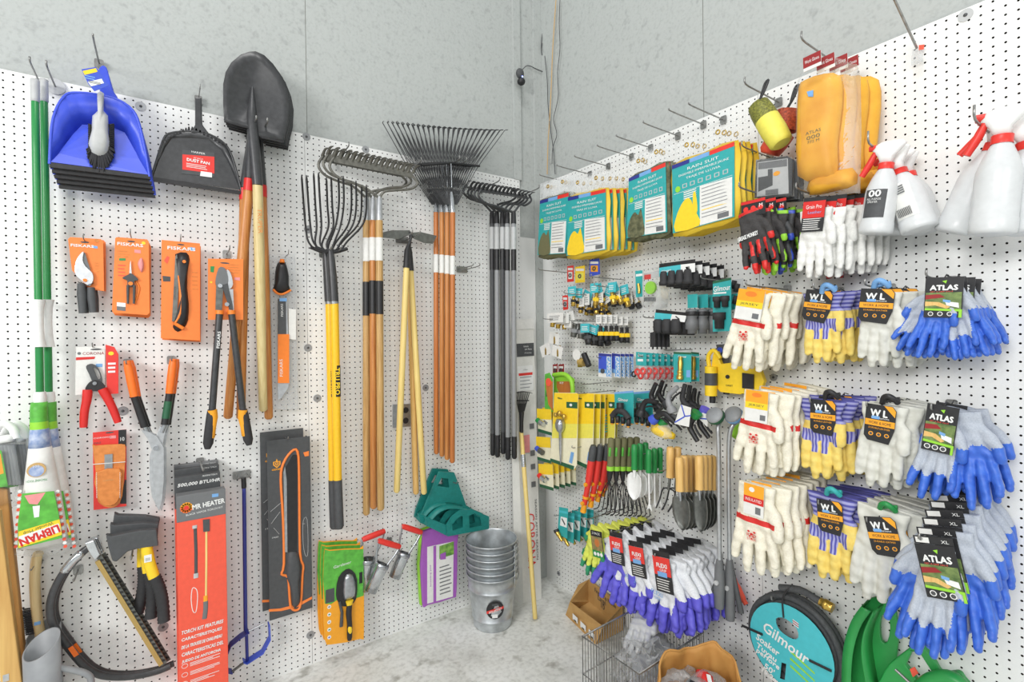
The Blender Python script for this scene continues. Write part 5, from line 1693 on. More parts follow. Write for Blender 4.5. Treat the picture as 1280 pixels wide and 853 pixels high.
def header(t, M, w_, h_, y, kind, key='black'):
 """folded header card on a pair of gloves, with its print"""
 M = Matrix.Translation((0, y, 0)) @ M
 mb = MB()
 if kind == 'wl':
  mb.prism([(-w_ / 2, 0), (w_ / 2 - .01, 0), (w_ / 2, -.012), (w_ / 2 - .001, -h_ * .62), (w_ / 2 - .012, -h_), (-w_ / 2 + .01, -h_ + .004), (-w_ / 2, -h_ + .018)], 0, .0015, 'black', M=M)
 else:
  mb.prism([(-w_ / 2, 0), (w_ / 2, 0), (w_ / 2, -h_), (-w_ / 2, -h_)], 0, .0015, key, M=M)
 c = mb.build('header_card', t)
 mb = MB()
 if kind == 'wl':
  mb.face([(w_ * .1, -.001), (w_ / 2 - .01, -.001), (w_ / 2 - .001, -.013), (w_ / 2 - .002, -h_ * .28)], -.0006, 'amber', M)
  mb.face([(-w_ / 2 + .001, -h_ * .40), (w_ / 2 - .001, -h_ * .40), (w_ / 2 - .001, -h_ * .56), (-w_ / 2 + .001, -h_ * .56)], -.0006, 'amber', M)
  word(mb, 'W L', -w_ * .05, -h_ * .22, h_ * .17, 'white', -.001, w=w_ * .55, bold=.0012, M=M)
  word(mb, 'wells lamont', 0, -h_ * .345, h_ * .05, 'white', -.001, w=w_ * .6, M=M)
  word(mb, 'WORK & HOME', 0, -h_ * .48, h_ * .075, 'black', -.001, w=w_ * .75, M=M)
  word(mb, 'DURABLE LEATHER', 0, -h_ * .62, h_ * .045, 'amber', -.001, w=w_ * .7, M=M)
  mb.prism([(-w_ * .28, -h_ * .3), (-w_ * .02, -h_ * .3), (-w_ * .02, -h_ * .38), (-w_ * .28, -h_ * .38)], -.0014, -.001, 'skyblue', M=M)
  for i in (-1, 0, 1):
   mb.face(circ(i * w_ * .26, -h_ * .78, h_ * .055, 12), -.0008, 'amber', M)
   mb.face(circ(i * w_ * .26, -h_ * .78, h_ * .035, 10), -.001, 'charcoal', M)
  lines(mb, -w_ * .35, w_ * .35, -h_ * .93, -h_ * .86, 2, 'grey', -.0008, .4) if False else None
 elif kind == 'jersey':
  mb.face([(-w_ / 2, 0), (w_ / 2, 0), (w_ / 2, -h_ * .38), (-w_ / 2, -h_ * .38)], -.0006, 'amber', M)
  mb.face(circ(0, -h_ * .14, w_ * .22, 14, rz=w_ * .1), -.001, 'orange', M)
  mb.face([(-w_ / 2, -h_ * .38), (w_ / 2, -h_ * .38), (w_ / 2, -h_ * .58), (-w_ / 2, -h_ * .58)], -.0006, 'yellow', M)
  mb.face([(w_ * .18, -h_ * .75), (w_ * .42, -h_ * .75), (w_ * .42, -h_ * .92), (w_ * .18, -h_ * .92)], -.0006, 'midgrey', M)
  word(mb, 'JERSEY', 0, -h_ * .48, h_ * .09, 'deepgreen', -.001, w=w_ * .7, M=M)
 elif kind == 'jerseyred':
  mb.face([(-w_ / 2, 0), (w_ / 2, 0), (w_ / 2, -h_ * .4), (-w_ / 2, -h_ * .4)], -.0006, 'amber', M)
  mb.face(circ(-w_ * .1, -h_ * .17, w_ * .14, 14, rz=w_ * .12), -.001, 'white', M)
  mb.face([(-w_ / 2, -h_ * .4), (w_ / 2, -h_ * .4), (w_ / 2, -h_ * .62), (-w_ / 2, -h_ * .62)], -.0006, 'red', M)
  word(mb, 'INSULATED', 0, -h_ * .5, h_ * .09, 'white', -.001, w=w_ * .8, M=M)
  mb.face([(w_ * .1, -h_ * .7), (w_ * .36, -h_ * .7), (w_ * .36, -h_ * .92), (w_ * .1, -h_ * .92)], -.0006, 'midgrey', M)
 elif kind == 'atlas':
  mb.face([(-w_ * .47, -h_ * .38), (w_ * .47, -h_ * .38), (w_ * .47, -h_ * .8), (-w_ * .47, -h_ * .8)], -.0006, 'grassphoto', M)
  mb.prism([(-w_ * .47, -h_ * .44), (-w_ * .1, -h_ * .42), (w_ * .05, -h_ * .5), (-w_ * .47, -h_ * .55)], -.0012, -.0007, 'darkred', M=M)
  mb.prism([(-w_ * .47, -h_ * .60), (-w_ * .1, -h_ * .62), (w_ * .2, -h_ * .74), (w_ * .1, -h_ * .78), (-w_ * .2, -h_ * .7), (-w_ * .47, -h_ * .72)], -.0014, -.0007, 'ashgold', M=M)
  mb.prism([(w_ * .05, -h_ * .6), (w_ * .4, -h_ * .64), (w_ * .42, -h_ * .76), (w_ * .1, -h_ * .7)], -.0012, -.0007, 'white', M=M)
  mb.prism([(0, -h_ * .55), (w_ * .2, -h_ * .58), (w_ * .18, -h_ * .64), (0, -h_ * .61)], -.0016, -.0007, 'skyblue', M=M)
  mb.face([(-w_ * .47, -h_ * .77), (w_ * .5, -h_ * .8), (w_ * .5, -h_), (w_ * .42, -h_), (w_ * .42, -h_ * .85), (-w_ * .47, -h_ * .82)], -.0018, 'lime', M)
  word(mb, 'ATLAS', 0, -h_ * .26, h_ * .12, 'white', -.001, w=w_ * .72, bold=.001, M=M)
  word(mb, 'GET A GRIP ON IT', -w_ * .05, -h_ * .36, h_ * .03, 'coral', -.001, w=w_ * .6, M=M)
  mb.prism([(-.004, -h_ * .1), (.006, -h_ * .08), (.004, -h_ * .16)], -.0012, -.0007, 'lime', M=M)
  for i in (-1, 0, 1):
   mb.face(circ(i * w_ * .25 - w_ * .06, -h_ * .91, h_ * .055, 12), -.001, 'white', M)
   mb.face(circ(i * w_ * .25 - w_ * .06, -h_ * .91, h_ * .04, 10), -.0013, 'charcoal', M)
 elif kind == 'flexi':
  mb.face([(-w_ / 2, 0), (w_ / 2, 0), (w_ / 2, -h_ * .52), (-w_ / 2, -h_ * .52)], -.0006, 'brightred', M)
  word(mb, 'FLEXI', 0, -h_ * .24, h_ * .11, 'white', -.001, w=w_ * .6, bold=.0008, M=M)
  word(mb, 'GRIP', w_ * .05, -h_ * .37, h_ * .08, 'white', -.001, w=w_ * .4, M=M)
  mb.prism([(-w_ * .3, -h_ * .42), (w_ * .25, -h_ * .42), (w_ * .25, -h_ * .56), (-w_ * .3, -h_ * .56)], -.0012, -.0007, 'skyblue', M=M)
  for i in range(5):
   z = -h_ * (.63 + .07 * i)
   mb.face([(-w_ * .4, z), (w_ * random.uniform(.2, .4), z), (w_ * .3, z - h_ * .025), (-w_ * .4, z - h_ * .025)], -.0008, 'paper', M)
 elif kind == 'lime':
  mb.face([(-w_ * .46, -h_ * .22), (w_ * .46, -h_ * .22), (w_ * .46, -h_ * .74), (-w_ * .46, -h_ * .74)], -.0006, 'photo', M)
  mb.face(circ(0, -h_ * .45, w_ * .22, 10, rz=h_ * .16), -.001, 'redwood', M)
  mb.face([(-w_ * .5, -h_ * .74), (w_ * .5, -h_ * .74), (w_ * .5, -h_), (-w_ * .5, -h_)], -.0006, 'kelly', M)
  for i in (-1, 0, 1):
   mb.face(circ(i * w_ * .28, -h_ * .87, w_ * .12, 10), -.001, 'white', M)
  word(mb, '3 PACK', 0, -h_ * .1, h_ * .09, 'white', -.001, w=w_ * .7, M=M)
 elif kind == 'redcard':
  mb.face([(-w_ / 2, -h_ * .12), (w_ / 2, -h_ * .12), (w_ / 2, -h_ * .6), (-w_ / 2, -h_ * .6)], -.0006, 'red', M)
  word(mb, 'Grain Pro', 0, -h_ * .28, h_ * .11, 'white', -.001, w=w_ * .7, M=M)
  word(mb, 'Leather', .004, -h_ * .44, h_ * .08, 'skyblue', -.001, w=w_ * .6, M=M)
  for i in range(6):
   z = -h_ * (.62 + .06 * i)
   mb.face([(-w_ * .42, z), (w_ * random.uniform(.2, .42), z), (w_ * .3, z - h_ * .022), (-w_ * .42, z - h_ * .022)], -.0008, 'paper', M)
 mb.build('lettering', c)
 return c
def pair(t, kinds, a, b, y0, hd=None, back=None, extra=(), wide=1.0):
 """front glove and the one behind it; a: cuff centre, b: fingertip"""
 g, s = glove(t, kinds[0], a, b, 0.0 + y0, False, wide=wide)
 dx, r = back or (.02, .06)
 glove(t, kinds[1], a, b, y0 + .030 * s, True, -r, dx, wide)
 for (k, dx, dz, r, mir, dy) in extra:
  a2 = a
  o, s2 = glove(t, k, a, b, y0 + dy, mir, r, dx, wide)
  o.location.z += dz
 return s
def glove_stack(label_f, label_o, cat, group, kinds, a, b, off0, off1, n, hd, hk, dz=.004, dxs=0.0, back=None, jit=.004, hooklab=None, hookpx=None, extra=()):
 t = R_('work_gloves', label_f, cat, a[0], a[1], off0, group)
 s = pair(t, kinds, a, b, 0, back=back, extra=extra, wide=.76 if 'atlas' in kinds else 1.0)
 if hd:
  M, w_, h_ = frame(t, *hd)
  header(t, M, w_, h_, -.0225 * s, hk, 'paper' if hk in ('jersey', 'jerseyred') else 'black')
  MB().tube([(M.translation.x, -.018 * s, M.translation.z), (M.translation.x, .0, M.translation.z + .008), (M.translation.x, .03, M.translation.z + .002)], .0016, 'black', 6).build('hang_loop', t)
 if n > 1:
  dup(t, ords(label_o, n), (dxs, (off0 - off1) / (n - 1), dz), jit, .05)
 if hookpx:
  hook('R', hookpx[0], hookpx[1], off0 + .03, hooklab, .012, .003)
 return t
C = 'gloves'
def emblem(t, px, py, y, r=.02):
 mb = MB()
 c = t(px, py)
 for i, (x, z, q) in enumerate(((-.5, .5, .25), (.5, .5, .25), (0, .1, .3), (-.3, -.3, .2), (.3, -.3, .2), (0, -.7, .18))):
  mb.face([(c.x + r * (x + q * math.cos(k * 1.257 + i)) * 1.0, c.z + r * (z + q * .8 * math.sin(k * 1.257 + i))) for k in range(5)], y, 'red')
 word(mb, 'RED', c.x, c.z - r * .1, r * .5, 'red', y, w=r * 1.6)
 word(mb, 'STEER', c.x, c.z - r * .75, r * .45, 'red', y, w=r * 1.6)
 mb.build('printed_emblem', t)
for row, (lf, lo, a, b, hd, hk, hp) in enumerate((
  ('cream cotton gloves with red wrist band, frontmost pair of the upper stack', 'cream cotton gloves in the upper stack', (944, 366), (925, 462), ((929, 361), (962, 365), (929, 398)), 'jersey', (985, 362)),
  ('cream cotton gloves with red wrist band, frontmost pair of the middle stack', 'cream cotton gloves in the middle stack', (952, 490), (942, 592), ((938, 486), (966, 490), (936, 524)), 'jersey', (993, 486)),
  ('cream cotton gloves with red band and orange card, frontmost pair of the lowest stack', 'cream cotton gloves in the lowest stack', (946, 606), (943, 716), ((936, 601), (961, 608), (933, 638)), 'jerseyred', (990, 598)))):
 g = ('upper cream cotton gloves', 'middle cream cotton gloves', 'lowest cream cotton gloves')[row]
 t = R_('work_gloves', lf, C, a[0], a[1], .27, g)
 s = pair(t, ('jersey', 'jersey'), a, b, 0, back=(.035, -.02))
 M, w_, h_ = frame(t, *hd)
 header(t, M, w_, h_, -.0225 * s, hk, 'paper')
 emblem(t, a[0] + (b[0] - a[0]) * .55, a[1] + (b[1] - a[1]) * .55, -.0205 * s)
 dup(t, ords(lo, 6), (.004, .043, .001), .006, .07)
 hook('R', *hp, .29, ('hook of the upper cream cotton gloves', 'hook of the middle cream cotton gloves', 'hook of the lowest cream cotton gloves')[row], .012, .003)
for row, (lf, lo, a, b, hd, hp, n) in enumerate((
  ('yellow and blue striped leather palm gloves, frontmost pair of the upper row', 'yellow and blue striped gloves of the upper row', (1029, 366), (1028, 453), ((1012, 362), (1046, 365), (1010, 401)), (1050, 365), 3),
  ('yellow and blue striped leather palm gloves, frontmost pair of the middle row', 'yellow and blue striped gloves of the middle row', (1027, 500), (1027, 598), ((1017, 498), (1049, 501), (1014, 540)), (1046, 498), 3),
  ('yellow and blue striped leather palm gloves with teal clip, frontmost pair of the lowest row', 'yellow and blue striped gloves of the lowest row', (1040, 620), (1036, 723), ((1025, 621), (1057, 627), (1016, 658)), (1056, 617), 3))):
 glove_stack(lf, lo, C, ('upper striped gloves', 'middle striped gloves', 'lowest striped gloves')[row], ('stripe', 'stripe'), a, b, .17, .05, n, hd, 'wl', .002, .004, (.025, .02), .004, ('hook of the upper striped gloves', 'hook of the middle striped gloves', 'hook of the lowest striped gloves')[row], hp)
for row, (lf, lo, a, b, hd, hp, n) in enumerate((
  ('pale grey leather gloves with dark card, frontmost pair of the upper row', 'pale grey leather gloves of the upper row', (1102, 366), (1097, 458), ((1080, 361), (1123, 362), (1078, 403)), (1114, 361), 4),
  ('pale grey leather gloves with dark card, frontmost pair of the middle row', 'pale grey leather gloves of the middle row', (1106, 506), (1096, 608), ((1087, 503), (1125, 509), (1080, 548)), (1116, 502), 4),
  ('pale grey leather gloves with green clip, frontmost pair of the lowest row', 'pale grey leather gloves of the lowest row', (1104, 636), (1093, 750), ((1084, 643), (1122, 645), (1080, 688)), (1116, 636), 4))):
 glove_stack(lf, lo, C, ('upper grey leather gloves', 'middle grey leather gloves', 'lowest grey leather gloves')[row], ('leather', 'leather'), a, b, .18, .05, n, hd, 'wl', .001, .006, (.03, -.02), .004, ('hook of the upper grey leather gloves', 'hook of the middle grey leather gloves', 'hook of the lowest grey leather gloves')[row], hp)
for (lb, px, py, key) in (('bright green plastic clip on the lowest grey leather gloves', 1110, 634, 'kelly'), ('teal plastic clip on the lowest striped gloves', 1042, 615, 'teal'), ('blue plastic clip on the upper striped gloves', 1036, 361, 'skyblue'), ('blue plastic clip on the upper grey leather gloves', 1102, 356, 'skyblue'), ('black plastic clip on the middle striped gloves', 1040, 494, 'black'), ('black plastic clip on the middle grey leather gloves', 1113, 500, 'black')):
 t = R_('hang_clip', lb, 'clip', px, py, .19)
 MB().tube(smooth_pts([(-.02, 0, -.012), (-.012, -.012, .006), (0, -.016, .012), (.012, -.012, .004), (.018, 0, -.008)], 3), .008, key, 8).build('clip', t)
 MB().tube([(-.018, 0, -.004), (.022, .004, .004)], .006, key, 8).build('tooth_bar', t)
glove_stack('blue dipped grey knit gloves fanned wide, frontmost of the upper right stack', 'blue dipped grey knit gloves of the upper right stack', C, 'upper blue dipped gloves', ('atlaspalm', 'atlas'), (1176, 356), (1160, 446), .2, .05, 4, ((1160, 348), (1208, 346), (1170, 396)), 'atlas', .0, .0, (.01, .25), .004, 'hook of the upper blue dipped gloves', (1190, 352),
   extra=(('atlas', .01, -.002, -.32, False, .012), ('atlas', -.005, -.004, .26, True, .02), ('atlaspalm', .012, -.006, -.5, True, .03)))
glove_stack('blue and grey knit gloves with landscape card, frontmost of the middle right stack', 'blue and grey knit gloves of the middle right stack', C, 'middle blue dipped gloves', ('atlas', 'atlas'), (1180, 512), (1165, 620), .16, .08, 2, ((1163, 503), (1203, 510), (1154, 559)), 'atlas', .0, .0, (.03, -.14), .004, 'hook of the middle blue dipped gloves', (1190, 506),
   extra=(('atlaspalm', .04, -.004, -.26, False, .02),))
t = R_('work_gloves', 'blue and grey knit gloves with size tags, frontmost of the lower right stack', C, 1172, 690, .26, 'lower blue dipped gloves')
s = pair(t, ('atlas', 'atlas'), (1174, 684), (1164, 812), 0, back=(.022, -.03), extra=(('atlaspalm', -.026, .0, .08, True, .03), ('atlaspalm', .025, .04, -.2, False, .04)), wide=.7)
M, w_, h_ = frame(t, (1147, 676), (1196, 681), (1146, 738))
header(t, M, w_, h_, -.0225 * s, 'atlas')
mb = MB()
mb.prism([(-w_ / 2, 0), (w_ / 2, 0), (w_ / 2, .02), (-w_ / 2, .02)], 0, .0012, 'black', M=Matrix.Translation((0, -.02 * s, 0)) @ M)
c = mb.build('size_tag', t)
mb = MB()
MM = Matrix.Translation((0, -.0205 * s, 0)) @ M
mb.face([(-w_ * .45, .003), (-w_ * .1, .003), (-w_ * .1, .017), (-w_ * .45, .017)], 0, 'paper', MM)
word(mb, 'XL', w_ * .3, .009, .008, 'white', -.0003, w=.016, M=MM)
mb.build('lettering', c)
dup(t, ords('blue and grey knit gloves of the lower right stack', 7), (.0, .032, .016), .003, .04)
hook('R', 1192, 645, .3, 'hook of the lower blue dipped gloves', .012, .003)
t = R_('work_gloves', 'black and red mechanic gloves, frontmost pair of the colourful stack', C, 940, 268, .26, 'mechanic gloves')
s = pair(t, ('mechred', 'mechred'), (937, 264), (952, 340), 0, back=(.015, -.1))
mb = MB()
q = t(940, 296)
word(mb, 'GREASE MONKEY', q.x - .004, q.z, .014, 'white', -.0215 * s, w=.072, rot=.2, bold=.0005)
mb.build('lettering', t)
dup(t, ['black and red mechanic gloves, rearmost pair of the colourful stack'], (.14, .2, -.02), 0, .1)
for k, (lb, kind, dx, dy) in enumerate((('black and lime mechanic gloves directly behind the red ones', 'mechlime', .045, .05), ('charcoal and blue mechanic gloves in the colourful stack', 'mechblue', .07, .09), ('black and lime mechanic gloves near the back of the colourful stack', 'mechlime', .115, .15))):
 u = R_('work_gloves', lb, C, 940, 268, .26 - dy, 'mechanic gloves')
 sh = t.o - u.o
 for m_, r, ddx, yy in ((False, -.1, 0, 0), (True, .12, .025, .03)):
  o = bpy.data.objects.new('glove', GM[kind][1 if m_ else 0])
  COL.objects.link(o)
  o.parent = u.e
  o.location = (dx + ddx + .0, yy, -.005 * k)
  o.rotation_euler = (0, r, 0)
  o.scale = (s, s * .9, s)
for k in range(3):
 t = R_('header_card', ('black and red card above the mechanic gloves, front one', 'black and red card above the mechanic gloves, middle one', 'black and red card above the mechanic gloves, rear one')[k], 'card', 944 + k * 13, 262, .27 - k * .05, 'mechanic glove cards')
 MB().prism(rect(-.05, .035, -.02, .035), 0, .0015, 'black').build('card', t)
 mb = MB()
 for i in range(3):
  mb.face(circ(-.033 + i * .026, .006, .009, 12), -.0006, 'brightred')
 mb.face(rect(-.05, .035, .024, .034), -.0006, 'red')
 word(mb, 'M', .02, .012, .012, 'white', -.001)
 mb.build('lettering', t)
hook('R', 975, 250, .28, 'hook of the mechanic gloves', .012, .003)
glove_stack('white grain leather gloves with red and black card, frontmost below the yellow gloves', 'white grain leather gloves below the yellow gloves', C, 'white grain leather gloves', ('white', 'white'), (1020, 262), (1018, 346), .24, .06, 6, ((1009, 249), (1037, 246), (1008, 291)), 'redcard', .004, .012, (.03, -.05), .005, 'hook of the white grain leather gloves', (1042, 252))
t = R_('rubber_gloves', 'long yellow dipped gloves folded in a clear bag, frontmost of the pack', C, 1030, 165, .2, 'long yellow gloves')
body = sm2(t.xz([(1006, 100), (1030, 92), (1050, 95), (1052, 130), (1046, 180), (1045, 222), (1022, 224), (997, 220), (996, 150), (998, 110)]), 2)
MB().puff(body, 0, .03, 'pvcyellow', 5, .012).build('glove', t)
cuffs = sm2(t.xz([(1007, 226), (1030, 216), (1062, 208), (1068, 228), (1040, 238), (1008, 243)]), 2)
MB().puff(cuffs, .022, .03, 'pvcyellow', 4).build('glove', t)
mb = MB()
q = t(1022, 172)
word(mb, 'ATLAS', q.x, q.z + .012, .01, 'olive', -.0312, w=.045)
word(mb, '000', q.x, q.z - .004, .012, 'olive', -.0312, w=.04)
word(mb, '772 M', q.x, q.z - .018, .008, 'olive', -.0312, w=.035)
mb.prism(t.xz([(1014, 118), (1022, 116), (1022, 124), (1016, 124)]), -.031, -.029, 'skyblue')
mb.build('lettering', t)
M, w_, h_ = frame(t, (1013, 79), (1035, 69), (1005, 100))
c = MB().prism(rect(-w_ / 2, w_ / 2, -h_ * .9, 0), -.05, -.048, 'paper', M=M)
c = c.build('header_card', t)
mb = MB()
mb.face(rect(-w_ / 2, w_ / 2, -h_ * .7, 0), -.0506, 'darkred', M)
word(mb, 'Work Gloves', 0, -h_ * .35, h_ * .22, 'white', -.051, w=w_ * .8, M=M)
mb.build('lettering', c)
dup(t, ords('long yellow dipped gloves folded in a clear bag', 4), (.02, .045, .002), .005, .03)
bag = sm2(t.xz([(1000, 88), (1040, 70), (1060, 78), (1072, 92), (1072, 225), (1064, 240), (1010, 244), (993, 226), (992, 120)]), 2)
MB().puff(bag, .02, .054, 'film', 5).build('plastic_bag', t)
hook('R', 1045, 80, .25, 'hook carrying the long yellow gloves', .02, .003)
def rain_pack(label, group, q4, off, n, bagk, fig, lbs, step=.018, dxs=.006):
 t = R_('rain_suit_pack', label, 'rain suit', (q4[0][0] + q4[2][0]) / 2, (q4[0][1] + q4[2][1]) / 2, off, group)
 P4 = [t(*a) for a in q4]
 tl, tr, br, bl = P4
 f = lambda u, v: (lambda a, b: (a.x + (b.x - a.x) * u, a.z + (b.z - a.z) * u))(tl.lerp(bl, v), tr.lerp(br, v))
 body = [f(-.02, -.02), f(.5, -.03), f(1.03, -.02), f(1.04, .5), f(1.03, 1.02), f(.5, 1.05), f(-.02, 1.04), f(-.03, .5)]
 MB().puff(sm2(body, 2), .012, .011, bagk, 4).build('folded_suit', t)
 c = MB().prism([f(0, 0), f(1, 0), f(1, 1), f(0, 1)], 0, .001, 'teal').build('printed_insert', t)
 mb = MB()
 y = -.0006
 mb.face([f(0, 0), f(.3, 0), f(.3, .06), f(0, .06)], y, 'navy')
 mb.face([f(.31, 0), f(.62, 0), f(.62, .06), f(.31, .06)], y, 'skyblue')
 mb.face([f(.63, 0), f(1, 0), f(1, .06), f(.63, .06)], y, 'brightred')
 an = math.atan2(tr.z - tl.z, tr.x - tl.x)
 W_ = (tr - tl).length
 H_ = (tl - bl).length
 for v, s_, w_ in ((.13, 'RAIN SUIT', .5), (.2, 'ENSEMBLE IMPERMEABLE JAUNE', .8), (.265, 'TRAJE DE LLUVIA', .55)):
  q = f(.52, v)
  word(mb, s_, q[0], q[1], H_ * .04, 'white', -.0009, w=W_ * w_, rot=an)
 for i in range(6):
  q = f(.22 + i * .13, .36)
  mb.face([f(.18 + i * .13, .33), f(.26 + i * .13, .33), f(.26 + i * .13, .39), f(.18 + i * .13, .39)], y, 'lightgrey')
  mb.face([f(.195 + i * .13, .34), f(.245 + i * .13, .34), f(.245 + i * .13, .38), f(.195 + i * .13, .38)], y * 1.6, 'teal')
 mb.face([f(.03, .435), f(.97, .435), f(.97, .44), f(.03, .44)], y, 'white')
 q = f(.1, .38)
 mb.face(circ(q[0], q[1], H_ * .045, 12), y * 1.6, 'lime')
 for k_ in range(4):
  mb.face([f(.2, .45 + k_ * .03), f(.42, .45 + k_ * .03), f(.4, .465 + k_ * .03), f(.2, .465 + k_ * .03)], y, 'paper')
 mb.face([f(.47, .44), f(.97, .46), f(.97, .99), f(.47, .99)], y * 1.3, 'paper')
 for k_ in range(9):
  v = .48 + k_ * .05
  mb.face([f(.5, v), f(.5 + random.uniform(.25, .42), v), f(.9, v + .012), f(.5, v + .012)], y * 2.2, 'yellow' if k_ == 6 else 'grey')
 mb.face([f(.75, .9), f(.92, .9), f(.92, .97), f(.75, .97)], y * 2.2, 'midgrey')
 if fig == 'hood':
  ol = [f(.05, .99), (f(.06, .8)), f(.13, .66), f(.2, .58), f(.27, .55), f(.33, .6), f(.37, .72), f(.44, .85), f(.46, .99)]
  mb.prism(sm2(ol, 2), y * 2.4, y, 'yellow')
  mb.prism(sm2([f(.36, .75), f(.36, .52), f(.4, .5), (f(.43, .7)), f(.42, .8)], 2), y * 2.2, y, 'yellow')
 else:
  ol = [f(.04, .99), f(.06, .75), f(.14, .63), f(.22, .6), f(.3, .66), f(.36, .56), f(.4, .66), f(.44, .8), f(.45, .99)]
  mb.prism(sm2(ol, 2), y * 2.4, y, {'yellow': 'yellow', 'olive': 'olive', 'camo': 'camo'}[fig])
 mb.build('lettering', c)
 top = [f(-.03, -.02), f(1.04, -.02), f(1.05, -.32), f(-.04, -.32)]
 fm = MB().prism(top, .004, .0055, 'film')
 fm.build('clear_flap', t)
 mb = MB()
 for u in (.25, .75):
  q = f(u, -.22)
  mb.tube([(q[0] + .008 * math.cos(k_ * PI / 5), .003, q[1] + .008 * math.sin(k_ * PI / 5)) for k_ in range(10)], .0028, 'brass', 6, closed=True)
 mb.build('eyelet', t)
 if n > 1:
  dup(t, lbs, (dxs, step, .001), .003, .02)
 return t
rain_pack('teal and olive rain suit pack, frontmost next to the corner', 'olive rain suits', [(675, 251), (711, 241), (707, 317), (672, 319)], .21, 3, 'olive', 'olive', ords('olive rain suit pack next to the corner', 3))
rain_pack('yellow rain suit pack, frontmost of the second hook from the corner', 'yellow bib rain suits', [(710, 247), (757, 236), (758, 312), (708, 320)], .21, 5, 'camoyellow', 'yellow', ords('yellow rain suit pack on the second hook from the corner', 5), .034, .012)
rain_pack('camouflage rain suit pack, frontmost between the yellow ones', 'camouflage rain suits', [(786, 223), (832, 203), (834, 290), (783, 298)], .2, 3, 'camo', 'camo', ords('camouflage rain suit pack between the yellow ones', 3))
rain_pack('large yellow hooded rain suit pack, frontmost below the empty hooks', 'yellow hooded rain suits', [(840, 207), (918, 177), (918, 271), (841, 292)], .2, 4, 'camoyellow', 'hood', ords('large yellow hooded rain suit pack', 4), .03, .006)
for k, (px, py, lb) in enumerate(((716, 229, 'first'), (738, 218, 'second'), (761, 208, 'third'), (790, 196, 'fourth'), (814, 185, 'fifth'), (848, 170, 'sixth'), (880, 156, 'seventh'), (905, 150, 'eighth'))):
 hook('R', px, py, .24, f'wire hook above the rain suits, {lb} counted from the corner', .003, .0028, group='hooks above the rain suits')
for lb, c0, c1, c2, k1, k2, off in (('lime poncho pouch with mesh top hanging from a strap', (948, 132), (959, 150), (976, 178), 'meshgreen', 'lemon', .17), ('orange poncho pouch with red mesh, behind the lime pouch', (985, 138), (980, 165), (962, 190), 'meshred', 'coral', .1)):
 t = R_('poncho_pouch', lb, 'poncho pouch', c1[0], c1[1], off, 'poncho pouches')
 a, b, c = t(*c0), t(*c1), t(*c2)
 d = (c - a).normalized()
 MB().tube([a - d * .004, a, a.lerp(b, .5), b], [.022, .036, .04, .041], k1, 16).build('mesh_sleeve', t)
 MB().tube([b, b.lerp(c, .5), c, c + d * .008], [.041, .042, .038, .028], k2, 16).build('poncho', t)
 MB().tube(smooth_pts([a + Vector((.012, -.03, -.005)), a + Vector((.03, -.02, .03)), a + Vector((.036, 0, .075)), a + Vector((.024, 0, .07)), a + Vector((.02, -.02, .02))], 3), .005, 'black', 6, flat=.5).build('strap', t)
hook('R', 974, 128, .24, 'hook carrying the poncho pouches', .02, .003)
t = R_('glove_liner_pack', 'grey boxed blister pack below the poncho pouches, frontmost of three', 'pack', 966, 223, .17, 'grey blister packs')
MB().prism(t.xz([(945, 200), (984, 195), (991, 200), (990, 245), (943, 248)]), 0, .003, 'charcoal').build('card', t)
mb = MB()
mb.face(t.xz([(947, 203), (985, 198), (986, 242), (946, 246)]), -.0008, 'lightgrey')
mb.face(t.xz([(948, 222), (960, 220), (960, 212), (966, 211), (966, 232), (948, 240)]), -.0014, 'charcoal')
mb.face(circ(t(971, 217).x, t(971, 217).z, .012, 12, rz=.008), -.0016, 'amber')
mb.face(t.xz([(957, 238), (973, 236), (973, 243), (957, 244)]), -.0016, 'midgrey')
mb.face(t.xz([(948, 204), (984, 199), (984, 208), (948, 212)]), -.0014, 'midgrey')
mb.build('lettering', t)
MB().puff(t.xz([(945, 200), (990, 196), (990, 245), (944, 248)]), -.001, .012, 'film', 3).build('blister', t)
dup(t, ['grey blister pack below the poncho pouches, second of three', 'grey blister pack below the poncho pouches, rearmost of three'], (.004, .03, -.006), 0, .02)
hook('R', 963, 197, .2, 'hook carrying the grey blister packs', .014, .0025)
t = R_('peg_hook', 'long straight peg hook with orange price tag at the top of the right wall', 'hook', 1148, 72, 0)
a, b = Vector((0, -.005, 0)), t(1146, 60, .02)
e = t(1117, -3, .25)
MB().tube([b, b.lerp(e, .5), e], .0035, 'hookzinc', 8).build('prong', t)
MB().prism(t.xz([(1140, 62), (1154, 58), (1153, 77), (1139, 82)], .02), -.02, -.018, 'filmthick').build('tag_holder', t)
MB().prism(t.xz([(1149, 57), (1156, 56), (1155, 62), (1149, 63)], .02), -.024, -.022, 'coral').build('price_sticker', t)
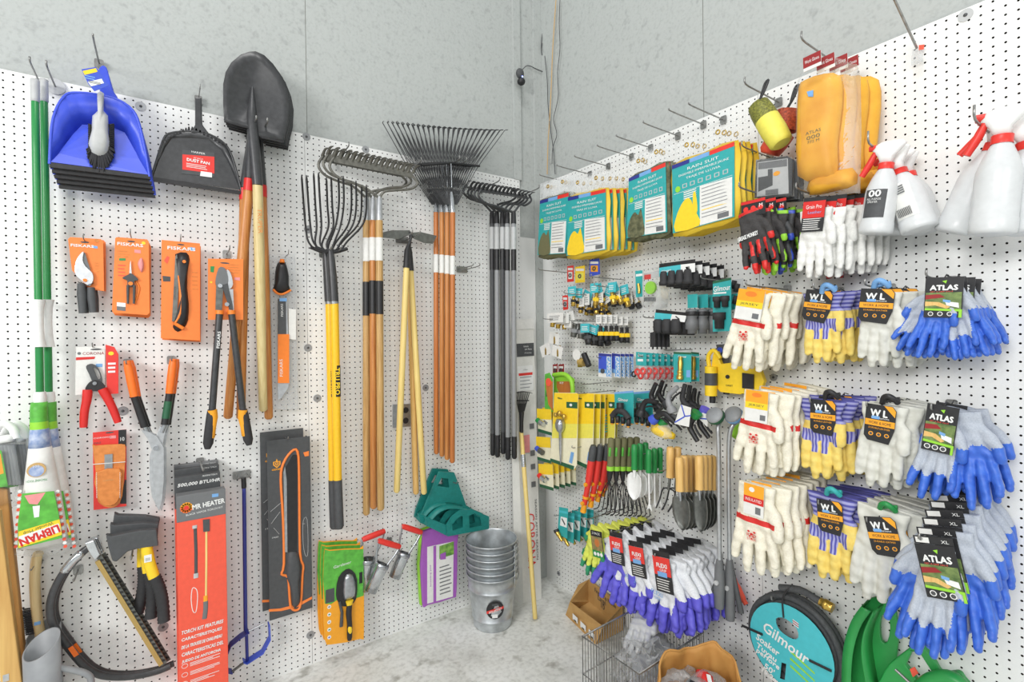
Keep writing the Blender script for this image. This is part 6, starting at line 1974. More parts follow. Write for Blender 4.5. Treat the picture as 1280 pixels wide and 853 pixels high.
def spray_bottle(label, group, base, neck, off, r, trig, lab=None, tilt=0, hd='white', nozzle=True):
 t = R_('spray_bottle', label, 'spray bottle', base[0], base[1], off, group)
 a, b = t(*base), t(*neck)
 L = (b - a).length
 z = (b - a).normalized()
 x = Vector((1, 0, 0))
 y = z.cross(x).normalized()
 x = y.cross(z)
 M = Matrix.Translation(a) @ Matrix(((x.x, y.x, z.x, 0), (x.y, y.y, z.y, 0), (x.z, y.z, z.z, 0), (0, 0, 0, 1)))
 MB().lathe([(.001, 0), (r * .8, 0), (r * .97, L * .015), (r, L * .05), (r, L * .16), (r * .965, L * .17), (r * .965, L * .58), (r * .93, L * .66), (r * .72, L * .8), (r * .5, L * .9), (r * .4, L * .94), (r * .38, L)], 'translucent', 28, M).build('bottle', t)
 mb = MB().lathe([(r * .46, L * .93), (r * .46, L * 1.02), (r * .3, L * 1.03)], 'brightred', 20, M)
 mb.build('collar', t)
 s = r / .04
 mb = MB()
 mb.loft([(0, 0, L * 1.02, .014 * s, .013 * s), (-.004 * s, 0, L * 1.02 + .018 * s, .018 * s, .013 * s), (-.004 * s, 0, L * 1.02 + .036 * s, .034 * s, .013 * s), (.004 * s, 0, L * 1.02 + .05 * s, .036 * s, .012 * s), (.006 * s, 0, L * 1.02 + .058 * s, .026 * s, .009 * s)], hd, 16, 3.0, M)
 mb.build('spray_head', t)
 sg = trig
 mb = MB()
 tp = smooth_pts([(-.016 * s, 0, L * 1.02 + .036 * s), (-.03 * s, 0, L * 1.02 + .03 * s), (-.04 * s, 0, L * 1.02 + .004 * s), (-.056 * s, 0, L * 1.02 - .03 * s)], 3)
 mb.tube(tp, [.008 * s] * 5 + [.009 * s] * 3 + [.008 * s] * 2, 'brightred', 8, flat=1.2, M=M)
 mb.build('trigger', t)
 mb = MB().tube([(-.03 * s, 0, L * 1.02 + .045 * s), (-.046 * s, 0, L * 1.02 + .046 * s)], .009 * s, 'brightred', 10, M=M)
 mb.build('nozzle', t)
 if lab:
  mb = MB()
  V, Fs = [], []
  k = 8
  for i in range(k + 1):
   q = lab[0] + (lab[1] - lab[0]) * i / k
   V += [(r * .975 * math.cos(q), r * .975 * math.sin(q), L * lab[2]), (r * .975 * math.cos(q), r * .975 * math.sin(q), L * lab[3])]
  for i in range(k):
   Fs.append((2 * i, 2 * i + 2, 2 * i + 3, 2 * i + 1))
  mb.add(V, Fs, lab[4], True, M)
  c = mb.build('label', t)
  mb = MB()
  qm = (lab[0] + lab[1]) / 2
  R2 = M @ Matrix.Rotation(qm + PI / 2, 4, 'Z') @ Matrix.Translation((0, -r * 1.0, 0))
  if lab[4] == 'charcoal':
   word(mb, '00', 0, L * (lab[3] - .06), .018, 'white', -.001, w=.03, M=R2, bold=.001)
   word(mb, 'ALL PURPOSE', 0, L * (lab[3] - .14), .006, 'white', -.001, w=.035, M=R2)
   word(mb, 'SPRAYER', -.003, L * (lab[3] - .18), .006, 'white', -.001, w=.025, M=R2)
   mb.build('lettering', c)
  else:
   for i in range(4):
    zz = L * (lab[3] - .04 - i * .035)
    mb.face([(-.018, zz), (.016, zz), (.016, zz - .004), (-.018, zz - .004)], -.001, 'midgrey', R2)
   for i in range(12):
    xx = -.018 + i * .003
    mb.face([(xx, L * lab[2] + .006), (xx + .0016, L * lab[2] + .006), (xx + .0016, L * lab[2] + .03), (xx, L * lab[2] + .03)], -.001, 'black', R2)
   mb.build('lettering', c)
 return t
g = 'spray bottles on the pegboard'
spray_bottle('small spray bottle with dark grey label and red trigger, left of two', g, (1094, 293), (1108, 206), .2, .042, 1, (-PI / 2 - .75, -PI / 2 + .65, .22, .62, 'charcoal'))
spray_bottle('small spray bottle leaning right with white barcode label, beside the dark labelled one', g, (1150, 288), (1124, 214), .16, .044, 1, (-PI / 2 - .9, -PI / 2 + .5, .2, .75, 'paper'))
spray_bottle('small spray bottle half hidden behind the two labelled bottles', g, (1160, 290), (1136, 218), .07, .04, 1, None)
spray_bottle('small spray bottle upright behind the dark labelled bottle', g, (1110, 294), (1122, 214), .08, .04, 1, None)
spray_bottle('large frosted spray bottle with white head, frontmost at the right frame edge', g, (1240, 294), (1253, 172), .2, .047, 1)
spray_bottle('large frosted spray bottle leaning left behind the frontmost large one', g, (1192, 292), (1243, 182), .11, .046, 1)
spray_bottle('large frosted spray bottle cut by the right frame edge', g, (1290, 292), (1284, 180), .14, .047, 1)
hook('R', 1123, 200, .24, 'hook carrying the small spray bottles', .03, .003)
hook('R', 1250, 178, .26, 'hook carrying the large spray bottles', .03, .003)
def carded(name, label, cat, group, q, off, key, items, cardname='card', th=.0012):
 """a card given by pixel corners with what is mounted on it; items: (part name, shape, ...)"""
 cx = sum(a for a, b in q) / len(q)
 cy = sum(b for a, b in q) / len(q)
 t = R_(name, label, cat, cx, cy, off, group)
 if key:
  MB().prism(t.xz(q), 0, th, key).build(cardname, t)
 pr = MB()
 for it in items:
  nm, sh = it[0], it[1]
  if sh == 'face':
   pr.face(t.xz(it[2]), it[4] if len(it) > 4 else -.0006, it[3])
  elif sh == 'word':
   _, _, s_, c, h_, w_, k_ = it[:7]
   rot = it[7] if len(it) > 7 else 0
   p = t(*c)
   word(pr, s_, p.x, p.z, h_, k_, -.0014, w=w_, rot=rot, bold=.0004)
  elif sh == 'prism':
   MB().prism(t.xz(it[2]), it[3], it[4], it[5]).build(nm, t)
  elif sh == 'puff':
   MB().puff(sm2(t.xz(it[2]), 2), it[3], it[4], it[5], 4).build(nm, t)
  elif sh == 'tube':
   y = it[3]
   pts = [t(*a) + Vector((0, y, 0)) for a in it[2]]
   if len(pts) > 2:
    pts = smooth_pts(pts, 3)
   MB().tube(pts, it[4], it[5], 10).build(nm, t)
  elif sh == 'ring':
   p = t(*it[2])
   r = it[3]
   MB().tube([(p.x + r * math.cos(k * PI / 8), it[5], p.z + r * math.sin(k * PI / 8)) for k in range(16)], it[4], it[6], 8, closed=True).build(nm, t)
  elif sh == 'disc':
   p = t(*it[2])
   MB().prism(circ(p.x, p.z, it[3], 18), it[4], it[5], it[6]).build(nm, t)
  elif sh == 'ball':
   p = t(*it[2])
   MB().ell((p.x, it[4], p.z), (it[3],) * 3, it[5], 12).build(nm, t)
 if pr.v:
  pr.build('lettering', t)
 return t
def fitting(label, group, px, py, off, r, L, body, collar, tagk=None, tagq=(0, -12, 10, 12), tagw=None, ang=0.0):
 """hose fitting hanging from its tag: stepped hose tail, hexagon, threaded end"""
 t = R_('hose_fitting', label, 'hose fitting', px, py, off, group)
 M = Matrix.Rotation(ang, 4, 'Y')
 MB().lathe([(.001, L * .5), (r * .55, L * .5), (r * .62, L * .42), (r * .5, L * .40), (r * .62, L * .3), (r * .5, L * .28), (r * .62, L * .16), (r * .62, L * .1)], body, 14, M).build('hose_tail', t)
 MB().lathe([(r * .62, L * .12), (r, L * .1), (r, -L * .14), (r * .8, -L * .16)], collar, 6, M, smooth=False).build('hexagon', t)
 MB().lathe([(r * .8, -L * .14), (r * .86, -L * .2), (r * .8, -L * .24), (r * .86, -L * .3), (r * .8, -L * .36), (r * .84, -L * .5), (r * .6, -L * .5), (.001, -L * .46)], body, 14, M).build('thread_end', t)
 if tagk:
  a, b, w_, h_ = tagq
  p = t(px + a, py + b)
  s_ = t(px + a + w_, py + b).x - p.x
  z_ = t(px + a, py + b - h_).z - p.z
  c = MB().prism(rect(p.x, p.x + s_, p.z, p.z + z_), -r * 1.1, -r * 1.1 + .001, tagk, M=Matrix.Rotation(tagw or 0, 4, 'Y')).build('hang_tag', t)
  mb = MB()
  lines(mb, p.x + s_ * .15, p.x + s_ * .85, p.z + z_ * .25, p.z + z_ * .8, 3, 'white' if tagk != 'white' and tagk != 'paper' else 'grey', -r * 1.1 - .0005, .4)
  for o in (mb.build('lettering', c),):
   pass
  MB().tube([(p.x + s_ * .5, -r, p.z + z_), (0, 0, L * .5)], .0012, 'black', 5).build('tag_tie', t)
 return t
G = 'hose fittings on the small goods hooks'
FT = [
 ('brass hose fitting with aqua tag nearest the corner', 717, 376, .16, .012, .05, 'brass', 'black', 'cyan', (-4, -5, 10, 12)),
 ('brass fitting with middle aqua tag of the top row', 745, 374, .15, .013, .055, 'brass', 'yellow', 'cyan', (-4, -7, 10, 12)),
 ('yellow and black fitting with white tag beside middle aqua tag', 753, 374, .12, .012, .05, 'black', 'yellow', 'paper', (-4, 5, 8, 14)),
 ('brass fitting with right aqua tag of the top row', 766, 372, .15, .013, .055, 'brass', 'yellow', 'cyan', (-3, -6, 10, 12)),
 ('brass fitting with tilted white tag beside the right aqua tag', 773, 374, .11, .013, .055, 'black', 'brass', 'paper', (-4, 4, 9, 15)),
 ('black hose fitting with white tag, end of the top fitting row', 781, 374, .08, .013, .055, 'black', 'brass', 'paper', (-3, 3, 8, 15)),
 ('brass and black fitting with white tag, left of second row', 726, 386, .12, .012, .04, 'brass', 'black', 'paper', (-1, -2, 8, 12)),
 ('brass and black fitting with white tag, middle of second row', 737, 386, .11, .013, .04, 'black', 'brass', 'paper', (-4, -4, 7, 14)),
 ('untagged brass and black fitting below the middle aqua tag', 745, 387, .12, .012, .04, 'brass', 'black', None, None),
 ('brass clamp fitting with big white label by the corner post', 691, 402, .2, .012, .05, 'brass', 'brass', 'paper', (-4, 2, 20, 12)),
 ('grey shutoff valve with white tag below the brass fittings', 718, 413, .15, .016, .06, 'darksteel', 'grey', 'paper', (-9, -3, 9, 10)),
 ('grey shutoff valve next to the aqua tagged connector', 726, 413, .11, .015, .06, 'darksteel', 'midgrey', None, None),
 ('black hose connector with aqua tag in the nozzle row', 735, 422, .15, .018, .06, 'black', 'charcoal', 'cyan', (-5, -6, 11, 11)),
 ('black hose connector behind the aqua tagged connector', 742, 422, .1, .017, .055, 'blackrubber', 'black', None, None),
]
for lb, px, py, off, r, L, b, c, tk, tq in FT:
 t = fitting(lb, G, px, py, off, r * 1.25, L * 1.2, b, c, tk, tq or (0, 0, 1, 1), 0, random.uniform(-.25, .25))
 dup(t, ['fitting behind the ' + lb, 'rear fitting behind the ' + lb], (.014, .03, -.006), .006, .5)
for k in range(6):
 fitting(('yellow collared black nozzle, ' + ('leftmost of six', 'second of six', 'third of six', 'fourth of six', 'fifth of six', 'rightmost of six')[k]) + ' in the nozzle row', 'yellow collared nozzles', 751 + k * 6.6, 417 + (k > 3) * 2, .16 - k * .02, .0155, .075, 'black', 'yellow', 'paper', (-3, -12, 7, 11), 0, 0.0)
for k in range(4):
 t = carded('hose_gasket_card', 'black gasket card, ' + ('front', 'second', 'third', 'rear')[k] + ' of four under the coupling row', 'card', 'black gasket cards', [(812.5 + k * 5.5, 416), (819 + k * 5.5, 415), (819 + k * 5.5, 434), (812.5 + k * 5.5, 434)], .15 - k * .02, 'blackrubber', [('clip', 'tube', [(816 + k * 5.5, 434), (816 + k * 5.5, 437)], 0, .004, 'black')], th=.01)
for k, (lb, x, y, key, g2) in enumerate((('white fitting label by the corner post, upper', 695, 423, 'paper', 0), ('white fitting label by the corner post, lower left', 684, 437, 'paper', 0), ('white fitting label by the corner post, lower right', 699, 439, 'paper', 0))):
 t = R_('tagged_fitting', lb, 'fitting', x, y, .17, 'white labelled fittings')
 MB().prism(rect(-.045, .04, -.035, .03), -.012, -.0108, key, M=Matrix.Rotation((.2, -.35, .25)[k], 4, 'Y')).build('label', t)
 MB().lathe([(.001, .03), (.01, .03), (.014, .0), (.014, -.03), (.001, -.03)], 'brass', 12).build('body', t)
t = R_('hose_repair_valve', 'brass valve with round white label and black lever above the lime kits', 'valve', 725, 452, .15)
MB().prism(circ(-.005, .035, .03, 20), -.02, -.019, 'paper').build('round_label', t)
MB().tube([(.0, -.002, .0), (.035, 0, -.005)], .022, 'gold', 12).build('body', t)
MB().tube([(.03, 0, .04), (.07, -.005, -.02)], .016, 'black', 10).build('lever', t)
MB().lathe([(.001, -.03), (.014, -.03), (.014, .0)], 'brass', 12).build('outlet', t)
for k, (lb, q, key, k2) in enumerate((('small red card of washers on the top left hook', [(709, 333), (717, 332), (717, 352), (709, 353)], 'brightred', 'paper'), ('small yellow card on the top left hook', [(719, 334), (731, 332), (731, 353), (719, 354)], 'yellow', 'lemon'), ('small navy card left of the yellow rain suits', [(737, 325), (749, 323), (750, 343), (737, 346)], 'blue', 'amber'), ('small red card beside the brass fittings', [(703, 370), (710, 369), (710, 387), (704, 388)], 'brightred', 'lightgrey'), ('tiny red card over the lime kits, left one', [(691, 456), (697, 455), (697, 466), (691, 467)], 'darkred', 'pink'), ('tiny red card over the lime kits, right one', [(698, 456), (705, 455), (705, 466), (698, 467)], 'darkred', 'pink'))):
 x0_, x1_ = q[0][0], q[1][0]
 y0_, y1_ = q[0][1], q[2][1]
 t = carded('washer_card', lb, 'card', 'small washer cards', q, .12, key, [('', 'face', [(x0_ + 1.5, y0_ + 7), (x1_ - 1.5, y0_ + 7), (x1_ - 1.5, y1_ - 3), (x0_ + 1.5, y1_ - 3)], k2), ('', 'face', [(x0_ + 1, y0_ + 2), (x1_ - 1, y0_ + 2), (x1_ - 1, y0_ + 5), (x0_ + 1, y0_ + 5)], 'white'), ('washer', 'ring', ((x0_ + x1_) / 2, (y0_ + y1_) / 2 + 2), .009, .003, -.003, 'charcoal')])
carded('nozzle_card', 'narrow teal card with brass nozzle left of the lime disc bag', 'card', 'teal brass nozzle cards', [(794, 339), (803, 338), (803, 371), (795, 372)], .16, 'teal', [('nozzle', 'tube', [(799, 355), (800, 362), (800, 367)], -.006, .007, 'brass'), ('', 'face', [(795, 343), (803, 342), (803, 345), (795, 346)], 'white')])
t = carded('hose_repair_bag', 'clear bag with lime disc and red label beside the black couplings', 'bag', None, [(805, 337), (828, 334), (829, 384), (806, 384)], .17, None, [('header_card', 'prism', [(805, 342), (824, 339), (824, 346), (805, 350)], -.002, 0, 'lightgrey'), ('red_label', 'prism', [(806, 344), (814, 343), (814, 349), (806, 350)], -.004, -.002, 'red'), ('disc', 'disc', (814.5, 360), .028, -.012, 0, 'lime'), ('', 'word', '50', (814.5, 357), .01, .016, 'white')])
mb = MB()
for i in range(7):
 p = t(806 + i * 2.1, 374)
 mb.tube([p + Vector((0, 0, .008)), p - Vector((0, 0, .01))], .004, 'midgrey', 6)
mb.build('pin', t)
MB().puff(t.xz([(804, 336), (829, 333), (836, 360), (834, 384), (818, 388), (804, 384)]), 0, .02, 'film', 3).build('plastic_bag', t)
for k in range(5):
 x = 824 + k * 9
 y = 330 + k * 1.8
 it = [('', 'face', [(x, y + 5), (x + 27, y + 1), (x + 27, y + 12), (x, y + 16)], 'cyan'), ('', 'face', [(x + 27, y + 1), (x + 45, y - 1), (x + 45, y + 10), (x + 27, y + 12)], 'white'), ('', 'word', 'Gilmour', (x + 9, y + 9), .012, .05, 'white', .1), ('', 'face', [(x + 33, y + 4), (x + 38, y + 3), (x + 38, y + 7), (x + 34, y + 7)], 'gold')]
 q = [(x, y), (x + 45, y - 6), (x + 45, y + 10), (x, y + 16)]
 t = carded('coupling_set', ('front', 'second', 'third', 'fourth', 'rear')[k] + ' black hose coupling set on a black and teal header, upper row', 'coupling set', 'upper coupling sets', q, .2 - k * .035, 'black', it)
 for i in range(4):
  p = t(x + 6 + i * 10, y + 18 - i * .8)
  MB().lathe([(.001, .028), (.013, .028), (.017, .018), (.017, -.012), (.021, -.016), (.021, -.03), (.012, -.03), (.001, -.02)], 'blackrubber', 12, Matrix.Translation(p)).build('coupling', t)
for k in range(3):
 x = 818 + k * 9
 y = 391 + k * 1.2
 q = [(x + 2, y - 4), (x + 41, y), (x + 38, y + 12), (x, y + 8)]
 it = [('', 'face', [(x + 1, y), (x + 22, y + 2), (x + 20, y + 10), (x, y + 8)], 'cyan'), ('', 'face', [(x + 22, y + 2), (x + 40, y + 4), (x + 38, y + 12), (x + 20, y + 10)], 'white'), ('', 'face', [(x + 27, y + 4), (x + 32, y + 8), (x + 31, y + 9), (x + 26, y + 5)], 'black')]
 t = carded('coupling_set', ('front', 'middle', 'rear')[k] + ' black hose coupling set on a teal and white header, lower row', 'coupling set', 'lower coupling sets', q, .19 - k * .05, 'black', it)
 for i in range(3):
  p = t(x + 5 + i * 11, y + 17)
  MB().lathe([(.001, .03), (.016, .03), (.022, .018), (.022, -.016), (.017, -.03), (.001, -.03)], 'blackrubber', 12, Matrix.Translation(p)).build('coupling', t)
for k in range(3):
 px = 865 + k * 13
 t = R_('hose_nozzle', 'grey twist nozzle hanging from teal card, ' + ('left', 'middle', 'right')[k] + ' of three', 'nozzle', px, 402, .17 - k * .04, 'grey twist nozzles')
 MB().lathe([(.001, .05), (.018, .05), (.024, .045), (.024, .02), (.02, .015), (.026, -.005), (.027, -.03), (.018, -.034), (.018, -.05), (.001, -.05)], 'midgrey', 18, Matrix.Identity(4)).build('barrel', t)
 MB().lathe([(.0245, .04), (.026, .038), (.026, .024), (.0245, .022)], 'black', 18).build('grip_ring', t)
 MB().prism(rect(-.02, .026, .055, .11), 0, .001, 'teal').build('hang_card', t)
t = carded('connector_card', 'tall teal card with black fittings and white logo beside the cream gloves', 'card', None, [(891, 354), (914, 349), (914, 414), (891, 415)], .17, 'teal', [('', 'word', 'Gilmour', (902.5, 360.5), .02, .07, 'white', .05), ('', 'face', [(892, 366), (908, 365), (908, 367), (892, 368)], 'white'), ('', 'face', [(891, 352), (914, 347), (914, 350), (891, 355)], 'deepgreen')])
for x, y, s_ in ((898, 378, .016), (908, 377, .016), (901, 401, .024)):
 p = t(x, y)
 MB().lathe([(.001, s_ * 1.3), (s_, s_ * 1.3), (s_, s_ * .2), (s_ * .75, s_ * .1), (s_ * .7, -s_ * 1.3), (.001, -s_ * 1.3)], 'blackrubber', 14, Matrix.Translation(p + Vector((0, -.01, 0)))).build('coupling', t)
t = carded('connector_card', 'clear and teal connector card tucked right of the tall teal card', 'card', None, [(914, 350), (929, 348), (928, 384), (914, 388)], .11, 'lightgrey', [('', 'face', [(914, 368), (929, 366), (928, 384), (914, 388)], 'teal')])
for x, y in ((918, 356), (922, 360), (920, 375)):
 p = t(x, y)
 MB().lathe([(.001, .016), (.009, .016), (.009, -.016), (.001, -.016)], 'blackrubber', 12, Matrix.Translation(p + Vector((0, -.006, 0))) @ Matrix.Rotation(.3, 4, 'Y')).build('coupling', t)
for k in range(5):
 x = 748 + (0, 16.5, 22, 27.5, 33)[k]
 w_ = 16.5 if k == 0 else 11
 q = [(x, 441), (x + w_, 442.5), (x + w_, 473), (x, 471)]
 xr = x + w_ - 3.2
 t = carded('drain_plug_pack', ('front', 'second', 'third', 'fourth', 'rear')[k] + ' blue and white pack in the row left of the red ring packs', 'pack', 'blue and white packs', q, .19 - k * .03, 'paper', [('', 'face', [(x + .3, 445), (x + w_ - 6.5, 445.5), (x + w_ - 6.5, 462), (x + .3, 461)], 'blue'), ('', 'face', [(x + .3, 441.5), (x + w_, 443), (x + w_, 446), (x + .3, 445)], 'navy'), ('', 'face', [(x + .3, 461), (x + w_ - 6.5, 462), (x + w_ - 6.5, 467), (x + .3, 466)], 'skyblue'), ('', 'face', [(x + w_ - 6.4, 446), (x + w_ - .2, 446), (x + w_ - .2, 472), (x + w_ - 6.4, 471)], 'skyblue', -.0008), ('', 'word', 'CAMCO', (xr, 459), .022, .1, 'white', -PI / 2 + .05)] + ([('washer', 'disc', (x + 6, 464), .011, -.008, 0, 'charcoal')] if k == 0 else []))
for k in range(6):
 x = 795 + k * 7.4
 q = [(x, 440 + k * .6), (x + 13, 441 + k * .6), (x + 13, 458), (x, 457)]
 t = carded('hose_ring_pack', ('front', 'second', 'third', 'fourth', 'fifth', 'rear')[k] + ' teal topped pack of red hose rings', 'pack', 'teal packs of red hose rings', q, .19 - k * .028, 'teal', [('', 'face', [(x + 2, 449), (x + 9, 449), (x + 9, 452), (x + 2, 452)], 'white'), ('', 'word', 'HOSE', (x + 6, 445), .009, .03, 'white')])
 for (dx, dy, key) in ((3, 465, 'brightred'), (9, 464, 'brightred'), (6, 470, 'red')):
  p = t(x + dx, dy)
  MB().tube([(p.x + .012 * math.cos(j * PI / 6), -.006 + .004 * (dx > 5), p.z + .012 * math.sin(j * PI / 6)) for j in range(12)], .005, key, 8, closed=True).build('ring', t)
 if k == 0:
  p = t(x - 2, 468)
  MB().tube([(p.x + .011 * math.cos(j * PI / 6), -.004, p.z + .011 * math.sin(j * PI / 6)) for j in range(12)], .004, 'black', 8, closed=True).build('ring', t)
 MB().puff(t.xz([(x - 2, 456), (x + 14, 457), (x + 14, 474), (x, 475)]), 0, .014, 'film', 3).build('blister', t)
for k, (lb, dx, off) in enumerate((('teal card with long brass twist nozzle, front one', 0, .17), ('teal card with long brass twist nozzle, rear one', 21, .1))):
 q = [(842 + dx, 441), (864 + dx, 442), (864 + dx, 478), (842 + dx, 478)] if k == 0 else [(864, 442), (874, 443), (874, 477), (864, 477)]
 cx_ = 853 if k == 0 else 869
 t = carded('nozzle_card', lb, 'card', 'teal brass nozzle cards', q, off, 'teal', [('', 'word', 'Gilmour', (cx_, 446), .008, .04, 'white'), ('', 'face', [(q[0][0], 440), (q[1][0], 441), (q[1][0], 443.5), (q[0][0], 442.5)], 'deepgreen'), ('', 'face', [(q[1][0] - 6, 463), (q[1][0] - 1, 463), (q[1][0] - 1, 472), (q[1][0] - 6, 472)], 'skyblue')])
 p0, p1 = t(cx_, 446), t(cx_ - 1, 474)
 MB().tube([p0.lerp(p1, u) + Vector((0, -.012, 0)) for u in (0, .12, .2, .24, .6, .64, .7, .8, .84, 1)], [.008, .009, .009, .011, .009, .012, .012, .010, .014, .014], 'brass', 12).build('nozzle', t)
for k, (lb, x, off) in enumerate((('lime and orange hose kit pack next to the corner post, left one', 681, .22), ('lime and orange hose kit pack, right one', 692, .17))):
 w_ = 10 if k == 0 else 26
 q = [(x, 468), (x + w_ * .6, 466), (x + w_, 474), (x + w_, 515), (x, 516)]
 t = carded('hose_kit_pack', lb, 'pack', 'lime and orange kits', q, off, 'lime' if k else 'leafgreen', [('', 'face', [(x + w_ * .15, 477), (x + w_, 477), (x + w_, 514), (x + w_ * .45, 506), (x + w_ * .15, 484)], 'redwood'), ('', 'face', [(x + w_ * .15, 488), (x + w_ * .3, 496), (x + w_ * .15, 496)], 'charcoal', -.001), ('', 'word', 'KIT', (x + w_ * .4, 479), .01, .03, 'white')])
 if k == 0:
  p = t(x + 5, 478)
  MB().prism(circ(p.x, p.z, .022, 16), -.004, 0, 'coral').build('badge', t)
 else:
  MB().tube(smooth_pts([t(x + 2, 469) + Vector((0, -.012, 0)), t(x + 16, 468) + Vector((0, -.012, 0)), t(x + 25, 478) + Vector((0, -.012, 0)), t(x + 26, 500) + Vector((0, -.012, 0))], 4), .012, 'lime', 10).build('coiled_hose', t)
def yellow_card(label, x, off, wpx, kind, k):
 q = [(x + 4, 491 + k * .3), (x + wpx + 2, 491.5 + k * .3), (x + wpx, 582 + (k > 0) * -2), (x + wpx - 4, 588), (x - 1, 577)]
 it = [('', 'face', [(x + 4, 491.3 + k * .3), (x + wpx + 2, 492 + k * .3), (x + wpx + 1, 530), (x + 2, 530)], 'yellow'), ('', 'face', [(x + 2, 530), (x + wpx + 1, 530), (x + wpx, 548), (x + 1, 548)], 'lemon'),
  ('', 'face', [(x + wpx * .6, 502.5), (x + wpx + 1, 503), (x + wpx + 1, 511), (x + wpx * .6, 510)], 'deepgreen', -.0012), ('', 'face', [(x - 1, 573), (x + wpx - 3, 583), (x + wpx - 4, 588), (x - 1, 577)], 'deepgreen', -.0012),
  ('', 'word', 'Melnor', (x + wpx * .35, 498), .009, .035, 'deepgreen'), ('', 'face', [(x + wpx * .78, 565), (x + wpx * .9, 566), (x + wpx * .82, 580), (x + wpx * .7, 578)], 'skyblue', -.0012)]
 t = carded('sprinkler_card', label, 'sprinkler', 'yellow carded sprinklers', q, off, 'cream', it)
 p = t(x + wpx * .78, 506.5)
 MB().prism(circ(p.x, p.z, .009, 12, rz=.007), -.004, -.001, 'white').build('badge', t)
 if kind == 'impulse':
  c = t(x + 14, 519)
  for (dx, dz, r, key, nm) in ((-.03, .0, .012, 'brass', 'arm_weight'), (.0, .01, .014, 'brass', 'impulse_head'), (.035, -.002, .013, 'brass', 'deflector')):
   MB().ell((c.x + dx, -.02, c.z + dz), (r, r * .9, r * 1.1), key, 12).build(nm, t)
  MB().tube([(c.x - .035, -.02, c.z), (c.x, -.024, c.z + .012), (c.x + .038, -.02, c.z)], .006, 'brass', 8).build('arm', t)
  MB().lathe([(.001, .03), (.02, .03), (.026, .01), (.026, -.012), (.018, -.03), (.008, -.04), (.008, -.1), (.004, -.19), (.001, -.2)], 'steel', 14, Matrix.Translation((c.x + .003, -.018, c.z - .05))).build('spike', t)
 elif kind == 'rod':
  a, b = t(x + 8, 514), t(x + 9, 545)
  MB().tube([a + Vector((0, -.012, 0)), b + Vector((0, -.012, 0))], .009, 'brass', 10).build('wand', t)
  mb = MB()
  for i in range(7):
   c = a.lerp(b, .15 + i * .11)
   mb.tube([c + Vector((0, -.012, .003)), c + Vector((0, -.012, -.003))], .0105, 'teal', 10)
  mb.build('grip_ring', t)
 else:
  c = t(x + wpx * .3, 519)
  MB().ell((c.x, -.01, c.z), (.011, .01, .011), 'brass', 12).build('nozzle', t)
 return t
for k, (lb, x, off, w_, kd) in enumerate((('yellow card with brass impulse sprinkler and grey spike, frontmost', 689, .25, 32, 'impulse'), ('yellow carded sprinkler, second card behind the spike sprinkler', 716, .21, 25, 'ball'), ('yellow carded sprinkler, third card from the front', 724, .175, 25, 'ball'), ('yellow carded sprinkler, fourth card from the front', 729, .14, 26, 'ball'), ('yellow card with brass rod and teal rings, fifth from the front', 750, .11, 18, 'rod'), ('yellow carded sprinkler, rearmost against the wall', 754, .07, 17, 'ball'))):
 yellow_card(lb, x, off, w_, kd, k)
for k, (lb, x, y, acc, n) in enumerate((('small yellow card with green and chrome nozzle by the corner post', 671, 511, 'kelly', 2), ('small yellow card with blue and grey fan sprayer by the corner post', 670, 546, 'blue', 1), ('small yellow card with red and chrome nozzle, frontmost by the corner post', 673, 580, 'red', 5))):
 q = [(x, y), (x + 18, y + 1), (x + 19, y + 34), (x + 2, y + 29)]
 it = [('', 'face', [(x, y), (x + 18, y + 1), (x + 18.5, y + 14), (x + .5, y + 13)], 'yellow'), ('', 'face', [(x + 1.5, y + 25), (x + 19, y + 30), (x + 19, y + 34), (x + 2, y + 29)], 'deepgreen')]
 t = carded('nozzle_card', lb, 'card', 'small yellow cards by the corner', q, .22, 'cream', it)
 c = t(x + 6, y + 17)
 MB().tube([(c.x - .02, -.015, c.z + .012), (c.x + .012, -.015, c.z - .004)], .014, acc, 12).build('nozzle', t)
 MB().tube([(c.x + .008, -.018, c.z + .004), (c.x + .04, -.018, c.z - .006)], .015, 'chrome' if k != 1 else 'darksteel', 12).build('barrel', t)
 if n > 1:
  dup(t, ords('small yellow nozzle card, ' + ('behind the green one', '', 'behind the red one')[k], n), (.012, .03, .004), 0, .02)
for k in range(2):
 x = 768 + k * 24
 t = carded('manifold_card', 'teal card with black four way hose manifold, ' + ('front' if k == 0 else 'rear') + ' one', 'card', 'teal manifold cards', [(x, 492), (x + 24, 490), (x + 24, 530), (x + 1, 527)], .2 - k * .09, 'teal', [('', 'word', 'Gilmour', (x + 11, 500), .014, .06, 'white', .05), ('', 'face', [(x, 490.5), (x + 24, 488.5), (x + 24, 491), (x, 493)], 'skyblue')])
 p = t(x + 13, 516)
 MB().tube(smooth_pts([(p.x - .05, -.03, p.z - .02), (p.x - .025, -.03, p.z + .005), (p.x, -.035, p.z + .012), (p.x + .025, -.03, p.z + .005), (p.x + .05, -.03, p.z - .02)], 3), .014, 'blackrubber', 10).build('manifold_body', t)
 MB().lathe([(.001, .035), (.017, .035), (.017, .0), (.001, 0)], 'black', 14, Matrix.Translation((p.x, -.03, p.z + .012))).build('inlet', t)
 for i in (-1.5, -.5, .5, 1.5):
  MB().lathe([(.001, .0), (.011, .0), (.011, -.03), (.001, -.03)], 'black', 12, Matrix.Translation((p.x + i * .032, -.03, p.z - .012 - abs(i) * .006))).build('outlet', t)
  MB().ell((p.x + i * .032, -.032, p.z - .045 - abs(i) * .006), (.007, .007, .006), 'amber', 8).build('valve', t)
